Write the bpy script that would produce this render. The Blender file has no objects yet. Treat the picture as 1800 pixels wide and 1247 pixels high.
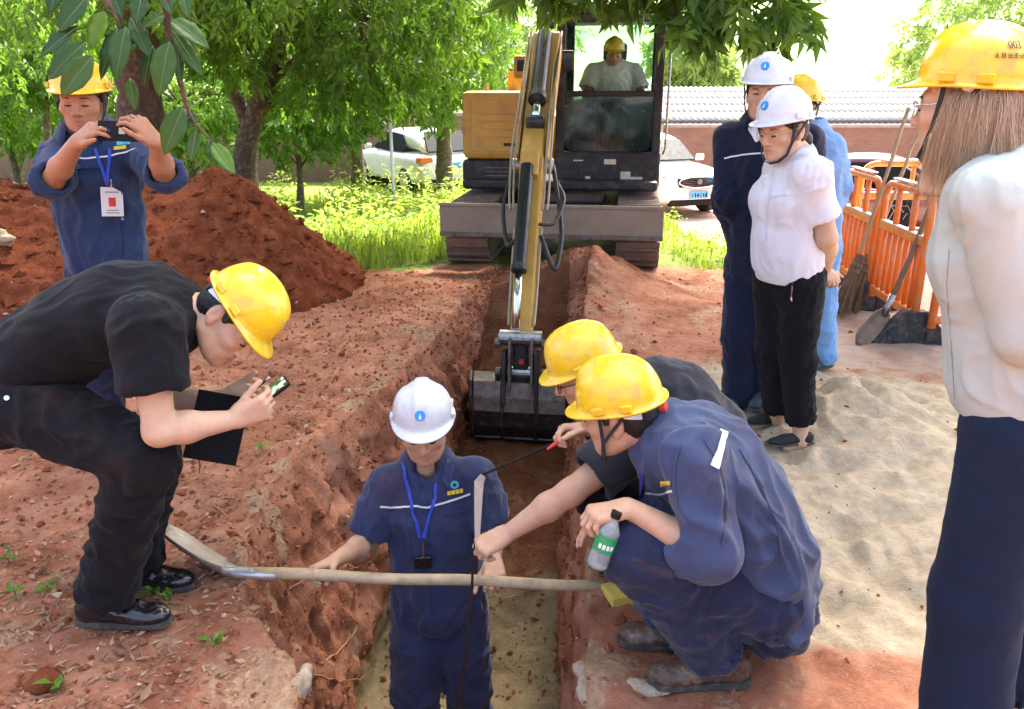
import bpy, bmesh, math, random
import numpy as np
from mathutils import Vector, Matrix
from mathutils.bvhtree import BVHTree
R_ = math.radians
random.seed(7); rng = np.random.default_rng(11)
sc = bpy.context.scene; col = sc.collection
# ---------------------------------------------------------------- camera
FPX, W0, H0, PITCH, CAMZ = 1400.0, 1800.0, 1247.0, R_(18.32), 1.6
cam_d = bpy.data.cameras.new('camera'); cam = bpy.data.objects.new('camera', cam_d); col.objects.link(cam)
cam_d.sensor_width = 36; cam_d.lens = 36 * FPX / W0; cam_d.clip_start = .05; cam_d.clip_end = 2000
cam.location = (0, 0, CAMZ); cam.rotation_euler = (R_(90) - PITCH, 0, 0); sc.camera = cam
# ---------------------------------------------------------------- sky, sun, exposure
SUN_EL, SUN_AZ = R_(58), R_(-24)          # azimuth measured from +Y towards -X: the sun stands behind the scene
w = bpy.data.worlds.new('World'); sc.world = w; w.use_nodes = True
nt = w.node_tree; bgn = nt.nodes['Background']
sky = nt.nodes.new('ShaderNodeTexSky'); sky.sky_type = 'NISHITA'; sky.sun_disc = False
sky.sun_elevation = SUN_EL; sky.sun_rotation = -SUN_AZ; sky.air_density = .6; sky.dust_density = 7.0; sky.ozone_density = .3
nt.links.new(sky.outputs[0], bgn.inputs[0]); bgn.inputs[1].default_value = .15
sd = bpy.data.lights.new('sun', 'SUN'); sd.energy = 2.7; sd.angle = R_(7); sd.color = (1, .95, .86)
so = bpy.data.objects.new('sun', sd); col.objects.link(so)
sv = Vector((-math.sin(SUN_AZ)*-1*math.cos(SUN_EL), math.cos(SUN_AZ)*math.cos(SUN_EL), math.sin(SUN_EL)))
sv = Vector((math.sin(-SUN_AZ)*math.cos(SUN_EL), math.cos(SUN_AZ)*math.cos(SUN_EL), math.sin(SUN_EL)))
so.rotation_euler = (-sv).to_track_quat('-Z', 'Y').to_euler(); so.location = sv * 30
sc.view_settings.view_transform = 'Standard'; sc.view_settings.look = 'None'
sc.view_settings.gamma = 1; sc.view_settings.use_curve_mapping = False
sc.view_settings.exposure = 3.0
# ---------------------------------------------------------------- helpers
CT, ST = math.cos(PITCH), math.sin(PITCH)
A3 = lambda *p: np.array(p, float)
def ray(u, v):
    x, y = (u - 900) / FPX, (v - 623.5) / FPX
    return A3(x, CT - y * ST, -ST - y * CT)
def at(u, v, Y):                       # a point of the photograph at forward distance Y
    d = ray(u, v); return A3(0, 0, CAMZ) + d * (Y / d[1])
def onz(u, v, z=0.0):                  # a point of the photograph at height z
    d = ray(u, v); return A3(0, 0, CAMZ) + d * ((z - CAMZ) / d[2])
def nrm(a): a = np.asarray(a, float); return a / (np.linalg.norm(a) + 1e-12)
def cdir(r, u, b):                     # direction given as right, up, towards-viewer of the tilted view
    return nrm(A3(r, u * ST - b * CT, u * CT + b * ST))
# ---- noise
_perm = np.random.default_rng(5).permutation(256).astype(np.int32); _perm = np.concatenate([_perm, _perm])
_grad = np.random.default_rng(6).normal(size=(256, 3)); _grad /= np.linalg.norm(_grad, axis=1)[:, None]
def perlin(P):
    P = np.asarray(P, float); i = np.floor(P).astype(int); f = P - i; i &= 255
    u = f * f * f * (f * (f * 6 - 15) + 10); out = 0
    for dx in (0, 1):
        for dy in (0, 1):
            for dz in (0, 1):
                h = _perm[_perm[_perm[(i[:, 0] + dx) & 255] + ((i[:, 1] + dy) & 255)] + ((i[:, 2] + dz) & 255)]
                g = (_grad[h] * (f - (dx, dy, dz))).sum(1)
                wx = u[:, 0] if dx else 1 - u[:, 0]; wy = u[:, 1] if dy else 1 - u[:, 1]; wz = u[:, 2] if dz else 1 - u[:, 2]
                out = out + g * wx * wy * wz
    return out * 1.5
def fbm(P, o=4, g=.5):
    s = 0; a = 1; P = np.asarray(P, float)
    for k in range(o): s = s + a * perlin(P * 2 ** k + 17.3 * k); a *= g
    return s
def sst(x, a, b): t = np.clip((x - a) / (b - a), 0, 1); return t * t * (3 - 2 * t)
# ---- mesh linking
def mesh_np(name, V, Fs, smooth=True):
    me = bpy.data.meshes.new(name); V = np.asarray(V, np.float32)
    me.vertices.add(len(V)); me.vertices.foreach_set('co', V.ravel())
    if not isinstance(Fs, (list, tuple)): Fs = [Fs]
    Fs = [np.asarray(f, np.int32) for f in Fs if len(f)]
    tot = np.concatenate([np.full(len(f), f.shape[1], np.int32) for f in Fs]); li = np.concatenate([f.ravel() for f in Fs])
    me.loops.add(len(li)); me.loops.foreach_set('vertex_index', li)
    me.polygons.add(len(tot)); st = np.concatenate([[0], np.cumsum(tot)[:-1]]).astype(np.int32)
    me.polygons.foreach_set('loop_start', st)
    try: me.polygons.foreach_set('loop_total', tot)
    except Exception: pass
    me.polygons.foreach_set('use_smooth', np.full(len(tot), smooth, bool))
    me.update(calc_edges=True); me.validate(); return me
def link(name, me, m=None, parent=None):
    o = bpy.data.objects.new(name, me); col.objects.link(o)
    if m is not None: 
        for x in (m if isinstance(m, (list, tuple)) else [m]): me.materials.append(x)
    if parent is not None: o.parent = parent; o.matrix_parent_inverse = parent.matrix_basis.inverted()
    return o
def tag(o, label=None, cat=None, group=None, kind=None):
    for k, v in (('label', label), ('category', cat), ('group', group), ('kind', kind)):
        if v: o[k] = v
    return o
def thing(name, loc, label, cat, group=None, rz=0):
    o = bpy.data.objects.new(name, None); col.objects.link(o); o.location = tuple(loc); o.rotation_euler = (0, 0, rz); o.empty_display_size = .1
    return tag(o, label, cat, group)
def copy_tree(o, parent=None):
    c = o.copy(); col.objects.link(c); c.parent = parent
    for ch in o.children: copy_tree(ch, c)
    return c
class MB:                              # collects shapes into ONE mesh
    def __init__(s): s.v = []; s.f = []
    def add(s, V, F):
        o = len(s.v); s.v += [tuple(p) for p in V]; s.f += [tuple(i + o for i in f) for f in F]; return s
    def box(s, c, d, M=None, top=(1, 1)):
        x, y, z = d[0] / 2, d[1] / 2, d[2] / 2; a, b = top
        V = [(-x, -y, -z), (x, -y, -z), (x, y, -z), (-x, y, -z), (-x * a, -y * b, z), (x * a, -y * b, z), (x * a, y * b, z), (-x * a, y * b, z)]
        V = [np.array(p) if M is None else np.asarray(M) @ np.array(p) for p in V]
        return s.add([p + np.asarray(c, float) for p in V], [(3, 2, 1, 0), (4, 5, 6, 7), (0, 1, 5, 4), (1, 2, 6, 5), (2, 3, 7, 6), (3, 0, 4, 7)])
    def tube(s, pts, r, n=8, caps=True, flat=None):
        pts = [np.asarray(p, float) for p in pts]; m = len(pts); rs = r if hasattr(r, '__len__') else [r] * m
        T = [nrm(pts[min(i + 1, m - 1)] - pts[max(i - 1, 0)]) for i in range(m)]
        up = A3(0, 0, 1) if abs(T[0][2]) < .9 else A3(1, 0, 0)
        V = []; F = []; a = nrm(np.cross(T[0], up))
        for i in range(m):
            a = nrm(a - T[i] * a.dot(T[i])); b = np.cross(T[i], a)
            for k in range(n):
                q = 2 * math.pi * k / n; V.append(pts[i] + rs[i] * (a * math.cos(q) + b * math.sin(q) * (flat or 1)))
        for i in range(m - 1):
            for k in range(n):
                F.append((i * n + k, i * n + (k + 1) % n, (i + 1) * n + (k + 1) % n, (i + 1) * n + k))
        if caps: F.append(tuple(range(n))[::-1]); F.append(tuple((m - 1) * n + k for k in range(n)))
        return s.add(V, F)
    def prism(s, poly, ax, t0, t1):     # polygon in the two other axes, extruded along axis ax from t0 to t1
        n = len(poly); V = []
        for t in (t0, t1):
            for p in poly:
                q = list(p); q.insert(ax, t); V.append(q)
        F = [tuple(range(n)), tuple(range(2 * n - 1, n - 1, -1))] + [(i, i + n, (i + 1) % n + n, (i + 1) % n) for i in range(n)]
        return s.add(V, F)
    def disc(s, c, nrmv, r, t=.003, n=20):
        c = np.asarray(c, float); d = nrm(nrmv); return s.tube([c - d * t / 2, c + d * t / 2], r, n)
    def build(s, name, m, parent=None, bevel=0, smooth=False, seg=2, local=None):
        me = bpy.data.meshes.new(name); me.from_pydata(s.v, [], s.f)
        b = bmesh.new(); b.from_mesh(me); bmesh.ops.recalc_face_normals(b, faces=b.faces); b.to_mesh(me); b.free()
        for p in me.polygons: p.use_smooth = smooth
        o = link(name, me, m, parent)
        if bevel:
            md = o.modifiers.new('bevel', 'BEVEL'); md.width = bevel; md.segments = seg; md.limit_method = 'ANGLE'; md.angle_limit = R_(40); md.harden_normals = False
        if smooth == 'auto' or (bevel and smooth is None): pass
        return o
# ---- signed-distance modelling
def cone(a, b, ra, rb=None):
    a = np.asarray(a, float); b = np.asarray(b, float); rb = ra if rb is None else rb; ba = b - a; L = ba.dot(ba) + 1e-12; m = max(ra, rb)
    def fn(X, Y, Z):
        px, py, pz = X - a[0], Y - a[1], Z - a[2]
        t = np.clip((px * ba[0] + py * ba[1] + pz * ba[2]) / L, 0, 1)
        return np.sqrt((px - t * ba[0]) ** 2 + (py - t * ba[1]) ** 2 + (pz - t * ba[2]) ** 2) - (ra + (rb - ra) * t)
    return fn, np.minimum(a, b) - m, np.maximum(a, b) + m
def econe(a, b, wa, wb, side):
    a = np.asarray(a, float); b = np.asarray(b, float); ba = b - a; L = ba.dot(ba) + 1e-12; ax = nrm(ba)
    s = nrm(np.asarray(side) - ax * np.dot(side, ax)); f = np.cross(ax, s); m = max(*wa, *wb)
    def fn(X, Y, Z):
        px, py, pz = X - a[0], Y - a[1], Z - a[2]
        t = np.clip((px * ba[0] + py * ba[1] + pz * ba[2]) / L, 0, 1)
        ox, oy, oz = px - t * ba[0], py - t * ba[1], pz - t * ba[2]
        W = wa[0] + (wb[0] - wa[0]) * t; D = wa[1] + (wb[1] - wa[1]) * t
        cs = ox * s[0] + oy * s[1] + oz * s[2]; cf = ox * f[0] + oy * f[1] + oz * f[2]; ca = ox * ax[0] + oy * ax[1] + oz * ax[2]
        q = np.sqrt((cs / W) ** 2 + (cf / D) ** 2 + (ca / np.minimum(W, D)) ** 2) + 1e-6
        l = np.sqrt(ox ** 2 + oy ** 2 + oz ** 2)
        return np.where(q < .3, (q - 1) * np.minimum(W, D), l * (1 - 1 / q))
    return fn, np.minimum(a, b) - m, np.maximum(a, b) + m
def ell(c, r, M=None):
    c = np.asarray(c, float); r = np.asarray(r, float); M = np.eye(3) if M is None else np.asarray(M); m = r.max()   # M columns are local axes
    def fn(X, Y, Z):
        px, py, pz = X - c[0], Y - c[1], Z - c[2]
        q = [(px * M[0, i] + py * M[1, i] + pz * M[2, i]) / r[i] for i in range(3)]
        k = np.sqrt(q[0] ** 2 + q[1] ** 2 + q[2] ** 2) + 1e-6; l = np.sqrt(px ** 2 + py ** 2 + pz ** 2)
        return np.where(k < .3, (k - 1) * r.min(), l * (1 - 1 / k))
    return fn, c - m, c + m
def PR(p, k=.02, op='u', cuts=()): return (p, k, op, cuts)
def sdf_mesh(prims, h, off=0.0):
    lo = np.min([p[0][1] for p in prims if p[2] == 'u'], 0) - 3 * h - off; hi = np.max([p[0][2] for p in prims if p[2] == 'u'], 0) + 3 * h + off
    n = np.ceil((hi - lo) / h).astype(int) + 1; ax = [lo[i] + h * np.arange(n[i]) for i in range(3)]
    F = np.full(n, .2, np.float32)
    for (fn, a, b), k, op, cuts in prims:
        i0 = np.clip(((a - lo - off - k - 2 * h) / h).astype(int), 0, n - 1); i1 = np.clip(((b - lo + off + k + 2 * h) / h).astype(int) + 2, 1, n)
        sl = tuple(slice(i0[i], i1[i]) for i in range(3))
        if any(i1 <= i0): continue
        X = ax[0][sl[0]][:, None, None].astype(np.float32); Y = ax[1][sl[1]][None, :, None].astype(np.float32); Z = ax[2][sl[2]][None, None, :].astype(np.float32)
        d = fn(X, Y, Z) - (off if op == 'u' else 0)
        for c, nn in cuts:
            nn = nrm(nn); d = np.maximum(d, (X - c[0]) * nn[0] + (Y - c[1]) * nn[1] + (Z - c[2]) * nn[2])
        g = F[sl]
        if op == 'u':
            hh = np.maximum(k - np.abs(g - d), 0) / k; F[sl] = np.minimum(g, d) - hh * hh * k * .25
        else:
            d = -d; hh = np.maximum(k - np.abs(g - d), 0) / k; F[sl] = np.maximum(g, d) + hh * hh * k * .25
    s = F < 0
    c = sum(s[dx:n[0] - 1 + dx, dy:n[1] - 1 + dy, dz:n[2] - 1 + dz].astype(np.int8) for dx in (0, 1) for dy in (0, 1) for dz in (0, 1))
    act = (c > 0) & (c < 8); I, J, K = np.nonzero(act); idx = np.full(act.shape, -1, np.int32); idx[I, J, K] = np.arange(len(I))
    cv = {(x, y, z): F[I + x, J + y, K + z] for x in (0, 1) for y in (0, 1) for z in (0, 1)}
    pos = np.zeros((len(I), 3)); cnt = np.zeros(len(I))
    for p in cv:
        for d in range(3):
            if p[d] == 0:
                q = list(p); q[d] = 1; va, vb = cv[p], cv[tuple(q)]; m = (va < 0) != (vb < 0)
                t = np.where(m, va / np.where(m, va - vb, 1), 0); pp = np.tile(np.array(p, float), (len(I), 1)); pp[:, d] += t
                pos += pp * m[:, None]; cnt += m
    V = lo + h * (np.stack([I, J, K], 1) + pos / cnt[:, None])
    Q = []
    for d in range(3):
        a1, a2 = (d + 1) % 3, (d + 2) % 3
        s0 = [slice(1, -1)] * 3; s1 = [slice(1, -1)] * 3; s0[d] = slice(0, -1); s1[d] = slice(1, None)
        m = s[tuple(s0)] != s[tuple(s1)]; ijk = np.stack(np.nonzero(m), 1); 
        if not len(ijk): continue
        base = ijk + 1; base[:, d] -= 1
        neg = s[tuple(base.T)]
        def cell(o1, o2):
            q = base.copy(); q[:, a1] -= o1; q[:, a2] -= o2; return idx[q[:, 0], q[:, 1], q[:, 2]]
        q = np.stack([cell(1, 1), cell(0, 1), cell(0, 0), cell(1, 0)], 1)
        q[~neg] = q[~neg][:, ::-1]; Q.append(q)
    Q = np.concatenate(Q); Q = Q[(Q >= 0).all(1)]
    return V, Q
def vnormals(V, Q):
    n = np.cross(V[Q[:, 2]] - V[Q[:, 0]], V[Q[:, 3]] - V[Q[:, 1]]); N = np.zeros_like(V)
    for k in range(4): np.add.at(N, Q[:, k], n)
    return N / (np.linalg.norm(N, axis=1)[:, None] + 1e-12)
def relax(V, Q, it=2, a=.5):
    for _ in range(it):
        S = np.zeros_like(V); c = np.zeros(len(V))
        for k in range(4):
            for j in (1, 3): np.add.at(S, Q[:, k], V[Q[:, (k + j) % 4]]); np.add.at(c, Q[:, k], 1)
        V = V + a * (S / c[:, None] - V)
    return V
def join_np(parts):
    V = []; Q = []; o = 0
    for v, q in parts: V.append(v); Q.append(q + o); o += len(v)
    return np.concatenate(V), np.concatenate(Q)
# ---------------------------------------------------------------- materials
def newmat(name):
    m = bpy.data.materials.new(name); m.use_nodes = True; t = m.node_tree; b = t.nodes['Principled BSDF']; return m, t, b
def nd(t, ty, **kw):
    n = t.nodes.new(ty)
    for k, v in kw.items():
        if k.startswith('i_'): n.inputs[k[2:].replace('_', ' ')].default_value = v
        else: setattr(n, k, v)
    return n
def noise(t, scale, detail=4, rough=.55, vec=None, dist=0):
    n = nd(t, 'ShaderNodeTexNoise'); n.inputs['Scale'].default_value = scale; n.inputs['Detail'].default_value = detail; n.inputs['Roughness'].default_value = rough; n.inputs['Distortion'].default_value = dist
    if vec is not None: t.links.new(vec, n.inputs['Vector'])
    return n.outputs['Fac']
def ramp(t, fac, stops):
    r = nd(t, 'ShaderNodeValToRGB'); e = r.color_ramp.elements
    while len(e) < len(stops): e.new(.5)
    for x, (p, c) in zip(e, stops): x.position = p; x.color = (*c, 1) if hasattr(c, '__len__') else (c, c, c, 1)
    t.links.new(fac, r.inputs[0]); return r.outputs[0]
def mixc(t, fac, a, b, mode='MIX'):
    m = nd(t, 'ShaderNodeMix', data_type='RGBA', blend_type=mode)
    for i, x in ((0, fac), (6, a), (7, b)):
        if hasattr(x, 'is_linked') or isinstance(x, bpy.types.NodeSocket): t.links.new(x, m.inputs[i])
        else: m.inputs[i].default_value = x if i == 0 else (*x, 1)
    return m.outputs[2]
def bump(t, b, h, strength=.3, dist=.01, prev=None):
    n = nd(t, 'ShaderNodeBump'); n.inputs['Strength'].default_value = strength; n.inputs['Distance'].default_value = dist
    t.links.new(h, n.inputs['Height'])
    if prev is not None: t.links.new(prev, n.inputs['Normal'])
    t.links.new(n.outputs[0], b.inputs['Normal']); return n.outputs[0]
def objco(t): return nd(t, 'ShaderNodeTexCoord').outputs['Object']
def mul(c, k): return tuple(min(1, x * k) for x in c)
def paint(name, c, rough=.4, var=.25, metal=0, scale=6, dirt=None, spec=.5, bumpk=.05, coat=0):
    m, t, b = newmat(name); co = objco(t)
    k = noise(t, scale, 6, .65, co); cc = ramp(t, k, [(.25, mul(c, 1 - var)), (.75, mul(c, 1 + var * .5))])
    if dirt: cc = mixc(t, ramp(t, noise(t, scale * 2.3, 8, .7, co, .4), [(.48, 0), (.68, 1)]), cc, dirt)
    t.links.new(cc, b.inputs['Base Color']); b.inputs['Metallic'].default_value = metal; b.inputs['Specular IOR Level'].default_value = spec
    t.links.new(ramp(t, noise(t, scale * 3, 5, .6, co), [(.3, max(.03, rough - .12)), (.7, min(1, rough + .15))]), b.inputs['Roughness'])
    if coat: b.inputs['Coat Weight'].default_value = coat; b.inputs['Coat Roughness'].default_value = .08
    if bumpk: bump(t, b, noise(t, scale * 8, 4, .6, co), bumpk, .004)
    return m
def cloth(name, c, var=.22, rough=.92, fine=260, sheen=.15, bk=.35, soil=None):
    m, t, b = newmat(name); co = objco(t)
    k = noise(t, 7, 5, .6, co, .3); cc = ramp(t, k, [(.25, mul(c, 1 - var)), (.75, mul(c, 1 + var))])
    if soil: cc = mixc(t, ramp(t, noise(t, 5.5, 7, .72, co, .5), [(.54, 0), (.78, soil)]), cc, (.20, .10, .065))
    t.links.new(cc, b.inputs['Base Color']); b.inputs['Roughness'].default_value = rough; b.inputs['Specular IOR Level'].default_value = .2
    b.inputs['Sheen Weight'].default_value = sheen; b.inputs['Sheen Roughness'].default_value = .5
    n1 = bump(t, b, noise(t, 38, 4, .55, co, .8), bk, .006); bump(t, b, noise(t, fine, 2, .5, co), .25, .0012, n1)
    return m
def skinmat(name, c):
    m, t, b = newmat(name); co = objco(t); a = nd(t, 'ShaderNodeVertexColor', layer_name='tint')
    cc = ramp(t, noise(t, 22, 5, .6, co), [(.3, mul(c, .88)), (.7, mul(c, 1.08))])
    cc = mixc(t, 1.0, cc, a.outputs[0], 'MULTIPLY'); t.links.new(cc, b.inputs['Base Color'])
    b.inputs['Roughness'].default_value = .55; b.inputs['Specular IOR Level'].default_value = .35
    b.inputs['Subsurface Weight'].default_value = .05; b.inputs['Subsurface Radius'].default_value = (.012, .004, .002); b.inputs['Subsurface Scale'].default_value = 1
    bump(t, b, noise(t, 320, 3, .5, co), .12, .0008); return m
def leafmat(name, c1, c2, trans=.45, rough=.45, spec=.4):
    m, t, b = newmat(name); co = objco(t); out = t.nodes['Material Output']
    a = nd(t, 'ShaderNodeVertexColor', layer_name='tint')
    sep = nd(t, 'ShaderNodeSeparateColor'); t.links.new(a.outputs[0], sep.inputs[0])
    cc = mixc(t, sep.outputs[0], c1, c2)
    t.links.new(cc, b.inputs['Base Color']); b.inputs['Roughness'].default_value = rough; b.inputs['Specular IOR Level'].default_value = spec
    tr = nd(t, 'ShaderNodeBsdfTranslucent'); tc = mixc(t, .5, cc, (c2[0] * 1.3, c2[1] * 1.25, c2[2] * .4)); t.links.new(tc, tr.inputs[0])
    mx = nd(t, 'ShaderNodeMixShader'); mx.inputs[0].default_value = trans
    t.links.new(b.outputs[0], mx.inputs[1]); t.links.new(tr.outputs[0], mx.inputs[2]); t.links.new(mx.outputs[0], out.inputs[0]); return m
def glassmat(name, tint=(.85, .95, .93), alpha=.25, rough=.03, c=(.02, .03, .03)):
    m, t, b = newmat(name); out = t.nodes['Material Output']
    b.inputs['Base Color'].default_value = (*c, 1); b.inputs['Roughness'].default_value = rough; b.inputs['Specular IOR Level'].default_value = .6
    tr = nd(t, 'ShaderNodeBsdfTransparent'); tr.inputs[0].default_value = (*tint, 1)
    fr = nd(t, 'ShaderNodeFresnel'); fr.inputs[0].default_value = 1.5
    k = nd(t, 'ShaderNodeMath', operation='MAXIMUM'); k.inputs[1].default_value = alpha; t.links.new(fr.outputs[0], k.inputs[0])
    mx = nd(t, 'ShaderNodeMixShader'); t.links.new(k.outputs[0], mx.inputs[0]); t.links.new(tr.outputs[0], mx.inputs[1]); t.links.new(b.outputs[0], mx.inputs[2])
    t.links.new(mx.outputs[0], out.inputs[0]); return m
def set_tint(me, colr):                # per-point colour attribute 'tint'
    a = me.color_attributes.new('tint', 'FLOAT_COLOR', 'POINT'); colr = np.asarray(colr, np.float32)
    c = np.ones((len(me.vertices), 4), np.float32); c[:, :colr.shape[1]] = colr; a.data.foreach_set('color', c.ravel())
M = {}
M['yellow_hat'] = paint('yellow_hat', (.84, .56, .012), .28, .10, scale=9, bumpk=.06, coat=.35, dirt=(.60, .38, .06))
M['white_hat'] = paint('white_hat', (.66, .69, .71), .3, .05, scale=9, bumpk=.05, coat=.3, dirt=(.60, .62, .62))
M['navy'] = cloth('navy_cloth', (.018, .026, .075)); M['navy_blue'] = cloth('navy_blue_cloth', (.031, .039, .092), soil=.35); M['navy_worn'] = cloth('navy_worn_cloth', (.048, .066, .130), .3, soil=.22); M['navy_lapel'] = cloth('navy_lapel_cloth', (.036, .046, .125)); M['navy_steel'] = cloth('navy_steel_cloth', (.022, .040, .095), .25)
M['navy_dark'] = cloth('navy_dark_cloth', (.008, .012, .032)); M['navy_trouser'] = cloth('navy_trouser_cloth', (.014, .019, .048), .35, soil=.55); M['black'] = cloth('black_cloth', (.005, .005, .007), sheen=.03); M['charcoal'] = cloth('charcoal_cloth', (.0065, .0065, .008), .2, sheen=.04, soil=.12)
M['black_jersey'] = cloth('black_jersey', (.0065, .007, .009), sheen=.05); M['grey_jersey'] = cloth('grey_jersey', (.020, .021, .027))
M['white_shirt'] = cloth('white_shirt', (.66, .67, .69), .03, sheen=0, bk=.12); M['white_tee'] = cloth('white_tee', (.70, .68, .60), .08); M['cream'] = cloth('cream_cloth', (.44, .50, .455), .02, sheen=.0, bk=.08)
M['blue_shirt'] = cloth('blue_shirt', (.20, .36, .60), .12); M['jeans'] = cloth('jeans', (.16, .34, .62), .2); M['slate'] = cloth('slate_cloth', (.010, .018, .040), .06, sheen=.03, bk=.1)
M['skin'] = skinmat('skin', (.55, .325, .205)); M['skin_pale'] = skinmat('skin_pale', (.58, .37, .24)); M['skin_dark'] = skinmat('skin_tanned', (.43, .215, .12))
M['hair'] = paint('hair', (.012, .010, .009), .5, .3, scale=60, bumpk=.4); M['hair_brown'] = paint('hair_brown', (.33, .20, .095), .42, .45, scale=30, bumpk=.1)

def strandmat():
    m, t, b = newmat('hair_strand'); a = nd(t, 'ShaderNodeVertexColor', layer_name='tint'); sp = nd(t, 'ShaderNodeSeparateColor'); t.links.new(a.outputs[0], sp.inputs[0]); t.links.new(mixc(t, sp.outputs[0], (.34, .225, .125), (.80, .62, .42)), b.inputs['Base Color']); b.inputs['Roughness'].default_value = .33; return m
M['hair_strand'] = strandmat()
M['leather'] = paint('black_leather', (.010, .010, .011), .22, .3, scale=14, spec=.7, bumpk=.1); M['brown_leather'] = paint('brown_leather', (.085, .045, .028), .5, .4, scale=14, dirt=(.22, .15, .10), bumpk=.15)
M['suede'] = paint('suede', (.016, .016, .016), .9, .3, scale=30); M['sole'] = paint('sole', (.035, .04, .038), .8, .3, scale=20, dirt=(.16, .10, .06)); M['sneaker'] = paint('sneaker', (.025, .045, .055), .7, .3, scale=20)
M['gold'] = paint('gold', (.75, .55, .2), .3, .1, 1.0); M['steel'] = paint('steel', (.42, .43, .42), .38, .3, 1.0, 14, dirt=(.25, .20, .15)); M['chrome'] = paint('chrome', (.8, .82, .84), .12, .05, 1.0)
M['strap'] = paint('strap', (.02, .022, .028), .7, .2, scale=40); M['red'] = paint('red_plastic', (.70, .045, .03), .4, .1); M['white_plastic'] = paint('white_plastic', (.74, .76, .76), .4, .06)
M['badge_blue'] = paint('badge_blue', (.02, .27, .68), .35, .05, bumpk=0); M['teal'] = paint('teal_thread', (.08, .45, .55), .8, .15); M['thread_yellow'] = paint('yellow_thread', (.75, .55, .05), .8, .2); M['piping'] = paint('pale_piping', (.72, .72, .70), .6, .08)
M['reflect'] = paint('reflective_tape', (.66, .70, .62), .35, .08); M['blue_strap'] = paint('blue_strap', (.02, .06, .42), .6, .15); M['dark'] = paint('dark_plastic', (.006, .006, .007), .6, .2, bumpk=.02, spec=.25); M['button'] = paint('button', (.28, .28, .28), .4, .1)
M['black_text'] = paint('black_print', (.03, .028, .02), .5, .1, bumpk=0); M['lash'] = paint('lash', (.012, .009, .008), .6, .1, bumpk=0)
# ---------------------------------------------------------------- ground with the trench
TY = np.array([-8, 0, 1.75, 1.95, 2.2, 2.6, 3.4, 4.2, 5.2, 6.0, 6.8, 300.])
TL = np.array([-.55, -.55, -.58, -.64, -.86, -1.04, -.98, -.72, -.50, -.40, -.30, -.30])
TLF = np.array([-.45, -.45, -.48, -.5, -.6, -.68, -.7, -.52, -.34, -.28, -.12, -.12])
TRF = np.array([.12, .12, .13, .14, .16, .2, .25, .3, .38, .42, .48, .48])
TR = np.array([.2, .2, .2, .22, .25, .28, .34, .42, .50, .56, .70, .70])
def base_z(x, y):
    s = np.clip((y - 7.9) / 6.3, 0, 1); s = s * s * (3 - 2 * s) * .35 + s * .65
    pad = sst(x, -1.6, -.9) * (1 - sst(x, 1.9, 2.4)) * (1 - sst(y, 10.2, 12)); z = -.95 * s * (1 - pad)
    P = np.stack([x, y, x * 0], 1)
    z = z + .030 * fbm(P * .9, 3) + .012 * fbm(P * 4.2, 3) * (1 - .6 * sst(y, 8, 12))
    nr = (1 - sst(y, 6.5, 8)) * (1 - .8 * sst(x, .5, .9)); z = z + nr * (.010 * (1 - np.abs(perlin(P * 9 + 4)) * 2.4).clip(-.5, 1) + .009 * fbm(P * 19, 2))
    rp = np.exp(-(((x - .62) / .50) ** 2 + ((y - 6.75) / .42) ** 2)); z = z + .30 * rp * (1 + .25 * fbm(P * 5, 3))
    sp = np.exp(-(((x - 1.72) / .42) ** 2 + ((y - 3.75) / .42) ** 2)); z = z + .17 * sp * (1 + .5 * fbm(P * 4, 3))
    sand = sst(x, .55, .95) * (1 - sst(y, 4.0, 4.7)) * sst(y, 1.6, 2.1); g = perlin(P * (3.6, 5.2, 1)); z = z + sand * (.030 * (1 - np.abs(g) * 2.5).clip(-.7, 1) + .026 * (1 - np.abs(perlin(P * (6.1, 4.7, 1) + 11 + .8 * perlin(P * 2.2)[:, None])) * 3).clip(-.2, 1) * sst(perlin(P * 1.7 + 3), -.1, .4) + .016 * fbm(P * 13, 4))
    return z
def floor_z(y):
    return np.interp(y, [-9, 3.3, 3.9, 4.6, 5.6, 6.2, 6.6], [-1.17, -1.17, -1.02, -.90, -.80, -.42, 0])
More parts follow.
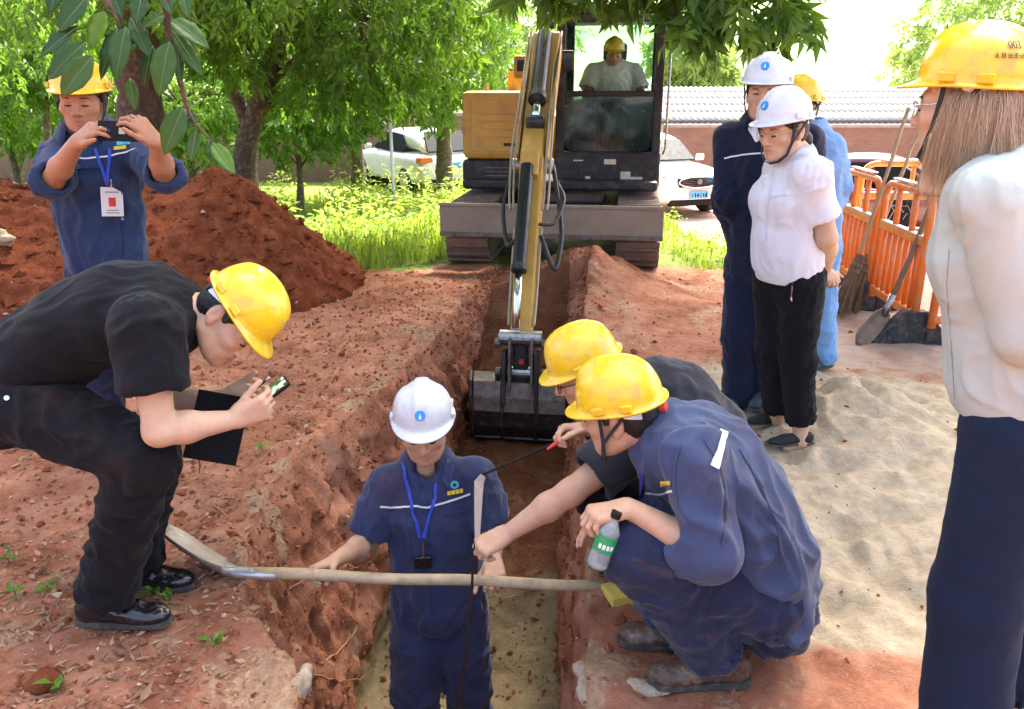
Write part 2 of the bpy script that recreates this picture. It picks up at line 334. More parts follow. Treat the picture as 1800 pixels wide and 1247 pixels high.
def make_ground():
    ys = np.concatenate([np.linspace(-8, .4, 12), np.arange(.5, 7.4, .021), np.arange(7.42, 12, .09), 12 * 1.045 ** np.arange(0, 70)])
    d = np.concatenate([np.linspace(0, 1.2, 76), 1.2 + np.linspace(.018, 2.2, 62), 3.4 * 1.16 ** np.arange(1, 26)]); d[0] = 0
    s1 = np.linspace(0, 1, 46)[1:]; s2 = np.linspace(0, 1, 34)[1:-1]; s3 = np.linspace(0, 1, 36)[:-1]
    L, LF, RF, R = (np.interp(ys, TY, a) for a in (TL, TLF, TRF, TR)); wob = .05 * fbm(np.stack([ys * 2.1, ys * 0, ys * 0], 1), 3); wob2 = .03 * fbm(np.stack([ys * 2.7, ys * 0 + 5, ys * 0], 1), 3)
    L = L + wob; LF = LF + wob * .6; R = R + wob2; RF = RF + wob2 * .6; rows = []; seg = []
    for j, y in enumerate(ys):
        rows.append(np.concatenate([L[j] - d[::-1], L[j] + (LF[j] - L[j]) * s1, LF[j] + (RF[j] - LF[j]) * s2, RF[j] + (R[j] - RF[j]) * s3, R[j] + d]))
    X = np.array(rows); ny, nx = X.shape; Yg = np.repeat(ys[:, None], nx, 1); x, y = X.ravel(), Yg.ravel(); nd_ = len(d)
    tr = np.concatenate([np.zeros(nd_), s1, np.ones(len(s2)), 1 - s3, np.zeros(nd_)]); TRm = np.repeat(tr[None], ny, 0).ravel()
    isl = np.zeros(nx); isl[nd_:nd_ + len(s1)] = 1; isl = np.repeat(isl[None], ny, 0).ravel(); isr = np.zeros(nx); isr[-nd_ - len(s3):-nd_] = 1; isr = np.repeat(isr[None], ny, 0).ravel()
    P = np.stack([x, y, x * 0], 1); zb = base_z(x, y); fz = floor_z(y); act = 1 - sst(y, 6.3, 6.7)
    prof = np.where(isl > 0, TRm ** 1.25, np.where(isr > 0, TRm ** .9, TRm))
    z = zb + (fz - zb) * prof * (act > 0) * np.where(y < 6.6, 1, 0)
    wall = (isl + isr) * np.sin(np.pi * np.clip(TRm, 0, 1)) ** .5 * (y < 6.6)
    Pw = np.stack([x, y, z], 1); n1 = fbm(Pw * 5, 4); n2 = fbm(Pw * (14, 14, 9) + 3, 3); str_ = fbm(np.stack([y * 9 + z * 4, z * 2.2, x * 2], 1), 3)
    lip = np.exp(-((x - np.repeat(L, nx)) / .12) ** 2) + np.exp(-((x - np.repeat(R, nx)) / .14) ** 2); lip = lip * (y < 6.6) * (TRm == 0)
    x = x + wall * (np.where(isl > 0, 1, -1) * (.055 * n1 + .03 * str_) + .014 * n2); y2 = y + wall * .03 * n2
    fl = (TRm == 1); z = z + wall * .02 * n2 + fl * (.045 * fbm(P * (3, 3, 1), 3) + .012 * fbm(P * 12, 2)) * (y < 6.4) + lip * (.020 + .03 * n1)
    V = np.stack([x, y2, z], 1); i = np.arange((ny - 1) * nx).reshape(ny - 1, nx)[:, :-1].ravel(); Q = np.stack([i, i + 1, i + nx + 1, i + nx], 1)
    # what the ground is made of: r sand, g dry litter, b paving, a pale crumbled soil
    nz = fbm(P * 1.3 + 7, 4); nz2 = fbm(P * 4 + 3, 3)
    sand = sst(x + .30 * nz + .12 * nz2, .65, .95) * (1 - sst(y + .35 * nz, 4.1, 4.9)) * sst(y + .2 * nz, 1.85, 2.1); sand = np.maximum(sand, (TRm > .93) * sst(-y + .3 * nz, -4.1, -3.6)) ; sand = np.maximum(sand, .45 * sst(x + .3 * nz, .9, 1.4) * (1 - sst(y + .3 * nz, 4.4, 5.2)) * sst(y, 3, 4))
    pave = sst(x + .25 * nz - .12 * (y - 5), 1.75, 2.1) * sst(y + .25 * nz, 4.3, 4.8); pave = np.maximum(pave, sst(x, 2.0, 2.6) * sst(y, 4.6, 5))
    litter = (TRm == 0) * np.clip(.35 + .9 * nz2 * .5 + .5 * nz + .05 * sst(y, 4.4, 6) - .35 * (np.abs(x + 2) < 1.2) * (y > 2.4), 0, 1) * (1 - pave) * (1 - .85 * sand); pale = np.clip(lip * 1.0 - .55 + nz2 * 1.3, 0, 1) * (y < 4) + wall * np.clip(nz2 * 2.2 - .75, 0, .7) * (y < 4.5)
    me = mesh_np('ground', V, Q); a = me.color_attributes.new('zone', 'FLOAT_COLOR', 'POINT'); a.data.foreach_set('color', np.stack([sand, litter, pave, np.clip(pale, 0, 1)], 1).astype(np.float32).ravel())
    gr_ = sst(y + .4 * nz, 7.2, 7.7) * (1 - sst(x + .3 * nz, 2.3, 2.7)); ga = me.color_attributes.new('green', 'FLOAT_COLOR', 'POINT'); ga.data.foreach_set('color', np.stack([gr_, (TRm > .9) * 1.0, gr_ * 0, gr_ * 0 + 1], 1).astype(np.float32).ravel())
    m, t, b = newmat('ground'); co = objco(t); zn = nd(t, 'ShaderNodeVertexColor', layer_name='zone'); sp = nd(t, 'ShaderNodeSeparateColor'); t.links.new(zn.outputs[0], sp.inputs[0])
    red = ramp(t, noise(t, 5, 9, .68, co, .3), [(.28, (.205, .070, .034)), (.5, (.365, .145, .080)), (.72, (.485, .25, .155))]); red = mixc(t, ramp(t, noise(t, 55, 4, .7, co), [(.52, 0), (.7, .8)]), red, (.40, .21, .13))
    red = mixc(t, 1.0, red, ramp(t, noise(t, 1.1, 4, .6, co, .6), [(.32, (.66, .60, .56)), (.5, (1, 1, 1)), (.68, (1.0, 1.12, 1.2))]), 'MULTIPLY')
    lit = ramp(t, noise(t, 38, 6, .7, co, 1.2), [(.32, (.20, .085, .045)), (.5, (.36, .20, .115)), (.68, (.50, .36, .24))])
    snd = ramp(t, noise(t, 16, 8, .7, co), [(.3, (.36, .27, .175)), (.7, (.54, .44, .30))]); pv = ramp(t, noise(t, 3.5, 8, .65, co), [(.3, (.34, .20, .145)), (.7, (.46, .36, .29))]); pl = ramp(t, noise(t, 45, 5, .7, co), [(.3, (.28, .13, .07)), (.7, (.46, .32, .20))])
    edge = lambda s, k: ramp(t, mixv(t, s, noise(t, k, 5, .7, co)), [(.46, 0), (.58, 1)])
    gw = nd(t, 'ShaderNodeVertexColor', layer_name='green'); gs = nd(t, 'ShaderNodeSeparateColor'); t.links.new(gw.outputs[0], gs.inputs[0]); grn = ramp(t, noise(t, 6, 6, .7, co), [(.3, (.06, .09, .018)), (.7, (.16, .20, .04))]); c = mixc(t, edge(sp.outputs[1], 30), red, lit); c = mixc(t, edge(gs.outputs[0], 8), c, grn); c = mixc(t, edge(zn.outputs[1], 40), c, pl); c = mixc(t, edge(sp.outputs[2], 9), c, pv); c = mixc(t, ramp(t, mixv(t, sp.outputs[0], noise(t, 9, 8, .75, co)), [(.36, 0), (.66, 1)]), c, snd)
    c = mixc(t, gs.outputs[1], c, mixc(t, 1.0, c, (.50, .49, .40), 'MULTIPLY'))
    t.links.new(c, b.inputs['Base Color']); b.inputs['Roughness'].default_value = .95; b.inputs['Specular IOR Level'].default_value = .15
    n1 = bump(t, b, noise(t, 22, 8, .72, co, .4), .7, .03); bump(t, b, noise(t, 130, 4, .7, co), .5, .005, n1)
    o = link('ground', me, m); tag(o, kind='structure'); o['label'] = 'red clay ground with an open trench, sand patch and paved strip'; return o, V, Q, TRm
def mixv(t, s, n):
    k = nd(t, 'ShaderNodeMath', operation='MULTIPLY_ADD'); t.links.new(n, k.inputs[0]); k.inputs[1].default_value = .62; a = nd(t, 'ShaderNodeMath', operation='MULTIPLY_ADD'); t.links.new(s, a.inputs[0]); a.inputs[1].default_value = .62; a.inputs[2].default_value = -.10; t.links.new(a.outputs[0], k.inputs[2]); return k.outputs[0]
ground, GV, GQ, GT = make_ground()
_sel = GQ[(GV[GQ[:, 0], 1] > .5) & (GV[GQ[:, 0], 1] < 30) & (np.abs(GV[GQ[:, 0], 0]) < 25)]
GB = BVHTree.FromPolygons(GV.tolist(), _sel.tolist())
def gz(x, y):
    p, n, i, d = GB.ray_cast(Vector((x, y, 6)), Vector((0, 0, -1))); return (p.z, np.array(n)) if p is not None else (0.0, A3(0, 0, 1))
# ---- soil heaps
def heap(name, label, cones, x0, x1, y0, y1, st, m, seed):
    xs = np.arange(x0, x1, st); ys = np.arange(y0, y1, st); X, Y = np.meshgrid(xs, ys); x, y = X.ravel(), Y.ravel(); P = np.stack([x, y, x * 0 + seed], 1); w1 = .22 * fbm(P * 1.1, 3); z = np.full(len(x), -1.)
    for cx, cy, hh, sl in cones:
        d = np.sqrt((x - cx) ** 2 + (y - cy) ** 2) * (1 + .12 * w1 * 4); c = hh - sl * (np.sqrt(d * d + .12) - .34); k = .18; q = np.maximum(k - np.abs(z - c), 0) / k; z = np.maximum(z, c) + q * q * k * .25
    z = z + w1 * .35 + .055 * fbm(P * 5, 4) + .035 * (np.abs(fbm(P * 11, 3))); gr = base_z(x, y); z = np.maximum(z, -.12) + gr * 0 ; z = np.where(z < .02, gr - .12, z)
    P3 = np.stack([x, y, z], 1); x = x + .03 * fbm(P3 * 9 + 4, 3); y = y + .03 * fbm(P3 * 9 + 8, 3)
    nx, ny = len(xs), len(ys); i = np.arange((ny - 1) * nx).reshape(ny - 1, nx)[:, :-1].ravel(); Q = np.stack([i, i + 1, i + nx + 1, i + nx], 1); V = np.stack([x, y, z], 1)
    keep = (z[Q].max(1) > -.1); Q = Q[keep]; o = link(name, mesh_np(name, V, Q), m); return tag(o, label, 'soil heap'), V, Q
def soilmat(name, a, b_, c_):
    m, t, b = newmat(name); co = objco(t); cc = ramp(t, noise(t, 6, 9, .7, co, .4), [(.28, a), (.5, b_), (.74, c_)]); cc = mixc(t, ramp(t, noise(t, 48, 4, .7, co), [(.56, 0), (.72, .7)]), cc, mul(c_, 1.25))
    t.links.new(cc, b.inputs['Base Color']); b.inputs['Roughness'].default_value = .97; b.inputs['Specular IOR Level'].default_value = .1; n1 = bump(t, b, noise(t, 26, 8, .72, co, .4), .8, .03); bump(t, b, noise(t, 140, 3, .7, co), .5, .004, n1); return m
M['soil'] = soilmat('heap_soil', (.10, .022, .010), (.18, .048, .020), (.28, .092, .042))
hp, HV, HQ = heap('soil_heap', 'long heap of dug red soil beside the trees', [(-2.50, 6.75, .92, 1.0), (-2.75, 6.5, .70, .75), (-3.15, 6.9, .80, .66), (-4.35, 6.5, .93, .58), (-5.6, 6.3, .9, .55)], -7.5, -.75, 4.9, 8.6, .03, M['soil'], 2.0)
# ---- clods and stones, uncountable
def scatter_rocks(name, pts, szs, m, seed):
    g = np.random.default_rng(seed); oc = np.array([(1, 0, 0), (-1, 0, 0), (0, 1, 0), (0, -1, 0), (0, 0, 1), (0, 0, -1)], float); of = np.array([(0, 2, 4), (2, 1, 4), (1, 3, 4), (3, 0, 4), (2, 0, 5), (1, 2, 5), (3, 1, 5), (0, 3, 5)])
    n = len(pts); V = oc[None] * g.uniform(.55, 1.25, (n, 6, 1)) + g.normal(0, .18, (n, 6, 3)); th = g.uniform(0, 6.28, n); c, s = np.cos(th), np.sin(th)
    V = np.stack([V[..., 0] * c[:, None] - V[..., 1] * s[:, None], V[..., 0] * s[:, None] + V[..., 1] * c[:, None], V[..., 2] * .75], -1) * szs[:, None, None] + pts[:, None]
    F = of[None] + 6 * np.arange(n)[:, None, None]; o = link(name, mesh_np(name, V.reshape(-1, 3), F.reshape(-1, 3), False), m); return tag(o, kind='stuff')
w_ = np.where((GV[:, 1] > 1) & (GV[:, 1] < 7.2) & (np.abs(GV[:, 0]) < 3.2))[0]; prob = np.where((GT[w_] > .03), 1.0, .55) * np.where(GV[w_, 0] > .7, .12, 1); idx = rng.choice(w_, 22000, p=prob / prob.sum())
tag(scatter_rocks('soil_clods', GV[idx] + rng.normal(0, .006, (22000, 3)), rng.gamma(2.0, .0036, 22000).clip(.003, .035), M['soil'] if False else soilmat('clod_soil', (.16, .048, .02), (.27, .09, .04), (.40, .19, .11)), 3), 'crumbs of red clay strewn over the ground', 'soil')
hsel = np.unique(HQ.ravel()); hi = rng.choice(hsel[HV[hsel, 2] > 0], 3500); tag(scatter_rocks('heap_clods', HV[hi], rng.gamma(2, .011, 3500).clip(.006, .085), M['soil'], 4), 'loose clods lying on the soil heap', 'soil')
hi = rng.choice(hsel[HV[hsel, 2] > 0], 260); tag(scatter_rocks('heap_stones', HV[hi] + (0, 0, .006), rng.gamma(2, .006, 260).clip(.006, .03), paint('heap_stone', (.42, .30, .20), .9, .3, scale=20), 14), 'pale pebbles in the soil heap', 'pebbles')
bi = rng.choice(np.where((GV[:, 1] > 1.8) & (GV[:, 1] < 6.5) & (GV[:, 0] > -3) & (GV[:, 0] < 1) & (GT < .6))[0], 500); tag(scatter_rocks('pale_stones', GV[bi] + (0, 0, .004), rng.gamma(2, .0035, 500).clip(.004, .022), paint('pale_stone', (.50, .38, .27), .9, .3, scale=20), 5), 'pale pebbles and crumbs among the leaves', 'pebbles')
# ---- leaves: one folded leaf shape, many places
def leaf_cloud(name, pos, dirs, nor, L, wd, tint, m, parent=None, droop=.18, kind=None):
    n = len(pos); d = dirs / (np.linalg.norm(dirs, axis=1)[:, None] + 1e-9); nn = nor - d * (nor * d).sum(1)[:, None]; nn /= (np.linalg.norm(nn, axis=1)[:, None] + 1e-9); s = np.cross(d, nn)
    L = L[:, None]; wd = wd[:, None]; a = pos; b = pos + d * L * .42 + s * wd + nn * wd * .35; c = pos + d * L - nn * L * droop; e = pos + d * L * .42 - s * wd + nn * wd * .35; mid = pos + d * L * .45 - nn * L * .02
    V = np.stack([a, b, c, e, mid], 1).reshape(-1, 3); F = (np.array([(0, 4, 1), (1, 4, 2), (0, 3, 4), (3, 2, 4)])[None] + 5 * np.arange(n)[:, None, None]).reshape(-1, 3)
    me = mesh_np(name, V, F, False); set_tint(me, np.repeat(np.stack([tint] * 3, 1), 5, 0)); o = link(name, me, m, parent)
    if kind: o['kind'] = kind
    return o
def litter():
    g = np.random.default_rng(21); n = 26000; u = np.concatenate([g.uniform(-200, 1000, 21000), g.uniform(-200, 1750, 5000)]); v = np.concatenate([g.uniform(470, 1290, 21000), g.uniform(455, 700, 5000)]); P = []; N = []
    for a, b_ in zip(u, v):
        q = onz(a, b_); z, nn = gz(q[0], q[1]); r = perlin(np.array([[q[0] * 1.1, q[1] * 1.1, 3.3]]))[0]
        if q[1] > 4.3 and q[0] > -.6: r += .25
        if z < -.22 or q[1] > 7.6 or (q[0] > .55 and q[1] < 4.4) or (q[0] > 1.9) or g.uniform() > .46 + 1.0 * r: continue
        if q[0] < -1.2 and q[1] > 5.7: continue
        P.append((q[0], q[1], z + .004)); N.append(nn)
    P = np.array(P); N = np.array(N); n = len(P); th = g.uniform(0, 6.28, n); d = np.stack([np.cos(th), np.sin(th), g.normal(0, .22, n)], 1); N = N + g.normal(0, .55, (n, 3)); L = g.gamma(4, .0055, n).clip(.006, .065)
    m = leafmat('dry_leaf', (.18, .085, .045), (.48, .31, .19), .08, .85, .15); o = leaf_cloud('leaf_litter', P, d, N, L, L * g.uniform(.10, .26, n), g.uniform(0, 1, n), m, None, -.12, 'stuff'); tag(o, 'dry brown leaves littering the ground round the trench', 'leaf litter')
litter()
# ---- grass
def grass():
    g = np.random.default_rng(31); n = 95000; x = g.uniform(-12, 3.4, n); y = 6.6 + 13.5 * g.uniform(0, 1, n) ** 1.35; nz = fbm(np.stack([x * .7, y * .7, x * 0], 1), 3)
    k = (y > 7.15 + .5 * nz + 1.0 * np.exp(-((x - .4) / 1.35) ** 4)) & ~((x > 2.5 + .25 * nz) & (y > 5)) & ~((np.abs(x - .5) < 1.1) & (y > 7.6) & (y < 9.9)) & (nz + g.uniform(-.2, .9, n) > -.15); x, y, nz = x[k], y[k], nz[k]; n = len(x)
    z = base_z(x, y); H = (g.gamma(4, .036, n) * (1 + .8 * np.clip(nz, 0, 1)) + .05 * sst(y, 9, 12)).clip(.04, .45); H = H * np.where(x > 1.3, .65, 1); th = g.uniform(0, 6.28, n); ln = g.uniform(.15, .75, n)
    w = H * .022 + .0035; o = np.stack([x, y, z], 1); b = np.stack([np.cos(th), np.sin(th), 0 * th], 1); s = np.stack([-np.sin(th), np.cos(th), 0 * th], 1); up = A3(0, 0, 1)
    p1 = o + up * (H * .55)[:, None] + b * (H * ln * .25)[:, None]; p2 = o + up * (H * (1 - .3 * ln))[:, None] + b * (H * ln * .9)[:, None]
    V = np.stack([o - s * w[:, None], o + s * w[:, None], p1 - s * w[:, None] * .8, p1 + s * w[:, None] * .8, p2], 1).reshape(-1, 3); i = 5 * np.arange(n)[:, None]
    me = mesh_np('grass', V, [i + np.array([[0, 1, 3, 2]]), i + np.array([[2, 3, 4]])], False); set_tint(me, np.repeat(np.stack([g.uniform(0, 1, n)] * 3, 1), 5, 0)); o = link('grass', me, leafmat('grass_blade', (.09, .17, .022), (.26, .36, .05), .45, .6, .2)); tag(o, 'tall sunlit grass and weeds round the excavator', 'grass', kind='stuff')
    n = 26000; x = g.uniform(-10, 3, n); y = 6.8 + 9 * g.uniform(0, 1, n) ** 1.4; nz = fbm(np.stack([x * .9 + 9, y * .9, x * 0], 1), 3); k = (y > 7.2 + .5 * nz + 1.0 * np.exp(-((x - .4) / 1.35) ** 4)) & ~((x > 2.6) & (y > 5)) & ~((np.abs(x - .5) < 1.05) & (y > 7.6) & (y < 9.9)) & (nz > -.1); x, y, nz = x[k], y[k], nz[k]; n = len(x)
    P = np.stack([x, y, base_z(x, y) + g.uniform(.02, .24, n)], 1); o = leaf_cloud('ground_weeds', P, g.normal(0, 1, (n, 3)) * (1, 1, .35), g.normal(0, .4, (n, 3)) + (0, 0, 1), g.uniform(.03, .08, n), g.uniform(.010, .022, n), g.uniform(0, 1, n), leafmat('weed_leaf', (.10, .21, .022), (.30, .42, .06), .45, .6, .2), None, .1, 'stuff'); tag(o, 'broad leaved weeds growing through the grass', 'weeds')
grass()

def undergrowth():
    g = np.random.default_rng(41); C = []
    for _ in range(420):
        x = g.uniform(-10, -.6); y = g.uniform(10.2, 19.5); n = perlin(np.array([[x * .6, y * .6, 8.1]]))[0]
        if n < -.12: continue
        C.append((x, y, float(base_z(np.array([x]), np.array([y]))[0]), g.uniform(.25, .75) * (1 + n)))
    C = np.array(C); k = 62; n = len(C) * k; c = np.repeat(C, k, 0); hh = g.uniform(0, 1, n); r = .30 * (1 - .5 * hh) * g.uniform(0, 1, n) ** .5; a = g.uniform(0, 6.28, n)
    P = np.stack([c[:, 0] + r * np.cos(a), c[:, 1] + r * np.sin(a), c[:, 2] + hh * c[:, 3]], 1); D = np.stack([np.cos(a), np.sin(a), g.uniform(-.3, .8, n)], 1) + g.normal(0, .3, (n, 3))
    o = leaf_cloud('undergrowth', P, D, g.normal(0, .4, (n, 3)) + (0, 0, 1), g.uniform(.06, .15, n), g.uniform(.014, .034, n), g.uniform(0, 1, n), leafmat('undergrowth_leaf', (.12, .22, .03), (.34, .44, .08), .45, .6, .2), None, .15, 'stuff'); tag(o, 'bright leafy undergrowth between the soil heap and the parked white car', 'undergrowth')
undergrowth()
# ---------------------------------------------------------------- trees
M['bark'] = paint('bark', (.10, .07, .045), .95, .5, scale=9, dirt=(.24, .20, .14), bumpk=.9); M['bark_dark'] = paint('dark_bark', (.085, .052, .034), .95, .5, scale=9, dirt=(.16, .12, .08), bumpk=.9); M['twig'] = paint('twig', (.11, .085, .04), .9, .3)
M['leaf_a'] = leafmat('tree_leaf', (.035, .085, .018), (.13, .26, .03), .45, .42, .4); M['leaf_b'] = leafmat('bright_tree_leaf', (.05, .13, .018), (.17, .32, .035), .45, .45, .35); M['leaf_big'] = leafmat('broad_leaf', (.016, .062, .018), (.14, .30, .025), .22, .36, .35); M['leaf_far'] = leafmat('far_leaf', (.10, .19, .05), (.24, .36, .10), .35, .6, .2)
M['rib'] = paint('leaf_rib', (.16, .22, .06), .6, .2)
def sprays(blobs, n, g, L=(.10, .16), per=9, ln=.26, surf=.5, droop=.7):
    vol = np.array([b[3] * b[4] * b[5] for b in blobs]) ** .75; pick = g.choice(len(blobs), n // per, p=vol / vol.sum()); B = np.array(blobs)[pick]
    d = g.normal(size=(len(B), 3)); d /= np.linalg.norm(d, axis=1)[:, None]; r = g.uniform(0, 1, len(B)) ** (1 / 3 * surf); c = B[:, :3] + d * r[:, None] * B[:, 3:6] * (1 + .25 * fbm(B[:, :3] + d * 2.2, 2))[:, None]
    ax = d * .6 + g.normal(0, .45, d.shape) + A3(0, 0, -droop); ax /= np.linalg.norm(ax, axis=1)[:, None]; k = len(B); t = np.tile(np.arange(per) / per, (k, 1)); P = c[:, None] + ax[:, None] * (t * ln)[..., None]
    e = np.cross(ax, g.normal(size=ax.shape)); e /= np.linalg.norm(e, axis=1)[:, None]; sg = np.where(np.arange(per) % 2, 1, -1)[None, :, None]; D = e[:, None] * sg * .9 + ax[:, None] * .7 + g.normal(0, .30, (k, per, 3)) + A3(0, 0, -.35)
    N = np.cross(ax, e)[:, None] + g.normal(0, .35, (k, per, 3)); N = np.where((N[..., 2:3] < 0), -N, N); Ls = g.uniform(*L, (k, per)); tint = np.clip(g.uniform(0, 1, (k, 1)) * .7 + g.uniform(0, .45, (k, per)), 0, 1)
    return P.reshape(-1, 3), D.reshape(-1, 3), N.reshape(-1, 3), Ls.ravel(), tint.ravel(), c
def limb(mb, pts, r0, r1, g, n=9, sub=6, wob=.03):
    pts = [np.asarray(p, float) for p in pts]; Q = []
    for i in range(len(pts) - 1):
        for k in range(sub): Q.append(pts[i] + (pts[i + 1] - pts[i]) * k / sub)
    Q.append(pts[-1]); Q = np.array(Q)
    for _ in range(3): Q[1:-1] = (Q[:-2] + 2 * Q[1:-1] + Q[2:]) / 4
    Q[1:-1] += g.normal(0, wob * r0, (len(Q) - 2, 3)); rs = np.linspace(r0, r1, len(Q)) * (1 + .07 * g.normal(size=len(Q))); mb.tube(list(Q), list(rs), n)
def tree(name, label, base, limbs, blobs, n, seed, leaf, bark, L=(.10, .16), wr=.22, group=None, per=9, ln=.26, surf=.5, twigs=60, droop=.7):
    g = np.random.default_rng(seed); root = thing(name, base, label, 'tree', group); mb = MB()
    for pts, r0, r1 in limbs: limb(mb, pts, r0, r1, g, 12 if r0 > .08 else 7)
    P, D, N, Ls, tint, c = sprays(blobs, n, g, L, per, ln, surf, droop)
    ends = np.array([pts[-1] for pts, _, _ in limbs] + [pts[-2] for pts, _, _ in limbs])
    for q in c[g.choice(len(c), min(twigs, len(c)), False)]:
        e = ends[np.argmin(((ends - q) ** 2).sum(1))]; limb(mb, [e, (e + q) / 2 + A3(0, 0, .15 * np.linalg.norm(e - q)), q], .018, .004, g, 5, 4)
    mb.build('trunk', M[bark], root, smooth=True); leaf_cloud('crown', P, D, N, Ls, Ls * wr, tint, M[leaf], root); return root
def T(u, v, Y): return tuple(at(u, v, Y))
def bl(u, v, Y, rx, ry, rz): return (*at(u, v, Y), rx, ry, rz)
G0 = lambda u, Y, z: A3(at(u, 300, Y)[0], Y, z)
# big dark trunk behind the photographer
b = G0(247, 8.0, -.1); tree('shade_tree', 'tree with a thick dark straight trunk rising behind the soil heap', b, [([b - A3(0, 0, .1), T(247, 200, 8.0), T(245, 90, 8.0), T(238, -80, 8.0), T(232, -300, 8.1)], .235, .16), ([T(238, -60, 8), T(330, -180, 7.6), T(470, -250, 7.2)], .09, .03), ([T(238, -80, 8), T(130, -190, 7.8), T(20, -230, 7.6)], .09, .03)],
     [bl(90, -150, 7.8, 1.5, 1.4, .95), bl(400, -190, 7.4, 1.7, 1.6, .95), bl(250, -330, 8, 2.2, 2, 1.0), bl(30, 60, 9.5, .9, .8, .55), bl(190, 30, 9.6, .7, .7, .45)], 15000, 1, 'leaf_a', 'bark_dark', L=(.06, .14))
# forked tree
b = G0(430, 9.2, -.25); tree('forked_tree', 'forked tree with a pale streaked trunk above the tip of the soil heap', b, [([b - A3(0, 0, .2), T(428, 290, 9.2), T(440, 225, 9.2), T(470, 150, 9.1), T(500, 40, 9.0), T(520, -80, 9.0)], .165, .06), ([T(440, 228, 9.2), T(415, 170, 9.2), T(385, 100, 9.1), T(350, 20, 9.0)], .085, .03), ([T(470, 150, 9.1), T(540, 90, 8.9), T(630, 40, 8.6)], .06, .02), ([T(455, 190, 9.2), T(440, 110, 9.3), T(430, 10, 9.3)], .06, .02), ([T(385, 100, 9.1), T(330, 60, 9.3), T(290, 20, 9.4)], .04, .015)],
     [bl(430, 30, 9.2, 1.05, 1.0, .62), bl(560, 60, 9.0, 1.0, 1.0, .75), bl(680, 30, 8.6, .9, .9, .8), bl(640, 120, 9.2, .75, .8, .45), bl(330, 20, 9.2, .65, .7, .55), bl(500, -100, 9, 2.0, 1.6, .8), bl(760, 10, 9.4, .5, .7, .5), bl(545, 150, 9.6, .5, .6, .35)], 26000, 2, 'leaf_a', 'bark', L=(.05, .125), ln=.2)
for i, (u, Y, z, r, lab, sd_, bb) in enumerate(((628, 20, -.95, .20, 'slim tree standing to one side of the white car, away from the excavator', 3, [bl(620, 110, 19, 1.9, 1.6, 1.35), bl(540, 130, 18.5, 1.4, 1.4, 1.0), bl(690, 120, 18, 1.4, 1.2, .95), bl(600, 20, 19, 2.3, 2, 1.3)]), (781, 18.6, -.95, .21, 'tree whose trunk stands in front of the white car', 4, [bl(770, 120, 17.6, 1.35, 1.3, 1.1), bl(810, 60, 18, 1.1, 1.3, 1.3), bl(720, 60, 17.6, 1.3, 1.3, 1.2), bl(780, -30, 18, 1.9, 1.6, 1.3)]))):
    b = G0(u, Y, z); tree('slim_tree', lab, b, [([b - A3(0, 0, .15), G0(u, Y, .3), G0(u + 2, Y, 1.1), G0(u + 6, Y, 2.2), G0(u + 10, Y, 3.4)], r, .09), ([G0(u, Y, .9), G0(u - 40, Y - .3, 1.6), G0(u - 90, Y - .6, 2.3)], .08, .03), ([G0(u, Y, 1.0), G0(u + 35, Y - .3, 1.7), G0(u + 80, Y - .6, 2.4)], .08, .03)], bb, 15000, sd_, 'leaf_b', 'bark', L=(.07, .19), group='slim trees by the car park', ln=.34)
# thin trees and undergrowth at the far left
b = G0(82, 12, -.7); tree('thin_tree', 'thin young tree with a bare stem behind the photographer', b, [([b - A3(0, 0, .1), T(82, 230, 12), T(80, 150, 12), T(78, 60, 12)], .055, .03)], [bl(60, 60, 12, .9, .9, .75), bl(110, 110, 12, .65, .6, .45), bl(20, 130, 12, .6, .6, .5), bl(10, 10, 12, .9, .8, .7)], 10000, 5, 'leaf_a', 'bark', L=(.06, .14))
for i, (u, Y, sd_, lab, bb, lf, nn) in enumerate(((20, 15.5, 11, 'sunlit bushy tree at the far end of the undergrowth', [bl(30, 90, 15.5, 1.4, 1.2, 1.5), bl(-60, 60, 15, 1.4, 1.2, 1.6), bl(20, 190, 15.5, 1.2, 1.2, .7)], 'leaf_b', 5500), (330, 16, 12, 'sunlit bush seen between the thick trunk and the forked tree', [bl(330, 120, 16, 1.5, 1.1, 1.2), bl(350, 215, 16, 1.2, 1, .6), bl(270, 190, 16.5, 1.2, 1, .8)], 'leaf_b', 5500), (520, 17, 13, 'bush growing along the brown wall behind the forked tree', [bl(520, 200, 17, 1.3, 1.0, .85), bl(580, 170, 17.5, 1.1, 1.0, .8), bl(470, 130, 17, 1.1, .9, .9)], 'leaf_b', 5000), (860, 27, 14, 'pale green tree beyond the wall behind the excavator', [bl(850, 60, 27, 2.2, 2, 2.4), bl(900, 120, 27, 1.5, 1.5, 1.6), bl(940, 20, 28, 1.7, 1.6, 2)], 'leaf_far', 7000), (170, 17.5, 15, 'sunlit bushy tree beyond the thin young tree', [bl(150, 130, 17.5, 1.5, 1.1, 1.3), bl(190, 230, 17.5, 1.4, 1.0, .6), bl(120, 40, 18, 1.7, 1.2, 1.2)], 'leaf_b', 5500))):
    b = G0(u, Y, -.95); tree('bushy_tree', lab, b, [([b - A3(0, 0, .1), b + A3(.1, 0, 1), b + A3(.0, 0, 2.3)], .09, .04)], bb, int(nn * 1.6), sd_, lf, 'bark', L=(.07, .20), ln=.34, group='sunlit bushes behind the trees')
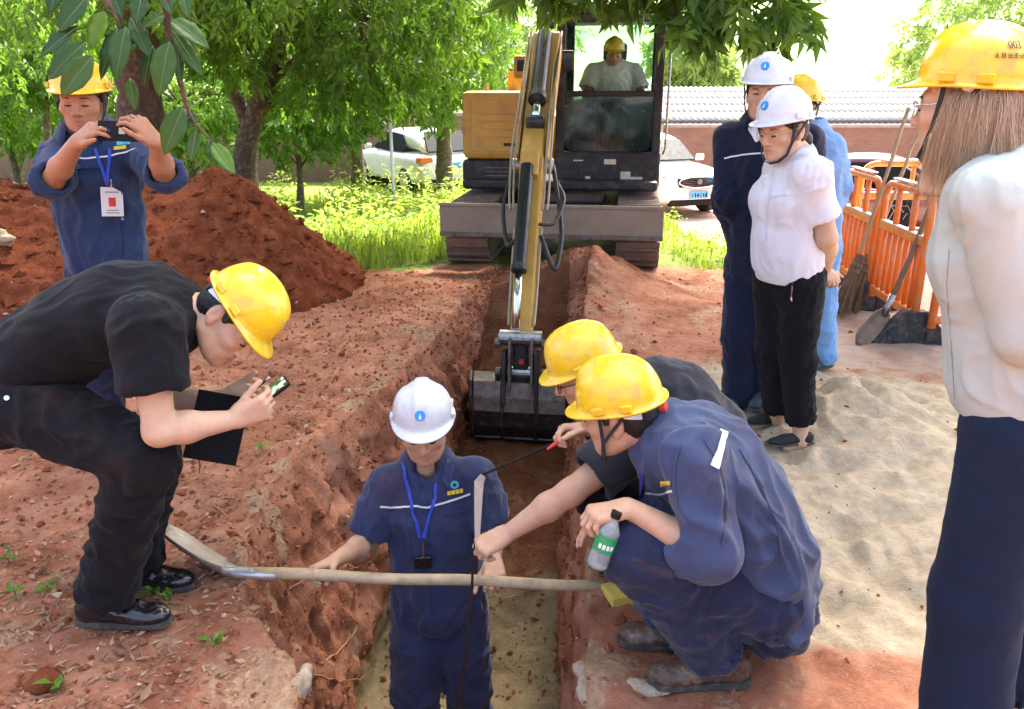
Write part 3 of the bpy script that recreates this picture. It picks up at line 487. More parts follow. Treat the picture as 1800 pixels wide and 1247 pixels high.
# mango tree whose outer branches reach over the excavator (its trunk stands right of the view)
b = A3(5.6, 6.2, -.1); tree('mango_tree', 'mango tree whose leafy outer branches hang over the excavator cab', b, [([b - A3(0, 0, .1), b + A3(-.1, 0, 1.8), b + A3(-.5, .05, 3.2), b + A3(-1.3, .1, 4.2)], .22, .12), ([b + A3(-.4, 0, 2.9), b + A3(-1.8, -.1, 3.3), b + A3(-3.4, -.2, 3.1), T(1230, -10, 6.0), T(1090, -35, 6.1)], .10, .018), ([b + A3(-1.2, .1, 4.1), b + A3(-3, 0, 4.6), b + A3(-5, -.4, 4.6)], .09, .02), ([b + A3(-1.0, .1, 3.9), b + A3(-2, -2, 4.8), b + A3(-3, -3.6, 5)], .08, .02)],
     [bl(1290, 8, 6.0, .46, .40, .21), bl(1395, 28, 6.0, .24, .26, .16), bl(1200, -8, 6.0, .34, .36, .14), bl(1070, -30, 6.1, .42, .36, .09), bl(935, -26, 6.3, .28, .3, .11), bl(1225, 42, 5.9, .20, .22, .12), bl(1340, 48, 6.0, .22, .2, .11), bl(1180, -95, 6.2, 1.4, .7, .22)], 2900, 21, 'leaf_a', 'bark_dark', L=(.11, .19), wr=.15, per=10, ln=.16, surf=.8, twigs=50, droop=.9)
g_ = np.random.default_rng(77); mt = [o for o in col.objects if o.name.startswith('mango_tree')][0]
def shade(parent, blobs, n, seed):  # unseen foliage added overhead to keep direct sun off the foreground
    g = np.random.default_rng(seed); P, D, N, Ls, ti, c = sprays(blobs, n, g, (.16, .26), 9, .3); leaf_cloud('added_shade_crown', P, D, N, Ls, Ls * .22, ti, M['leaf_a'], parent)
shade(mt, [(3.6, 6.0, 5.1, 1.9, 1.8, .6), (1.6, 6.4, 5.3, 1.8, 1.8, .55), (2.8, 4.6, 5.4, 1.8, 1.6, .6), (.6, 8.2, 5.3, 1.8, 1.5, .55), (4.6, 4.6, 5.0, 1.6, 1.5, .6), (2.6, 8.4, 5.2, 1.8, 1.5, .55), (4.6, 7.8, 5.2, 1.6, 1.6, .6), (1.6, 9.3, 5.4, 1.7, 1.2, .5), (3.6, 9.2, 5.3, 1.6, 1.2, .5)], 26000, 22)
# near broad-leaved tree at the left, trunk just outside the view
NT = A3(-3.1, 1.5, 0); nt_root = thing('broad_leaved_tree', NT, 'broad-leaved tree whose large glossy leaves hang before the photographer', 'tree'); mb = MB(); g = np.random.default_rng(8)
limb(mb, [NT - A3(0, 0, .1), NT + A3(.05, .1, 1.4), NT + A3(.2, .2, 2.6), NT + A3(.5, .5, 3.8)], .14, .08, g, 12)
limb(mb, [NT + A3(.2, .2, 2.4), T(-60, -150, 2.0), T(160, -60, 2.02), T(190, 15, 2.0)], .035, .005, g, 7); limb(mb, [T(60, -110, 2.0), T(240, -70, 2.03), T(292, -10, 2.03), T(296, 60, 2.03), T(318, 150, 2.05), T(335, 210, 2.05), T(378, 255, 2.05)], .014, .0025, g, 6); limb(mb, [T(160, -60, 2.02), T(205, 30, 2.0), T(225, 95, 2.02)], .006, .002, g, 5)
limb(mb, [NT + A3(.5, .5, 3.6), NT + A3(2, 1.5, 4.6), NT + A3(3.4, 2.6, 4.9)], .06, .02, g, 8); limb(mb, [NT + A3(.4, .4, 3.3), NT + A3(1.2, .2, 4.4), NT + A3(2.6, .4, 4.8)], .06, .02, g, 8)
mb.build('trunk', M['bark_dark'], nt_root, smooth=True)
def big_leaf(b0, t0, wpx, Y, bright=.3, twist=0.0):
    a, b = at(*b0, Y), at(*t0, Y - .03); L = np.linalg.norm(b - a); d = (b - a) / L; n = cdir(.25 + twist, .45, 1); n = nrm(n - d * n.dot(d)); s = np.cross(d, n); W = wpx / (FPX / 2.0) / 2; V = []; F = []; rws = 12
    for k in range(rws + 1):
        t = k / rws; w = W * .92 * (math.sin(math.pi * min(1, t ** .85 * .985 + .015)) ** .9) + .0006; c = a + d * L * t - n * (.12 * L * t * t) ; cur = .30 * w
        for j in (-1, -.55, 0, .55, 1): V.append(c + s * w * j + n * cur * abs(j) ** 1.2 + n * .0025 * math.sin(t * 22 + j * 2) * abs(j))
    for k in range(rws):
        for j in range(4): q = k * 5 + j; F.append((q, q + 1, q + 6, q + 5))
    mb = MB(); mb.add(V, F); o = mb.build('leaf', M['leaf_big'], nt_root, smooth=True); set_tint(o.data, np.full((len(o.data.vertices), 3), bright)); md = o.modifiers.new('thickness', 'SOLIDIFY'); md.thickness = .0008
    mb = MB(); mb.tube([V[k * 5 + 2] + n * .001 for k in range(rws + 1)], [.0018 - .0013 * k / rws for k in range(rws + 1)], 5); mb.build('midrib', M['rib'], o, smooth=True)
for a in (((156, -6), (98, 52), 44, 1.98, .15), ((138, 48), (64, 96), 30, 1.97, .1), ((150, 76), (80, 137), 42, 1.95, .2, .3), ((163, 100), (104, 168), 44, 1.93, .3, .4), ((184, 20), (156, 84), 34, 2.0, .95), ((207, 50), (172, 138), 26, 2.0, .1), ((222, 48), (198, 142), 42, 1.98, .25, -.2), ((230, 32), (262, 98), 30, 2.03, .2), ((290, 28), (248, 46), 26, 2.02, .3), ((300, 34), (367, 79), 36, 2.02, .3), ((298, 74), (276, 169), 44, 2.0, .3), ((304, 56), (356, 130), 28, 2.04, .2), ((311, 84), (317, 146), 18, 2.05, .25), ((228, 138), (236, 192), 22, 2.06, .35), ((322, 190), (286, 272), 44, 2.03, .3, .2), ((330, 208), (302, 250), 30, 2.06, .2), ((345, 228), (334, 283), 26, 2.05, .3), ((374, 252), (412, 303), 30, 2.04, .7), ((366, 246), (376, 285), 16, 2.06, .2), ((250, -10), (238, 40), 30, 2.0, .15), ((282, -30), (300, 24), 26, 2.04, .2), ((110, -40), (84, 20), 34, 2.0, .1), ((190, -30), (214, 30), 30, 2.03, .12), ((318, -20), (330, 30), 22, 2.06, .25), ((268, 80), (250, 150), 24, 2.08, .1), ((250, 20), (222, 80), 28, 2.06, .08), ((330, 192), (345, 220), 18, 2.07, .2)): big_leaf(*a)
shade(nt_root, [(-1.2, 5.0, 5.1, 1.8, 1.5, .55), (.2, 4.4, 5.3, 1.7, 1.5, .55), (-2.4, 6.4, 5.2, 1.8, 1.5, .55), (-.6, 7.4, 5.3, 1.8, 1.5, .55), (1.2, 3.4, 5.4, 1.5, 1.3, .5), (-2.6, 4.2, 5.0, 1.5, 1.3, .5), (-3.8, 5.4, 5.0, 1.4, 1.3, .5)], 20000, 23)
# small seedlings on the left bank
for u, v in ((30, 1060), (85, 1042), (375, 1138), (268, 1055), (303, 856), (100, 1215), (462, 800), (300, 1060), (150, 1075), (18, 1000)):
    p = onz(u, v); z, n = gz(p[0], p[1]); k = 7; g = np.random.default_rng(u); th = g.uniform(0, 6.28, k); r0 = thing('seedling', (p[0], p[1], z), 'tiny green seedling sprouting on the bank by the trench', 'seedling', 'seedlings on the bank')
    leaf_cloud('leaf', np.tile(A3(p[0], p[1], z + .02), (k, 1)) + g.normal(0, .008, (k, 3)), np.stack([np.cos(th), np.sin(th), g.uniform(.2, .9, k)], 1), np.tile(A3(0, 0, 1.), (k, 1)), g.uniform(.025, .055, k), g.uniform(.008, .014, k), g.uniform(.3, 1, k), M['leaf_b'], r0, kind='stuff')
    mb = MB(); mb.tube([A3(p[0], p[1], z - .02), A3(p[0], p[1], z + .03)], .002, 5); mb.build('stem', M['twig'], r0)
# ---------------------------------------------------------------- walls, shed, hill
def brickmat(name, a, b_, mort):
    m, t, b = newmat(name); tc = nd(t, 'ShaderNodeTexCoord'); mp = nd(t, 'ShaderNodeMapping'); mp.inputs['Rotation'].default_value = (R_(90), 0, 0); t.links.new(tc.outputs['Object'], mp.inputs[0]); br = nd(t, 'ShaderNodeTexBrick'); br.inputs['Scale'].default_value = 4.2; br.inputs['Color1'].default_value = (*a, 1); br.inputs['Color2'].default_value = (*b_, 1); br.inputs['Mortar'].default_value = (*mort, 1); br.inputs['Mortar Size'].default_value = .012; t.links.new(mp.outputs[0], br.inputs[0])
    c = mixc(t, ramp(t, noise(t, 2.5, 7, .7, objco(t)), [(.4, 0), (.7, .6)]), br.outputs[0], mul(a, .6)); t.links.new(c, b.inputs['Base Color']); b.inputs['Roughness'].default_value = .95; bump(t, b, br.outputs['Fac'], .4, .01); return m
M['brick'] = brickmat('wall_brick', (.21, .115, .080), (.17, .095, .07), (.25, .19, .15)); M['cap'] = paint('wall_cap', (.30, .24, .18), .9, .3)
def wall(name, x0, x1, Y, top, label):
    o = thing(name, (x0, Y, -1.0), label, 'wall'); mb = MB(); mb.box(((x0 + x1) / 2, Y, (top - 1.2) / 2), (x1 - x0, .24, top + 1.2)); mb.build('masonry', M['brick'], o); n = int((x1 - x0) / 1.2)
    for k in range(n): mb = MB(); mb.box((x0 + (k + .5) * (x1 - x0) / n, Y, top + .04), ((x1 - x0) / n - .012, .32, .08)); mb.build('coping_stone', M['cap'], o)
    return o
wall('brick_wall', -16, 4.3, 24, .92, 'long brown brick boundary wall behind the white car and trees'); wall('boundary_wall', 4.3, 22, 23.4, .62, 'lower brown boundary wall below the corrugated roof')
# corrugated shed roof beyond the wall
M['tin'] = paint('corrugated_tin', (.075, .078, .075), .8, .25, .0, 2, dirt=(.055, .05, .042))
sr = thing('corrugated_shed', (12, 30, -1.5), 'low shed with a long grey corrugated metal roof beyond the wall', 'shed')
for r in range(5):
    y0, y1, z0, z1 = 27.0 + r * 1.3, 28.45 + r * 1.3, .68 + r * .21, .68 + r * .21 + .235; V = []; F = []; n = 560
    for k in range(n + 1):
        x = 2.6 + k * 22.0 / n; dz = .022 * math.sin(k * math.pi / 2.5); V += [(x, y0, z0 + dz), (x, y1, z1 + dz), (x, y0, z0 + dz - .085)]
    for k in range(n): F += [(3 * k, 3 * k + 3, 3 * k + 4, 3 * k + 1), (3 * k + 2, 3 * k + 5, 3 * k + 3, 3 * k)]
    mb = MB(); mb.add(V, F); mb.build('roof_sheet', M['tin'], sr, smooth=True)
mb = MB(); mb.box((13.6, 30.6, -.45), (21.6, 6.4, 2.2)); mb.build('shed_wall', paint('pale_render', (.55, .50, .36), .9, .2), sr)
# hillside with pale trees, far away
def hill():
    xs = np.linspace(-160, 220, 120); ys = np.linspace(60, 330, 60); X, Y = np.meshgrid(xs, ys); x, y = X.ravel(), Y.ravel(); P = np.stack([x, y, x * 0], 1)
    z = -2 + 30 * sst(y, 70, 250) * (.45 + .55 * sst(x, -60, 70)) + 6 * fbm(P * .02, 3) * sst(y, 70, 140) + 2.2 * fbm(P * .12, 3); nx = len(xs); i = np.arange((len(ys) - 1) * nx).reshape(-1, nx)[:, :-1].ravel()
    m, t, b = newmat('hill_green'); co = objco(t); t.links.new(ramp(t, noise(t, .14, 8, .7, co), [(.35, (.10, .19, .07)), (.55, (.20, .30, .11)), (.7, (.34, .36, .20))]), b.inputs['Base Color']); b.inputs['Roughness'].default_value = 1; o = link('hills', mesh_np('hills', np.stack([x, y, z], 1), np.stack([i, i + 1, i + nx + 1, i + nx], 1)), m); tag(o, kind='structure')
hill()
for i, (u, Y, sd_, lab, bb) in enumerate(((1690, 46, 61, 'pale sunlit tree rising beyond the shed roof behind the long haired person', [bl(1700, 60, 46, 3.2, 2, 2.6), bl(1760, 20, 46, 3, 2, 3), bl(1640, 110, 46, 2.2, 2, 1.5)]), (1210, 44, 62, 'pale sunlit tree beyond the shed roof next to the excavator cab', [bl(1210, 90, 44, 1.8, 2, 1.8), bl(1240, 130, 44, 1.6, 1.4, 1.0)]))):
    b = G0(u, Y, -1.5); tree('pale_tree', lab, b, [([b, b + A3(0, 0, 2), b + A3(.2, 0, 4)], .2, .08)], bb, 5000, sd_, 'leaf_far', 'bark', L=(.3, .5), ln=.8, twigs=20, group='pale trees beyond the shed')
# ---------------------------------------------------------------- excavator
M['exc_yellow'] = paint('excavator_yellow', (.56, .32, .05), .45, .14, scale=3, dirt=(.40, .24, .07)); M['exc_black'] = paint('excavator_black', (.013, .013, .014), .5, .4, scale=5, dirt=(.06, .05, .04)); M['blade_grey'] = paint('blade_grey', (.27, .225, .155), .85, .25, .0, 5, dirt=(.28, .21, .16)); M['track_steel'] = paint('track_steel', (.24, .18, .145), .7, .4, .4, 9, dirt=(.22, .11, .07)); M['hose'] = paint('hose', (.03, .03, .032), .55, .3); M['pipe'] = paint('pipe', (.40, .33, .23), .45, .25, .3)
M['bucket_steel'] = paint('bucket_steel', (.035, .033, .033), .45, .5, .6, 7, dirt=(.13, .10, .075)); M['bucket_worn'] = paint('bucket_worn', (.20, .165, .13), .6, .4, .5, 8, dirt=(.07, .05, .04)); M['cyl'] = paint('cylinder_dark', (.035, .036, .038), .35, .3, .6); M['rod'] = paint('chrome_rod', (.75, .78, .80), .12, .06, 1.0); M['cab_glass'] = glassmat('cab_glass', (.90, .98, .97), .06, .02, (.05, .09, .09)); 
def dust_glare():  # pale noise paints both dust and reflections into the lower glass
    m, t, b = newmat('cab_glass_dust_glare'); out = t.nodes['Material Output']; co = objco(t); b.inputs['Roughness'].default_value = .12; b.inputs['Specular IOR Level'].default_value = .7
    t.links.new(ramp(t, noise(t, 2.2, 7, .62, co, .8), [(.42, (.02, .045, .045)), (.56, (.10, .17, .17)), (.70, (.34, .42, .43))]), b.inputs['Base Color']); tr = nd(t, 'ShaderNodeBsdfTransparent'); tr.inputs[0].default_value = (.75, .88, .87, 1); mx = nd(t, 'ShaderNodeMixShader'); t.links.new(ramp(t, noise(t, 2.2, 7, .62, co, .8), [(.40, .35), (.7, .9)]), mx.inputs[0]); t.links.new(tr.outputs[0], mx.inputs[1]); t.links.new(b.outputs[0], mx.inputs[2]); t.links.new(mx.outputs[0], out.inputs[0]); return m
M['cab_glass_low'] = dust_glare()
M['sticker'] = paint('old_sticker', (.62, .57, .45), .6, .2, scale=20)
EX, EY, ER = .56, 8.78, R_(-8); ex = thing('excavator', (EX, EY, 0), 'yellow and black crawler excavator with its arm down in the trench', 'excavator', rz=ER); CE, SE = math.cos(ER), math.sin(ER)
def W(x, y, z): return A3(EX + x * CE - y * SE, EY + x * SE + y * CE, z)      # machine frame: x right, y back
RM = np.array([[CE, -SE, 0], [SE, CE, 0], [0, 0, 1.]])
def ebox(name, c, d, m, parent=ex, bevel=.012, top=(1, 1), M2=None): mb = MB(); mb.box(W(*c), d, RM if M2 is None else RM @ M2, top); return mb.build(name, M[m], parent, bevel)
def eprism(name, poly, ax, t0, t1, m, parent=ex, bevel=.01):
    mb = MB(); mb.prism(poly, ax, t0, t1); mb.v = [tuple(W(*p)) for p in mb.v]; return mb.build(name, M[m], parent, bevel)
# undercarriage
for s, nm in ((-1, 'crawler_track'), (1, 'crawler_track')):
    xc = s * .80; prof = []; R = .26; L0, L1 = -1.16, .98
    for k in range(9): a = math.pi / 2 + math.pi * k / 8; prof.append((L0 + R * math.cos(a), R + .03 + R * math.sin(a)))
    for k in range(9): a = -math.pi / 2 + math.pi * k / 8; prof.append((L1 + R * math.cos(a), R + .03 + R * math.sin(a)))
    tr = eprism(nm, prof, 0, xc - .17, xc + .17, 'track_steel')
    pts = []; P = prof + prof[:1]
    for (a0, b0), (a1, b1) in zip(P, P[1:]):
        n = max(1, int(math.hypot(a1 - a0, b1 - b0) / .098))
        for k in range(n): t = (k + .5) / n; pts.append((a0 + (a1 - a0) * t, b0 + (b1 - b0) * t, math.atan2(b1 - b0, a1 - a0)))
    for y, z, a in pts:
        c_, s_ = math.cos(a), math.sin(a); M2 = np.array([[1, 0, 0], [0, c_, -s_], [0, s_, c_]]); mb = MB(); mb.box(W(xc, y, z), (.40, .088, .030), RM @ M2); q = RM @ M2 @ A3(0, 0, -.02)
        mb.box(W(xc, y, z) - q * 1.3 * 0 + (RM @ M2 @ A3(0, .02, .0)) * (1), (.40, .02, .07), RM @ M2); mb.build('track_shoe', M['track_steel'], tr)
    for y in (-1.16, .98): mb = MB(); mb.disc(W(xc - s * .0, y, R + .03), RM @ A3(1, 0, 0), .19, .36, 22); mb.build('sprocket', M['exc_black'], tr, bevel=.01)
ebox('frame', (0, 0, .40), (1.2, 1.5, .22), 'exc_black'); ebox('slew_ring', (0, .0, .56), (.9, .9, .16), 'track_steel', bevel=.05)
bl_ = ebox('dozer_blade', (0, -1.56, .475), (2.03, .05, .29), 'blade_grey'); ebox('blade_edge', (0, -1.59, .345), (2.03, .03, .04), 'bucket_worn', bl_, .004); ebox('blade_rim', (0, -1.585, .615), (2.03, .03, .03), 'blade_grey', bl_, .004)
for s in (-1, 1): ebox('blade_arm', (s * .42, -1.1, .40), (.12, .9, .14), 'blade_grey', bl_)
# upper structure
ebox('turntable_deck', (0, .25, .70), (1.96, 1.9, .10), 'exc_black', bevel=.03)
ebox('skirt', (-.66, .15, .79), (.68, 1.5, .30), 'exc_black', bevel=.05); ebox('counterweight', (0, 1.25, .98), (1.9, .5, .75), 'exc_yellow', bevel=.12)
hs = ebox('engine_housing', (-.66, .18, 1.27), (.66, 1.6, .66), 'exc_yellow', bevel=.06); pn = ebox('access_door', (-.63, -.626, 1.27), (.52, .012, .50), 'exc_yellow', hs, .02)
for k in range(4): ebox('door_rib', (-.60, -.636, 1.16 + k * .075), (.36, .008, .010), 'exc_yellow', pn, .003)
ebox('door_handle', (-.50, -.64, 1.09), (.12, .012, .03), 'exc_black', pn, .004)
for k in range(5): ebox('grille_slot', (-.60 + 0 * k, -.605, .70 + .04 * k), (.30, .012, .012), 'bucket_worn', hs, .002)
mb = MB(); mb.tube([W(-.55, .1, 1.58), W(-.55, .1, 1.80)], .075, 16); o = mb.build('exhaust_stack', M['exc_yellow'], ex, smooth=False, bevel=.01); mb = MB(); mb.disc(W(-.55, .1, 1.81), (0, 0, 1), .06, .02, 16); mb.build('rain_cap', M['steel'], o)
mb = MB(); mb.tube([W(-.80, -.2, 1.58), W(-.80, -.2, 1.68)], [.025, .018], 10); mb.build('filler_cap', M['pipe'], ex)
# cab
X0, X1, Y0, Y1, Z0, Z1 = -.06, .99, -.46, .95, .72, 2.31
cabp = ebox('cab', ((X0 + X1) / 2, (Y0 + Y1) / 2, 2.345), (X1 - X0 + .02, Y1 - Y0 + .06, .10), 'exc_black', bevel=.04); cabp['label'] = 'black glazed operator cab'
def cbox(name, a, b, m='exc_black', bevel=.012, parent=cabp): return ebox(name, tuple((p + q) / 2 for p, q in zip(a, b)), tuple(abs(q - p) for p, q in zip(a, b)), m, parent, bevel)
for x in (X0, X1 - .085):
    for y in (Y0, Y1 - .085): cbox('pillar', (x, y, Z0), (x + .085, y + .085, Z1))
cbox('pillar', (X1 - .08, .18, Z0), (X1, .26, Z1)); cbox('front_crossbar', (X0 + .086, Y0 + .005, 1.545), (X1 - .086, Y0 + .06, 1.60)); cbox('front_header', (X0 + .086, Y0 + .004, 2.225), (X1 - .086, Y0 + .06, Z1)); cbox('front_apron', (X0, Y0 - .02, .66), (X1 + .01, Y0 + .05, 1.02), bevel=.03)
cbox('side_panel', (X1 - .05, Y0 + .086, .72), (X1 - .005, Y1 - .086, 1.35)); cbox('rear_panel', (X0 + .086, Y1 - .06, .72), (X1 - .086, Y1, 1.50)); cbox('side_panel', (X0 + .005, Y0 + .086, .72), (X0 + .05, Y1 - .086, 1.45)); cbox('cab_floor', (X0 + .03, Y0 + .06, .74), (X1 - .03, Y1 - .07, .80))
cbox('windscreen', (X0 + .086, Y0 + .025, 1.60), (X1 - .086, Y0 + .032, 2.225), 'cab_glass', 0)
poly = [(X0 + .086, 1.545), (X1 - .086, 1.545)] + [(X1 - .086 - .10 * (1 - math.cos(a)) , 1.12 - .10 * math.sin(a)) for a in np.linspace(0, math.pi / 2, 6)] + [(X0 + .086 + .10 * (1 - math.cos(a)), 1.12 - .10 * math.sin(a)) for a in np.linspace(math.pi / 2, 0, 6)]
mb = MB(); n = len(poly); V = [W(x, Y0 + .02, z) for x, z in poly] + [W(x, Y0 + .027, z) for x, z in poly]; mb.add(V, [tuple(range(n)), tuple(range(2 * n - 1, n - 1, -1))] + [(i, (i + 1) % n, (i + 1) % n + n, i + n) for i in range(n)]); mb.build('lower_windscreen', M['cab_glass_low'], cabp)
cbox('rear_window', (X0 + .086, Y1 - .03, 1.50), (X1 - .086, Y1 - .024, 2.30), 'cab_glass', 0); cbox('side_window', (X1 - .025, Y0 + .086, 1.35), (X1 - .019, .18, 2.30), 'cab_glass', 0); cbox('side_window', (X1 - .025, .26, 1.35), (X1 - .019, Y1 - .086, 2.30), 'cab_glass', 0); cbox('side_window', (X0 + .019, Y0 + .086, 1.45), (X0 + .025, Y1 - .086, 2.30), 'cab_glass', 0)
cbox('seat', (.26, .02, 1.10), (.72, .55, 1.24), bevel=.05); cbox('seat_back', (.28, .50, 1.24), (.70, .62, 1.86), bevel=.05); cbox('head_rest', (.36, .54, 1.90), (.62, .62, 2.10), bevel=.04)
for x in (.20, .78):
    cbox('armrest_console', (x - .07, -.15, 1.1), (x + .07, .45, 1.40), bevel=.03); mb = MB(); mb.tube([W(x, -.08, 1.38), W(x, -.10, 1.56)], [.012, .02], 10); mb.build('control_lever', M['hose'], cabp, smooth=True)
for x in (.37, .55): mb = MB(); mb.tube([W(x, -.25, .8), W(x, -.28, 1.3), W(x, -.2, 1.45)], .012, 8); mb.build('travel_lever', M['hose'], cabp, smooth=True)
mb = MB(); mb.tube([W(X1 + .03, Y0 - .01, 1.0), W(X1 + .05, Y0 - .03, 1.05), W(X1 + .05, Y0 - .03, 2.0), W(X1 + .03, Y0 - .0, 2.05)], .012, 8); mb.build('grab_rail', M['steel'], cabp, smooth=True)
for a, b in (((.50, 0, .92), (.12, .004, .05)), ((.72, 0, .75), (.22, .004, .05)), ((.66, 0, .80), (.10, .004, .05)), ((.28, 0, .76), (.05, .004, .03)), ((.18, 0, .93), (.10, .004, .012))): ebox('sticker', (a[0], Y0 - .0225, a[2]), b, 'sticker', cabp, 0)
mb = MB(); mb.tube([W(.44, Y0 + .015, 1.50), W(.40, Y0 + .015, 1.12)], .006, 6); mb.build('wiper', M['hose'], cabp)
# boom, stick and their cylinders, laid out in world space
foot, peak, piv, pin = W(-.34, -.30, .95), at(962, 84, 7.55), at(937, 292, 6.42), at(916, 600, 5.38); upx = RM @ A3(1, 0, 0)
def beam(name, pts, hs_, wid, m, parent=ex, bevel=.015):
    pts = [np.asarray(p, float) for p in pts]; V = []; F = []; k = len(pts)
    for i, p in enumerate(pts):
        t = nrm(pts[min(i + 1, k - 1)] - pts[max(i - 1, 0)]); s = nrm(np.cross(t, np.cross(upx, t))) ; s = upx; n = nrm(np.cross(s, t)); wd = wid[i] if hasattr(wid, '__len__') else wid
        for a, b in ((-1, -1), (1, -1), (1, 1), (-1, 1)): V.append(p + s * a * wd / 2 + n * b * hs_[i] / 2)
    for i in range(k - 1):
        for j in range(4): F.append((i * 4 + j, i * 4 + (j + 1) % 4, i * 4 + 4 + (j + 1) % 4, i * 4 + 4 + j))
    F += [(3, 2, 1, 0), tuple(4 * k - 4 + j for j in range(4))]; mb = MB(); mb.add(V, F); return mb.build(name, M[m], parent, bevel)
bm = beam('boom', [foot, foot + (peak - foot) * .5 + A3(0, .1, .05), peak + A3(0, .25, .02), peak + A3(0, -.12, -.02), peak * .45 + piv * .55 + A3(0, .05, .05), piv], [.26, .30, .32, .30, .26, .20], [.21, .23, .24, .23, .21, .19], 'exc_yellow')
fr_ = nrm(np.cross(upx, piv - peak)); fr_ = fr_ if fr_[1] < 0 else -fr_                      # outward normal of the boom's front face
for s in (-1, 1): beam('side_plate', [peak * .9 + piv * .1 + upx * s * .135 + fr_ * .10, peak * .5 + piv * .5 + upx * s * .13 + fr_ * .12, piv + upx * s * .115 + fr_ * .06], [.10, .12, .16], .022, 'exc_yellow', bm, .004)
a0 = peak * .92 + piv * .08 + fr_ * .22 + upx * .0; a1 = peak * .40 + piv * .60 + fr_ * .20; mb = MB(); mb.tube([a0, a1], .062, 20); ac = mb.build('arm_cylinder', M['cyl'], bm, smooth=False, bevel=.006)
a2 = piv + fr_ * .16 + (peak - piv) * .22; mb = MB(); mb.tube([a1, a2], .034, 14); mb.build('cylinder_rod', M['rod'], ac, smooth=True); mb = MB(); mb.tube([a1 - (a1 - a0) * .01, a1 + (a1 - a0) * .08], .075, 20); mb.build('cylinder_gland', M['exc_black'], ac, bevel=.006); mb = MB(); mb.tube([a2 - upx * .07, a2 + upx * .07], .055, 16); mb.build('pin_boss', M['exc_black'], ac, bevel=.006)
sk0 = piv + (piv - pin) * .24 + A3(0, .03, 0); stk = beam('stick', [sk0, piv, piv * .6 + pin * .4, pin], [.20, .30, .22, .14], [.17, .18, .165, .15], 'exc_yellow')
fs = nrm(np.cross(upx, pin - piv)); fs = fs if fs[1] < 0 else -fs
mb = MB(); mb.tube([piv - upx * .16, piv + upx * .16], .06, 18); mb.build('pivot_pin', M['steel'], stk, bevel=.005); beam('cylinder_bracket', [piv * .98 + pin * .02 + fs * .16, piv * .85 + pin * .15 + fs * .15], [.16, .10], .13, 'exc_yellow', stk, .008)
c0 = piv * .90 + pin * .10 + fs * .20 - upx * .02; c1 = piv * .34 + pin * .66 + fs * .17 - upx * .03; c2 = pin + (piv - pin) * .02 + fs * .13 - upx * .03; mb = MB(); mb.tube([c0, c1], .050, 20); bc = mb.build('bucket_cylinder', M['cyl'], stk, bevel=.006); mb = MB(); mb.tube([c1, c2], .030, 16); mb.build('cylinder_rod', M['rod'], bc, smooth=True); mb = MB(); mb.tube([c1, c1 + (c1 - c0) * .06], .057, 20); mb.build('cylinder_gland', M['exc_black'], bc, bevel=.006)
gh = np.random.default_rng(2)
def hose(pts, r, m, parent, nm='hydraulic_hose'):
    pts = [np.asarray(p, float) for p in pts]; Q = []
    for i in range(len(pts) - 1):
        for k in range(8): Q.append(pts[i] + (pts[i + 1] - pts[i]) * k / 8)
    Q.append(pts[-1]); Q = np.array(Q)
    for _ in range(6): Q[1:-1] = (Q[:-2] + 2 * Q[1:-1] + Q[2:]) / 4
    mb = MB(); mb.tube(list(Q), r, 8); return mb.build(nm, M[m], parent, smooth=True)
for s, off in ((-1, .115), (-1, .145), (1, .10), (1, .135)):
    hose([peak + upx * s * off + fr_ * .16, peak * .5 + piv * .5 + upx * s * off + fr_ * .17, piv + upx * s * (off + .015) + fr_ * .16, piv * .75 + pin * .25 + upx * s * (off + .01) + fs * .08, piv * .70 + pin * .30 + upx * s * (off) + fs * .06], .009, 'pipe', bm, 'steel_pipe')
for s in (-1, 1): hose([piv * .6 + pin * .4 + upx * s * .10 + fs * .05, piv * .2 + pin * .8 + upx * s * .095 + fs * .05, pin + upx * s * .09 + fs * .06 + (piv - pin) * .06], .011, 'pipe', stk, 'steel_pipe')
for s, k in ((-1, .02), (0, .0), (1, .02)): hose([peak + fr_ * .2 + upx * s * .05, peak + A3(0, -.05, .22 + k) + upx * s * .06, peak + A3(0, .25, .2) + upx * s * .05], .022, 'hose', bm)
hose([piv + upx * .16, piv * .6 + pin * .4 + upx * .26 - fs * .02, piv * .35 + pin * .65 + upx * .22, piv * .55 + pin * .45 + upx * .10 + fs * .06], .018, 'hose', stk); hose([piv - upx * .15, piv * .75 + pin * .25 - upx * .22, piv * .5 + pin * .5 - upx * .16, piv * .5 + pin * .5 - upx * .09 + fs * .1], .016, 'hose', stk); hose([piv * .95 + pin * .05 + upx * .19 - fs * .1, piv * .8 + pin * .2 + upx * .27, piv * .62 + pin * .38 + upx * .2 + fs * .05, piv * .60 + pin * .40 + upx * .09 + fs * .1], .014, 'hose', stk)
hose([W(-.1, -.35, 1.5), W(-.14, -.6, 1.25), W(-.16, -.5, .95)], .02, 'hose', ex); hose([W(-.16, -.35, 1.4), W(-.2, -.62, 1.2), W(-.22, -.5, .85)], .02, 'hose', ex)
for u, v, Y, nm, mm in ((996, 107, 7.4, 'work_lamp', 'exc_black'), (917, 118, 8.0, 'boom_lamp', 'exc_yellow')):
    c = at(u, v, Y); mb = MB(); mb.box(c, (.13, .10, .17) if nm == 'work_lamp' else (.15, .1, .20)); lo = mb.build(nm, M[mm], bm, .02); mb = MB(); mb.box(c - A3(0, .052, -.01), (.09, .008, .10)); mb.build('lens', M['cab_glass_low'] if nm == 'work_lamp' else M['exc_black'], lo, .004)
    mb = MB(); mb.tube([c, c * .3 + (peak * .85 + piv * .15) * .7], .015, 8); mb.build('bracket', M['exc_black'], lo)
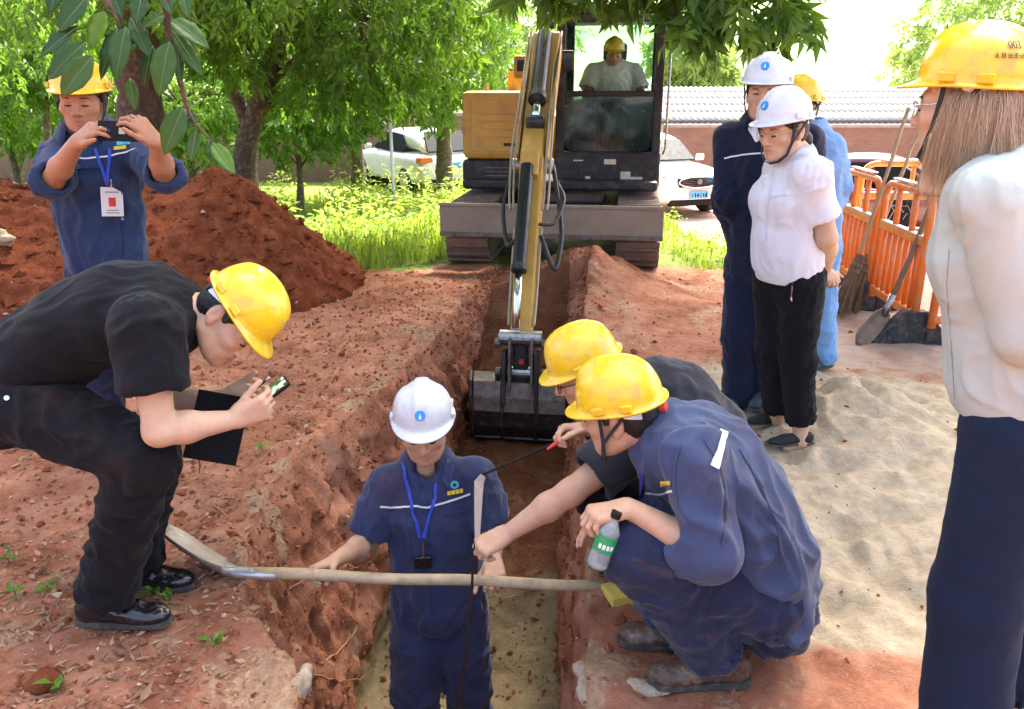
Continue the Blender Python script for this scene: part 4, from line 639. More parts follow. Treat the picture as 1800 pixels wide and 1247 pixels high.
# linkage and bucket
lk = beam('bucket_link', [pin + A3(0, 0, .06), pin + A3(0, -.04, -.34)], [.10, .12], .11, 'exc_black', stk, .02); mb = MB(); mb.tube([pin - upx * .15 + fs * .05, pin + upx * .15 + fs * .05], .055, 16); mb.build('link_pin', M['steel'], lk, bevel=.006); mb = MB(); mb.tube([pin - upx * .13 + A3(0, -.05, -.22), pin + upx * .13 + A3(0, -.05, -.22)], .045, 16); mb.build('link_pin', M['steel'], lk, bevel=.006)
for s in (-1, 1):
    beam('link_plate', [pin + upx * s * .078 + A3(0, -.08, .05), pin + upx * s * .078 + A3(0, -.14, -.36)], [.10, .12], .018, 'bucket_worn', lk, .004)
    for dz in (.0, -.22): mb = MB(); c = pin + upx * s * .165 + A3(0, -.055, dz + .0); mb.tube([c - upx * .02, c + upx * .02], .034, 10); mb.build('pin_cap', M['bucket_worn'], lk, .004)
mb = MB(); mb.box(pin + A3(0, -.10, -.12), (.03, .012, .035)); mb.build('red_mark', M['red'], lk)
for s in (-1, 1): beam('ear_plate', [pin + upx * s * .115 + A3(0, -.08, -.04), pin + upx * s * .115 + A3(0, -.12, -.42)], [.16, .22], .03, 'exc_black', lk, .006)
bc_ = at(912, 668, 5.30); prof = [(.10, .02), (-.06, .0), (-.11, -.10), (-.13, -.20), (-.12, -.32), (-.07, -.42), (.02, -.49), (.15, -.52), (.42, -.50)]; bk = None
def strip_ex(name, prof, x0, x1, th, m, parent):
    V = []; F = []; k = len(prof)
    for i, (y, z) in enumerate(prof):
        a = np.array(prof[max(i - 1, 0)]); b = np.array(prof[min(i + 1, k - 1)]); t = nrm(b - a); n = A3(-t[1], t[0])[:2]
        for x, e in ((x0, 0), (x1, 0), (x1, th), (x0, th)): V.append(bc_ + upx * x + A3(0, y + n[0] * e, z + n[1] * e))
    for i in range(k - 1):
        for j in range(4): F.append((i * 4 + j, i * 4 + (j + 1) % 4, i * 4 + 4 + (j + 1) % 4, i * 4 + 4 + j))
    F += [(3, 2, 1, 0), tuple(4 * k - 4 + j for j in range(4))]; mb = MB(); mb.add(V, F); return mb.build(name, M[m], parent, .006)
bk = strip_ex('bucket', prof, -.33, .33, .022, 'bucket_steel', ex); strip_ex('bucket_top_plate', [(p[0] - .012, p[1] + .002) for p in prof[1:4]], -.325, .325, .012, 'bucket_worn', bk)
for s in (-1, 1):
    mb = MB(); P = [bc_ + upx * s * .335 + A3(0, y, z) for y, z in prof]; Q = [p + upx * s * .02 for p in P]; n = len(P); mb.add(P + Q, [tuple(range(n)), tuple(range(2 * n - 1, n - 1, -1))] + [(i, (i + 1) % n, (i + 1) % n + n, i + n) for i in range(n)]); mb.build('bucket_cheek', M['bucket_steel'], bk, .004)
for k in range(5): mb = MB(); mb.box(bc_ + upx * (-.28 + .14 * k) + A3(0, .47, -.505), (.05, .14, .035), None, (.9, .5)); mb.build('bucket_tooth', M['bucket_worn'], bk, .004)
for s in (-1, 1): strip_ex('wear_rib', [(p[0] - .02, p[1]) for p in prof[1:6]], s * .12 - .014, s * .12 + .014, .03, 'bucket_steel', bk)
strip_ex('wear_strip', [(p[0] - .014, p[1] - .004) for p in prof[5:8]], -.32, .32, .02, 'bucket_steel', bk)
# ---------------------------------------------------------------- cars
def car(name, label, x, y, z, rz, colr, kind):
    L, Wd, H, wb, wr = (4.6, 1.80, 1.47, 2.65, .33) if kind == 'sedan' else (4.6, 1.86, 1.68, 2.68, .36); root = thing(name, (x, y, z), label, 'car', None, rz); fl = .26 if kind != 'sedan' else .2; bt = .92 if kind == 'sedan' else 1.02
    # body: rings along the length; front at -y
    if kind == 'sedan': st = [(-2.3, .74, .58, .42), (-2.22, .86, .66, .24), (-1.9, .90, .74, .2), (-1.2, .90, .88, .19), (-.85, .90, .92, .19), (.9, .90, .96, .19), (1.6, .90, 1.00, .19), (2.1, .89, 1.00, .22), (2.25, .84, .96, .30), (2.3, .76, .80, .42)]; gh_ = [(-.95, .74, .92, 0), (-.30, .66, 1.36, 1), (.10, .64, 1.46, 1), (.75, .64, 1.44, 1), (1.15, .65, 1.34, 1), (1.75, .72, 1.0, 0)]
    else: st = [(-2.3, .76, .74, .44), (-2.22, .88, .90, .28), (-1.95, .92, .99, .25), (-1.25, .93, 1.06, .25), (-.9, .93, 1.08, .25), (.9, .93, 1.10, .25), (1.7, .93, 1.12, .25), (2.2, .90, 1.10, .3), (2.3, .82, .9, .45)]; gh_ = [(-1.1, .78, 1.06, 0), (-.45, .70, 1.52, 1), (.0, .68, 1.66, 1), (1.2, .68, 1.66, 1), (1.75, .70, 1.56, 1), (2.15, .76, 1.10, 0)]
    V = []; F = []
    for yy, hw, top, bot in st:
        mid = (top + bot) / 2; V += [(-hw * .86, yy, bot), (-hw * .98, yy, bot + .12), (-hw, yy, mid), (-hw * .97, yy, top - .10), (-hw * .80, yy, top), (hw * .80, yy, top), (hw * .97, yy, top - .10), (hw, yy, mid), (hw * .98, yy, bot + .12), (hw * .86, yy, bot)]
    n = 10
    for i in range(len(st) - 1):
        for j in range(n): F.append((i * n + j, i * n + (j + 1) % n, (i + 1) * n + (j + 1) % n, (i + 1) * n + j))
    F += [tuple(range(n))[::-1], tuple((len(st) - 1) * n + j for j in range(n))]; mb = MB(); mb.add(V, F); body = place(mb.build('body', colr, None, smooth=True), root); md = body.modifiers.new('sub', 'SUBSURF'); md.levels = md.render_levels = 2
    V = []; F = []; n = 6
    for yy, hw, top, _ in gh_: low = .86 if kind == 'sedan' else 1.0; V += [(-hw * 1.12 if top > low + .2 else -hw, yy, low), (-hw, yy, max(low, top - .07)), (-hw * .86, yy, top), (hw * .86, yy, top), (hw, yy, max(low, top - .07)), (hw * 1.12 if top > low + .2 else hw, yy, low)]
    for i in range(len(gh_) - 1):
        for j in range(n): F.append((i * n + j, i * n + (j + 1) % n, (i + 1) * n + (j + 1) % n, (i + 1) * n + j))
    F += [tuple(range(n))[::-1], tuple((len(gh_) - 1) * n + j for j in range(n))]; mb = MB(); mb.add(V, F); ca = place(mb.build('cabin', colr, None, smooth=True), root); md = ca.modifiers.new('sub', 'SUBSURF'); md.levels = md.render_levels = 2
    gl = M['car_glass']
    def panel(nm, pts, m, par, push=.012, th=.014):
        P = [np.array(p, float) for p in pts]; nn = nrm(np.cross(P[1] - P[0], P[-1] - P[0])); cc = sum(P) / len(P); nn = nn if nn.dot(cc - A3(0, .2, .6)) > 0 else -nn; k = len(P); mb = MB(); mb.add([p + nn * push for p in P] + [p + nn * (push - th) for p in P], [tuple(range(k)), tuple(range(2 * k - 1, k - 1, -1))] + [(i, (i + 1) % k, (i + 1) % k + k, i + k) for i in range(k)]); return place(mb.build(nm, m, None, .004), par)
    f0, f1 = gh_[0], gh_[1]; r0, r1 = gh_[-1], gh_[-2]; lo = .94 if kind == 'sedan' else 1.07; sf = (lo - f0[2]) / (f1[2] - f0[2]); sr_ = (lo - r0[2]) / (r1[2] - r0[2]); li = lambda a, b, s: a + (b - a) * s
    panel('windscreen', [(-.66, li(f0[0], f1[0], sf + .06), lo + .02), (.66, li(f0[0], f1[0], sf + .06), lo + .02), (.56, f1[0] - .02, f1[2] - .03), (-.56, f1[0] - .02, f1[2] - .03)], gl, ca, .035, .03); panel('rear_window', [(-.62, li(r0[0], r1[0], sr_ + .12), lo + .03), (.62, li(r0[0], r1[0], sr_ + .12), lo + .03), (.52, r1[0] - .04, r1[2]), (-.52, r1[0] - .04, r1[2])], gl, ca, .055, .05)
    for s in (-1, 1):
        hw = .70 if kind == 'sedan' else .76
        for a, b, c, d in (((-.75, lo), (.20, lo), (.20, H - .14), (-.22, H - .16)), ((.26, lo), (1.22, lo), (.95, H - .19), (.26, H - .14))): panel('side_window', [(s * (hw + .03), a[0], a[1]), (s * (hw + .03), b[0], b[1]), (s * (hw - .06), c[0], c[1]), (s * (hw - .06), d[0], d[1])], gl, ca, .02)
        for yy in (-wb / 2, wb / 2):
            mb = MB(); mb.disc((s * (Wd / 2 - .11), yy, wr), (1, 0, 0), wr, .21, 28); w_ = place(mb.build('wheel', M['tyre'], None, .03), root); mb = MB(); mb.disc((s * (Wd / 2 - .02), yy, wr), (1, 0, 0), wr * .66, .05, 20); place(mb.build('rim', M['steel'], None, .01), w_)
        mb = MB(); mb.box((s * (Wd / 2 + .07), -.72, lo + .06), (.20, .10, .14)); place(mb.build('wing_mirror', colr, None, .04), root)
        ty = 2.22 if kind == 'sedan' else 2.2; mb = MB(); mb.box((s * .72, ty - .04, .84 if kind == 'sedan' else .93), (.40, .22, .17), None, (.9, 1)); place(mb.build('tail_light', M['tail'], None, .03), root)
        mb = MB(); mb.box((s * .60, -2.02 if kind == 'sedan' else -2.06, .64 if kind == 'sedan' else .84), (.34, .22, .12)); place(mb.build('headlight', M['lamp_glass'], None, .04), root)
        mb = MB(); mb.box((s * .64, -2.12, .46), (.20, .12, .20), None, (.7, 1)); place(mb.build('fog_light_trim', M['dark'], None, .02), root)
    zg = .58 if kind == 'sedan' else .76; mb = MB(); mb.box((0, -2.29, zg), (.92, .08, .20), None, (1.1, 1)); gr = place(mb.build('grille', M['dark'], None, .03), root)
    for k in range(4): mb = MB(); mb.box((0, -2.335, zg - .06 + .04 * k), (.84, .012, .010)); place(mb.build('grille_bar', M['chrome'], None), gr)
    mb = MB(); mb.tube([A3(.48 * math.cos(a) * (1 + .08 * math.sin(a)), -2.33, zg + .115 * math.sin(a)) for a in np.linspace(0, 2 * math.pi, 25)], .016, 6, caps=False); place(mb.build('grille_surround', M['chrome'], None, smooth=True), gr); mb = MB(); mb.disc((0, -2.345, zg + .01), (0, 1, 0), .055, .02, 18); place(mb.build('badge', M['steel'], None), gr)
    for yy, zz in ((-2.345, zg - .26), (2.31, .72 if kind == 'sedan' else .8)):
        mb = MB(); mb.box((0, yy, zz), (.44, .014, .14)); pl = place(mb.build('number_plate', M['plate_blue'], None, .004), root)
    for k in range(6): mb = MB(); mb.box((-.16 + .065 * k, -2.354, zg - .26), (.012 + .012 * (k % 3), .006, .06 + .02 * (k % 2))); place(mb.build('plate_mark', M['car_glass'], None), root)
    mb = MB(); mb.box((0, -2.20, .34), (1.25, .16, .14)); place(mb.build('front_bumper_grille', M['dark'], None, .03), root); mb = MB(); mb.box((0, 2.20, .42), (1.3, .16, .16)); place(mb.build('rear_bumper', M['dark'] if kind != 'sedan' else colr, None, .05), root)
    return root
def place(o, parent): o.parent = parent; return o       # part given in its thing's own frame
M['car_white'] = paint('car_white', (.66, .66, .66), .2, .03, scale=2, bumpk=0, coat=.8); M['car_maroon'] = paint('car_maroon', (.10, .008, .015), .2, .1, scale=2, bumpk=0, coat=.8); M['car_glass'] = paint('car_glass', (.010, .013, .015), .5, .1, bumpk=0, spec=.06); M['tyre'] = paint('tyre', (.02, .02, .02), .85, .3); M['tail'] = paint('tail_light', (.66, .17, .03), .2, .2, bumpk=0); M['lamp_glass'] = paint('lamp_glass', (.25, .27, .28), .1, .2, bumpk=0); M['plate_blue'] = paint('plate_blue', (.12, .38, .62), .4, .05, bumpk=0)
p = at(770, 338, 21); car('white_hatchback', 'white car parked behind the slim trees, seen from its rear', p[0] - .75, 22.2, -.95, R_(180 + 32), M['car_white'], 'suv')
p = at(1206, 372, 17.6); car('white_suv', 'white sport utility car facing the site beside the excavator cab', p[0] - .75, 18.9, -.95, R_(20), M['car_white'], 'suv')
p = at(1600, 420, 14); car('dark_sedan', 'dark maroon sedan parked behind the orange barriers', p[0], 15.2, -.95, R_(62), M['car_maroon'], 'sedan')
# ---------------------------------------------------------------- people: shared builders
class Fr:                              # a local frame: x right, y forward, z up
    def __init__(s, o, fwd, up, sc=1.0):
        s.o = np.asarray(o, float); s.y = nrm(fwd); up = np.asarray(up, float); s.z = nrm(up - s.y * up.dot(s.y)); s.x = np.cross(s.y, s.z); s.s = sc
        s.M = np.stack([s.x, s.y, s.z], 1)
    def p(s, x, y, z): return s.o + s.s * (s.x * x + s.y * y + s.z * z)
    def loc(s, V): return (np.asarray(V) - s.o) @ s.M / s.s
    def ell(s, c, r): return ell(s.p(*c), np.array(r) * s.s, s.M)
    def cone(s, a, b, ra, rb=None): return cone(s.p(*a), s.p(*b), ra * s.s, (ra if rb is None else rb) * s.s)
    def mat(s): 
        m = Matrix.Identity(4)
        for i in range(3):
            for j in range(3): m[i][j] = s.M[i, j] * s.s
            m[i][3] = s.o[i]
        return m
def head_prims(h, neck, fem=False):
    j = .93 if fem else 1.0; q = []
    q += [PR(h.ell((0, -.012, .04), (.076, .098, .088)), .02), PR(h.ell((0, .03, -.02), (.066 * j, .066, .075)), .04)]
    q += [PR(h.ell((0, .036, -.062), (.054 * j, .052, .045)), .03), PR(h.ell((0, .074, -.096), (.022 * j, .02, .017)), .03)]
    for s in (-1, 1):
        q += [PR(h.ell((s * .044, .062, -.012), (.026, .026, .022)), .02), PR(h.cone((s * .012, .089, .03), (s * .05, .07, .03), .012, .01), .015)]
        q += [PR(h.cone((s * .05, .0, -.055), (s * .035, .055, -.085), .02, .016), .03)]
    q += [PR(h.ell((s * .032, .102, .010), (.018, .014, .011)), .012, 'd') for s in (-1, 1)]
    q += [PR(h.ell((s * .032, .082, .008), (.0155, .0125, .0095)), .004) for s in (-1, 1)]
    q += [PR(h.cone((0, .09, .022), (0, .112, -.020), .0085, .0115), .01), PR(h.ell((0, .113, -.024), (.011, .011, .010)), .006)]
    q += [PR(h.ell((s * .0135, .099, -.028), (.009, .012, .0085)), .006) for s in (-1, 1)]
    q += [PR(h.ell((0, .083, -.055), (.026, .013, .009)), .012), PR(h.ell((0, .084, -.066), (.020, .012, .0075)), .01), PR(h.cone((-.024, .0965, -.0605), (.024, .0965, -.0605), .0022), .003, 'd')]
    for s in (-1, 1):
        q += [PR(h.ell((s * .080, -.012, .004), (.010, .020, .033)), .006), PR(h.ell((s * .077, -.004, -.022), (.009, .010, .014)), .006), PR(h.ell((s * .091, -.006, .004), (.006, .010, .018)), .004, 'd')]
    nk = neck; nr = .046 if fem else .054
    q += [PR(cone(h.p(0, -.028, -.03), nk, nr * h.s, (nr + .006) * h.s), .03)]
    q += [PR(cone(nk, nk - nrm(h.p(0, -.028, -.03) - nk) * .05, (nr + .008) * h.s, .066 * h.s), .04)]
    return q
def face_tint(h, V, fem=False):
    L = h.loc(V); T = np.ones((len(V), 3)); f = L[:, 1] > .05
    g = lambda c, r: np.exp(-(((L - np.array(c)) / np.array(r)) ** 2).sum(1))
    lip = np.clip(g((0, .1, -.056), (.022, .03, .006)) + g((0, .1, -.066), (.019, .03, .0055)), 0, 1) * f
    T *= 1 - lip[:, None] * np.array([.12, .42, .32])
    ck = (g((.045, .07, -.02), (.022, .03, .02)) + g((-.045, .07, -.02), (.022, .03, .02)) + g((0, .115, -.022), (.012, .02, .012)) + g((.088, -.01, 0), (.015, .03, .03)) + g((-.088, -.01, 0), (.015, .03, .03))) * .55
    T *= 1 - np.clip(ck, 0, 1)[:, None] * np.array([.0, .16, .14])
    if not fem:                           # shaved beard shadow is skin colour, not light
        b = np.clip(g((0, .07, -.085), (.06, .07, .028)) + g((0, .1, -.044), (.03, .03, .008)), 0, 1) * .22 * (1 - lip); T *= 1 - b[:, None] * np.array([.7, .6, .45])
    return T
def hand_prims(w, d, n, t, curl=(20, 25, 15), thumb=(.75, .55, .25), tcurl=20, s=1.0, spread=.05, per=None):
    """w wrist, d towards the knuckles, n the way the palm faces, t towards the thumb side"""
    d = nrm(d); n = nrm(n - d * np.dot(n, d)); t0 = np.cross(d, n); t = t0 if np.dot(t0, t) > 0 else -t0; q = []
    for i, (off, kl) in enumerate(((.030, .090), (.010, .094), (-.010, .090), (-.028, .082))):
        kn = w + s * (d * kl + t * off); q.append(PR(cone(w + s * (d * .012 + t * off * .55), kn, .0155 * s, .0120 * s), .014))
    q.append(PR(ell(w + s * (d * .045 + n * .006), np.array([.034, .045, .015]) * s, np.stack([t, d, n], 1)), .014))
    for i, (off, kl, L, r) in enumerate(((.030, .090, .070, .0090), (.010, .094, .078, .0092), (-.010, .090, .072, .0088), (-.028, .082, .056, .0078))):
        c = per[i] if per else curl; p = w + s * (d * kl + t * off); a = 0; lat = spread * (1.5 - i)
        for j, fr in enumerate((.46, .30, .24)):
            a += R_(c[j]); dr = nrm(d * math.cos(a) + n * math.sin(a) + t * lat); p2 = p + dr * L * fr * s
            q.append(PR(cone(p, p2, r * (1 - .08 * j) * s, r * (.93 - .1 * j) * s), .0045 if j else .007)); p = p2
    b = w + s * (d * .022 + t * .024 + n * .006); td = nrm(t * thumb[0] + d * thumb[1] + n * thumb[2]); p = b + td * .040 * s
    q.append(PR(cone(w + s * (d * .008 + t * .010), b, .014 * s, .0145 * s), .014)); q.append(PR(cone(b, p, .0145 * s, .0108 * s), .01))
    bend = nrm(d * .8 + n * .5 - t * .3); a = R_(tcurl)
    for L, r in ((.034, .0104), (.027, .0092)):
        td = nrm(td * math.cos(a) + bend * math.sin(a)); p2 = p + td * L * s; q.append(PR(cone(p, p2, r * s, r * .9 * s), .005)); p = p2
    return q
def arm_prims(sh, el, wr, s=1.0, fat=1.0):
    return [PR(cone(sh, el, .050 * s * fat, .039 * s * fat), .02), PR(cone(el, el + (wr - el) * .35, .039 * s * fat, .041 * s * fat), .02), PR(cone(el + (wr - el) * .35, wr, .041 * s * fat, .0265 * s), .02)]
def bez(a, b, c, t): return a * (1 - t) ** 2 + 2 * b * t * (1 - t) + c * t * t
SEC_M = [(0, .158, .118), (.22, .152, .115), (.45, .150, .115), (.70, .165, .122), (.86, .150, .100), (1.0, .066, .062)]
SEC_F = [(0, .168, .125), (.22, .150, .110), (.40, .135, .105), (.70, .148, .118), (.86, .130, .090), (1.0, .058, .056)]
def torso_prims(pel, mid, nb, sp, scv, sec, kk=.06):
    pts = [(bez(pel, mid, nb, t), nrm(sp * (1 - t) + scv * t), w_, d_) for t, w_, d_ in sec]
    return [PR(econe(a[0], b[0], a[2:], b[2:], a[1] + b[1]), kk) for a, b in zip(pts, pts[1:])]
def folds(V, Q, limbs, seed=0, gen=.004, gsc=7.0, stretch=None, hem=None):
    """cloth folds: creases that run round a limb, deepest at its bends, and a loose drape all over"""
    N = vnormals(V, Q); best = np.full(len(V), 9.); D = np.zeros(len(V))
    for li, (a, b, A0, Am, A1, fq) in enumerate(limbs):
        a = np.asarray(a, float); b = np.asarray(b, float); ba = b - a; L = np.linalg.norm(ba); ax = ba / L
        t = ((V - a) @ ax) / L; tc = np.clip(t, 0, 1); o = V - a - tc[:, None] * ba; rd = np.linalg.norm(o, axis=1)
        e1 = nrm(np.cross(ax, (.3, .5, .81))); e2 = np.cross(ax, e1); ph = np.arctan2(o @ e2, o @ e1)
        amp = np.where(tc < .5, A0 + (Am - A0) * tc * 2, Am + (A1 - Am) * (tc * 2 - 1))
        P = np.stack([t * L * fq * .7 + .8 * np.sin(ph + li * 1.7) + .3 * np.sin(2 * ph + li), np.cos(ph) * 1.25 + seed, np.sin(ph) * 1.25 + li * 5.1], 1)
        n = perlin(P); n2 = perlin(P * (1.7, 1.6, 1.6) + 9); r = (1 - np.abs(n) * 2.7).clip(0, 1) ** 1.4 * .75 + (1 - np.abs(n2) * 2.5).clip(0, 1) ** 1.4 * .35 - .28
        mk = sst(perlin(V * 5.5 + seed * 1.3 + li), -.35, .3)
        m = rd < best; best[m] = rd[m]; D[m] = (r * amp * 1.7 * mk)[m]
    wv = np.stack([perlin(V * 6 + seed), perlin(V * 6 + seed + 31), perlin(V * 6 + seed + 57)], 1) * .05
    Pg = (V + wv) * gsc + seed * 3.7
    if stretch is not None: Pg = Pg - (Pg @ nrm(stretch))[:, None] * nrm(stretch) * .72
    g = perlin(Pg * 1.2); g2 = perlin(Pg * 2.3 + 5); D = D + 1.55 * gen * ((1 - np.abs(g) * 2.6).clip(0, 1) ** 1.4 * 1.5 + (1 - np.abs(g2) * 2.6).clip(0, 1) ** 1.4 * .8 - .6)
    if stretch is not None and abs(stretch[2]) > .95: D = D * (1 - .9 * sst(np.abs(N[:, 2]), .55, .85))
    if hem is not None: D = D * sst((V - hem[0]) @ nrm(hem[1]), .004, .05)
    V = V + N * D[:, None]; return V
def obj_sdf(name, prims, h, m, parent, limbs=None, seed=0, gen=.003, gsc=7, rel=1, stretch=None, off=0.0, hem=None):
    V, Q = sdf_mesh(prims, h, off); V = relax(V, Q, rel)
    if limbs is not None: V = folds(V, Q, limbs, seed, gen, gsc, stretch, hem); V = relax(V, Q, 1, .3)
    o = link(name, mesh_np(name, V, Q), m, parent); o['_v'] = 0; del o['_v']; return o, (V, Q)
def bvh_of(VQ): return BVHTree.FromPolygons([tuple(v) for v in VQ[0]], [tuple(int(i) for i in q) for q in VQ[1]])
def hit(b, u, v, lift=.002):
    d = Vector(ray(u, v)).normalized(); p, n, i, L = b.ray_cast(Vector((0, 0, CAMZ)), d)
    if p is None: return None, None
    return np.array(p + n * lift), np.array(n)
def ribbon(b, px, wid, name, m, parent, lift=.003, thick=.0015, wvec=None, sub=6, closed=False):
    """a flat band sewn on a garment along points of the photograph"""
    pts = []; ns = []
    for (u0, v0), (u1, v1) in zip(px, px[1:]):
        for k in range(sub):
            p, n = hit(b, u0 + (u1 - u0) * k / sub, v0 + (v1 - v0) * k / sub, lift)
            if p is not None: pts.append(p); ns.append(n)
    p, n = hit(b, *px[-1], lift)
    if p is not None: pts.append(p); ns.append(n)
    if len(pts) < 2: return None
    return strip(pts, ns, wid, name, m, parent, thick)
def strip(pts, ns, wid, name, m, parent, thick=.0015):
    V = []; F = []; k = len(pts); pts = [np.asarray(p, float) for p in pts]
    for i in range(k):
        t = nrm(pts[min(i + 1, k - 1)] - pts[max(i - 1, 0)]); n = nrm(ns[i]); s = nrm(np.cross(t, n)); wd = wid[i] if hasattr(wid, '__len__') else wid
        for a, e in ((-1, -1), (1, -1), (1, 1), (-1, 1)): V.append(pts[i] + s * a * wd / 2 + n * e * thick / 2)
    for i in range(k - 1):
        for j in range(4): F.append((i * 4 + j, i * 4 + (j + 1) % 4, i * 4 + 4 + (j + 1) % 4, i * 4 + 4 + j))
    F += [(0, 1, 2, 3), tuple(4 * k - 4 + j for j in (3, 2, 1, 0))]
    mb = MB(); mb.add(V, F); return mb.build(name, m, parent, smooth=False)
def patch(b, quad, name, m, parent, lift=.004, thick=.003, n=4):
    """a sewn patch (pocket flap, card) whose corners are points of the photograph"""
    q = [np.array(x, float) for x in quad]; V = []; N = []
    for j in range(n + 1):
        for i in range(n + 1):
            s, t = i / n, j / n; c = (q[0] * (1 - s) + q[1] * s) * (1 - t) + (q[3] * (1 - s) + q[2] * s) * t
            p, nn = hit(b, c[0], c[1], lift); V.append(p); N.append(nn)
    good = [k for k in range(len(V)) if V[k] is not None]
    if len(good) < 4: return None
    for k in range(len(V)):
        if V[k] is None: g = min(good, key=lambda x: abs(x - k)); V[k] = V[g]; N[k] = N[g]
    m_ = len(V); VV = V + [v - nn * (thick + lift) for v, nn in zip(V, N)]; F = []
    for j in range(n):
        for i in range(n):
            a = j * (n + 1) + i; F.append((a, a + 1, a + n + 2, a + n + 1)); F.append((m_ + a + n + 1, m_ + a + n + 2, m_ + a + 1, m_ + a))
    ed = [i for i in range(n + 1)] + [(j + 1) * (n + 1) - 1 for j in range(1, n + 1)] + [n * (n + 1) + i for i in range(n - 1, -1, -1)] + [j * (n + 1) for j in range(n - 1, 0, -1)]
    for a, c in zip(ed, ed[1:] + ed[:1]): F.append((c, a, m_ + a, m_ + c))
    mb = MB(); mb.add(VV, F); return mb.build(name, m, parent, smooth=False)
# ---- hard hat
def hat_mesh():
    n = 80; a, b, H = .108, .119, .118; rows = []
    ph = np.linspace(0, 2 * np.pi, n, endpoint=False); fr = np.clip(np.cos(ph), 0, 1); bk = np.clip(-np.cos(ph), 0, 1)
    def ring(s, e=0.0):
        k = np.sin(s * np.pi / 2) ** .92; z = H * np.cos(s * np.pi / 2) ** .82; x = (a - e) * k * np.sin(ph); y = (b - e) * k * np.cos(ph) * (1 + .03 * bk)
        rg = (1 - sst(np.abs(x), .020, .030)) * (1 - sst(s, .55, .82)); sd_ = np.exp(-((np.abs(x) - .052) / .009) ** 2) * sst(s, .25, .4) * (1 - sst(s, .6, .85)) * (1 - fr * .4)
        zz = np.full(n, z) + (rg * .009 - sd_ * .004) * (e == 0)
        if e == 0: y = y + fr * rg * .004
        return np.stack([x, y, zz - e * .8], 1)
    ss = [.03, .1, .18, .26, .34, .42, .5, .58, .66, .74, .82, .89, .95, 1.0]
    rows = [ring(s) for s in ss]
    base = rows[-1]; dr = np.stack([np.sin(ph) * .9, np.cos(ph), ph * 0], 1)
    ex = .008 + .034 * fr ** 2.2 + .006 * bk ** 2; dz = .006 + .013 * fr ** 2
    for k, lo in ((.12, .25), (.5, .6), (.92, .95), (1.0, 1.08)): rows.append(base + dr * (ex * k)[:, None] - np.stack([ph * 0, ph * 0, dz * lo], 1))
    rows.append(base + dr * (ex * .97)[:, None] - np.stack([ph * 0, ph * 0, dz * 1.0 + .005], 1))
    rows.append(base + dr * (ex * .3)[:, None] - np.stack([ph * 0, ph * 0, dz * .6 + .004], 1))
    rows += [ring(s, .0045) for s in ss[::-1][:-1]]
    V = np.concatenate(rows); Q = []
    for r in range(len(rows) - 1):
        i = np.arange(n); j = (i + 1) % n; Q.append(np.stack([r * n + i, r * n + n + i, r * n + n + j, r * n + j], 1))
    V = np.concatenate([V, [[0, 0, H + .009], [0, 0, H - .0045]]]); t = len(V); i = np.arange(n); j = (i + 1) % n; lr = (len(rows) - 1) * n
    T = np.concatenate([np.stack([np.full(n, t - 2), i, j], 1), np.stack([np.full(n, t - 1), lr + j, lr + i], 1)])
    return mesh_np('hard_hat', V, [np.concatenate(Q), T])
HAT = hat_mesh(); HATS = {}
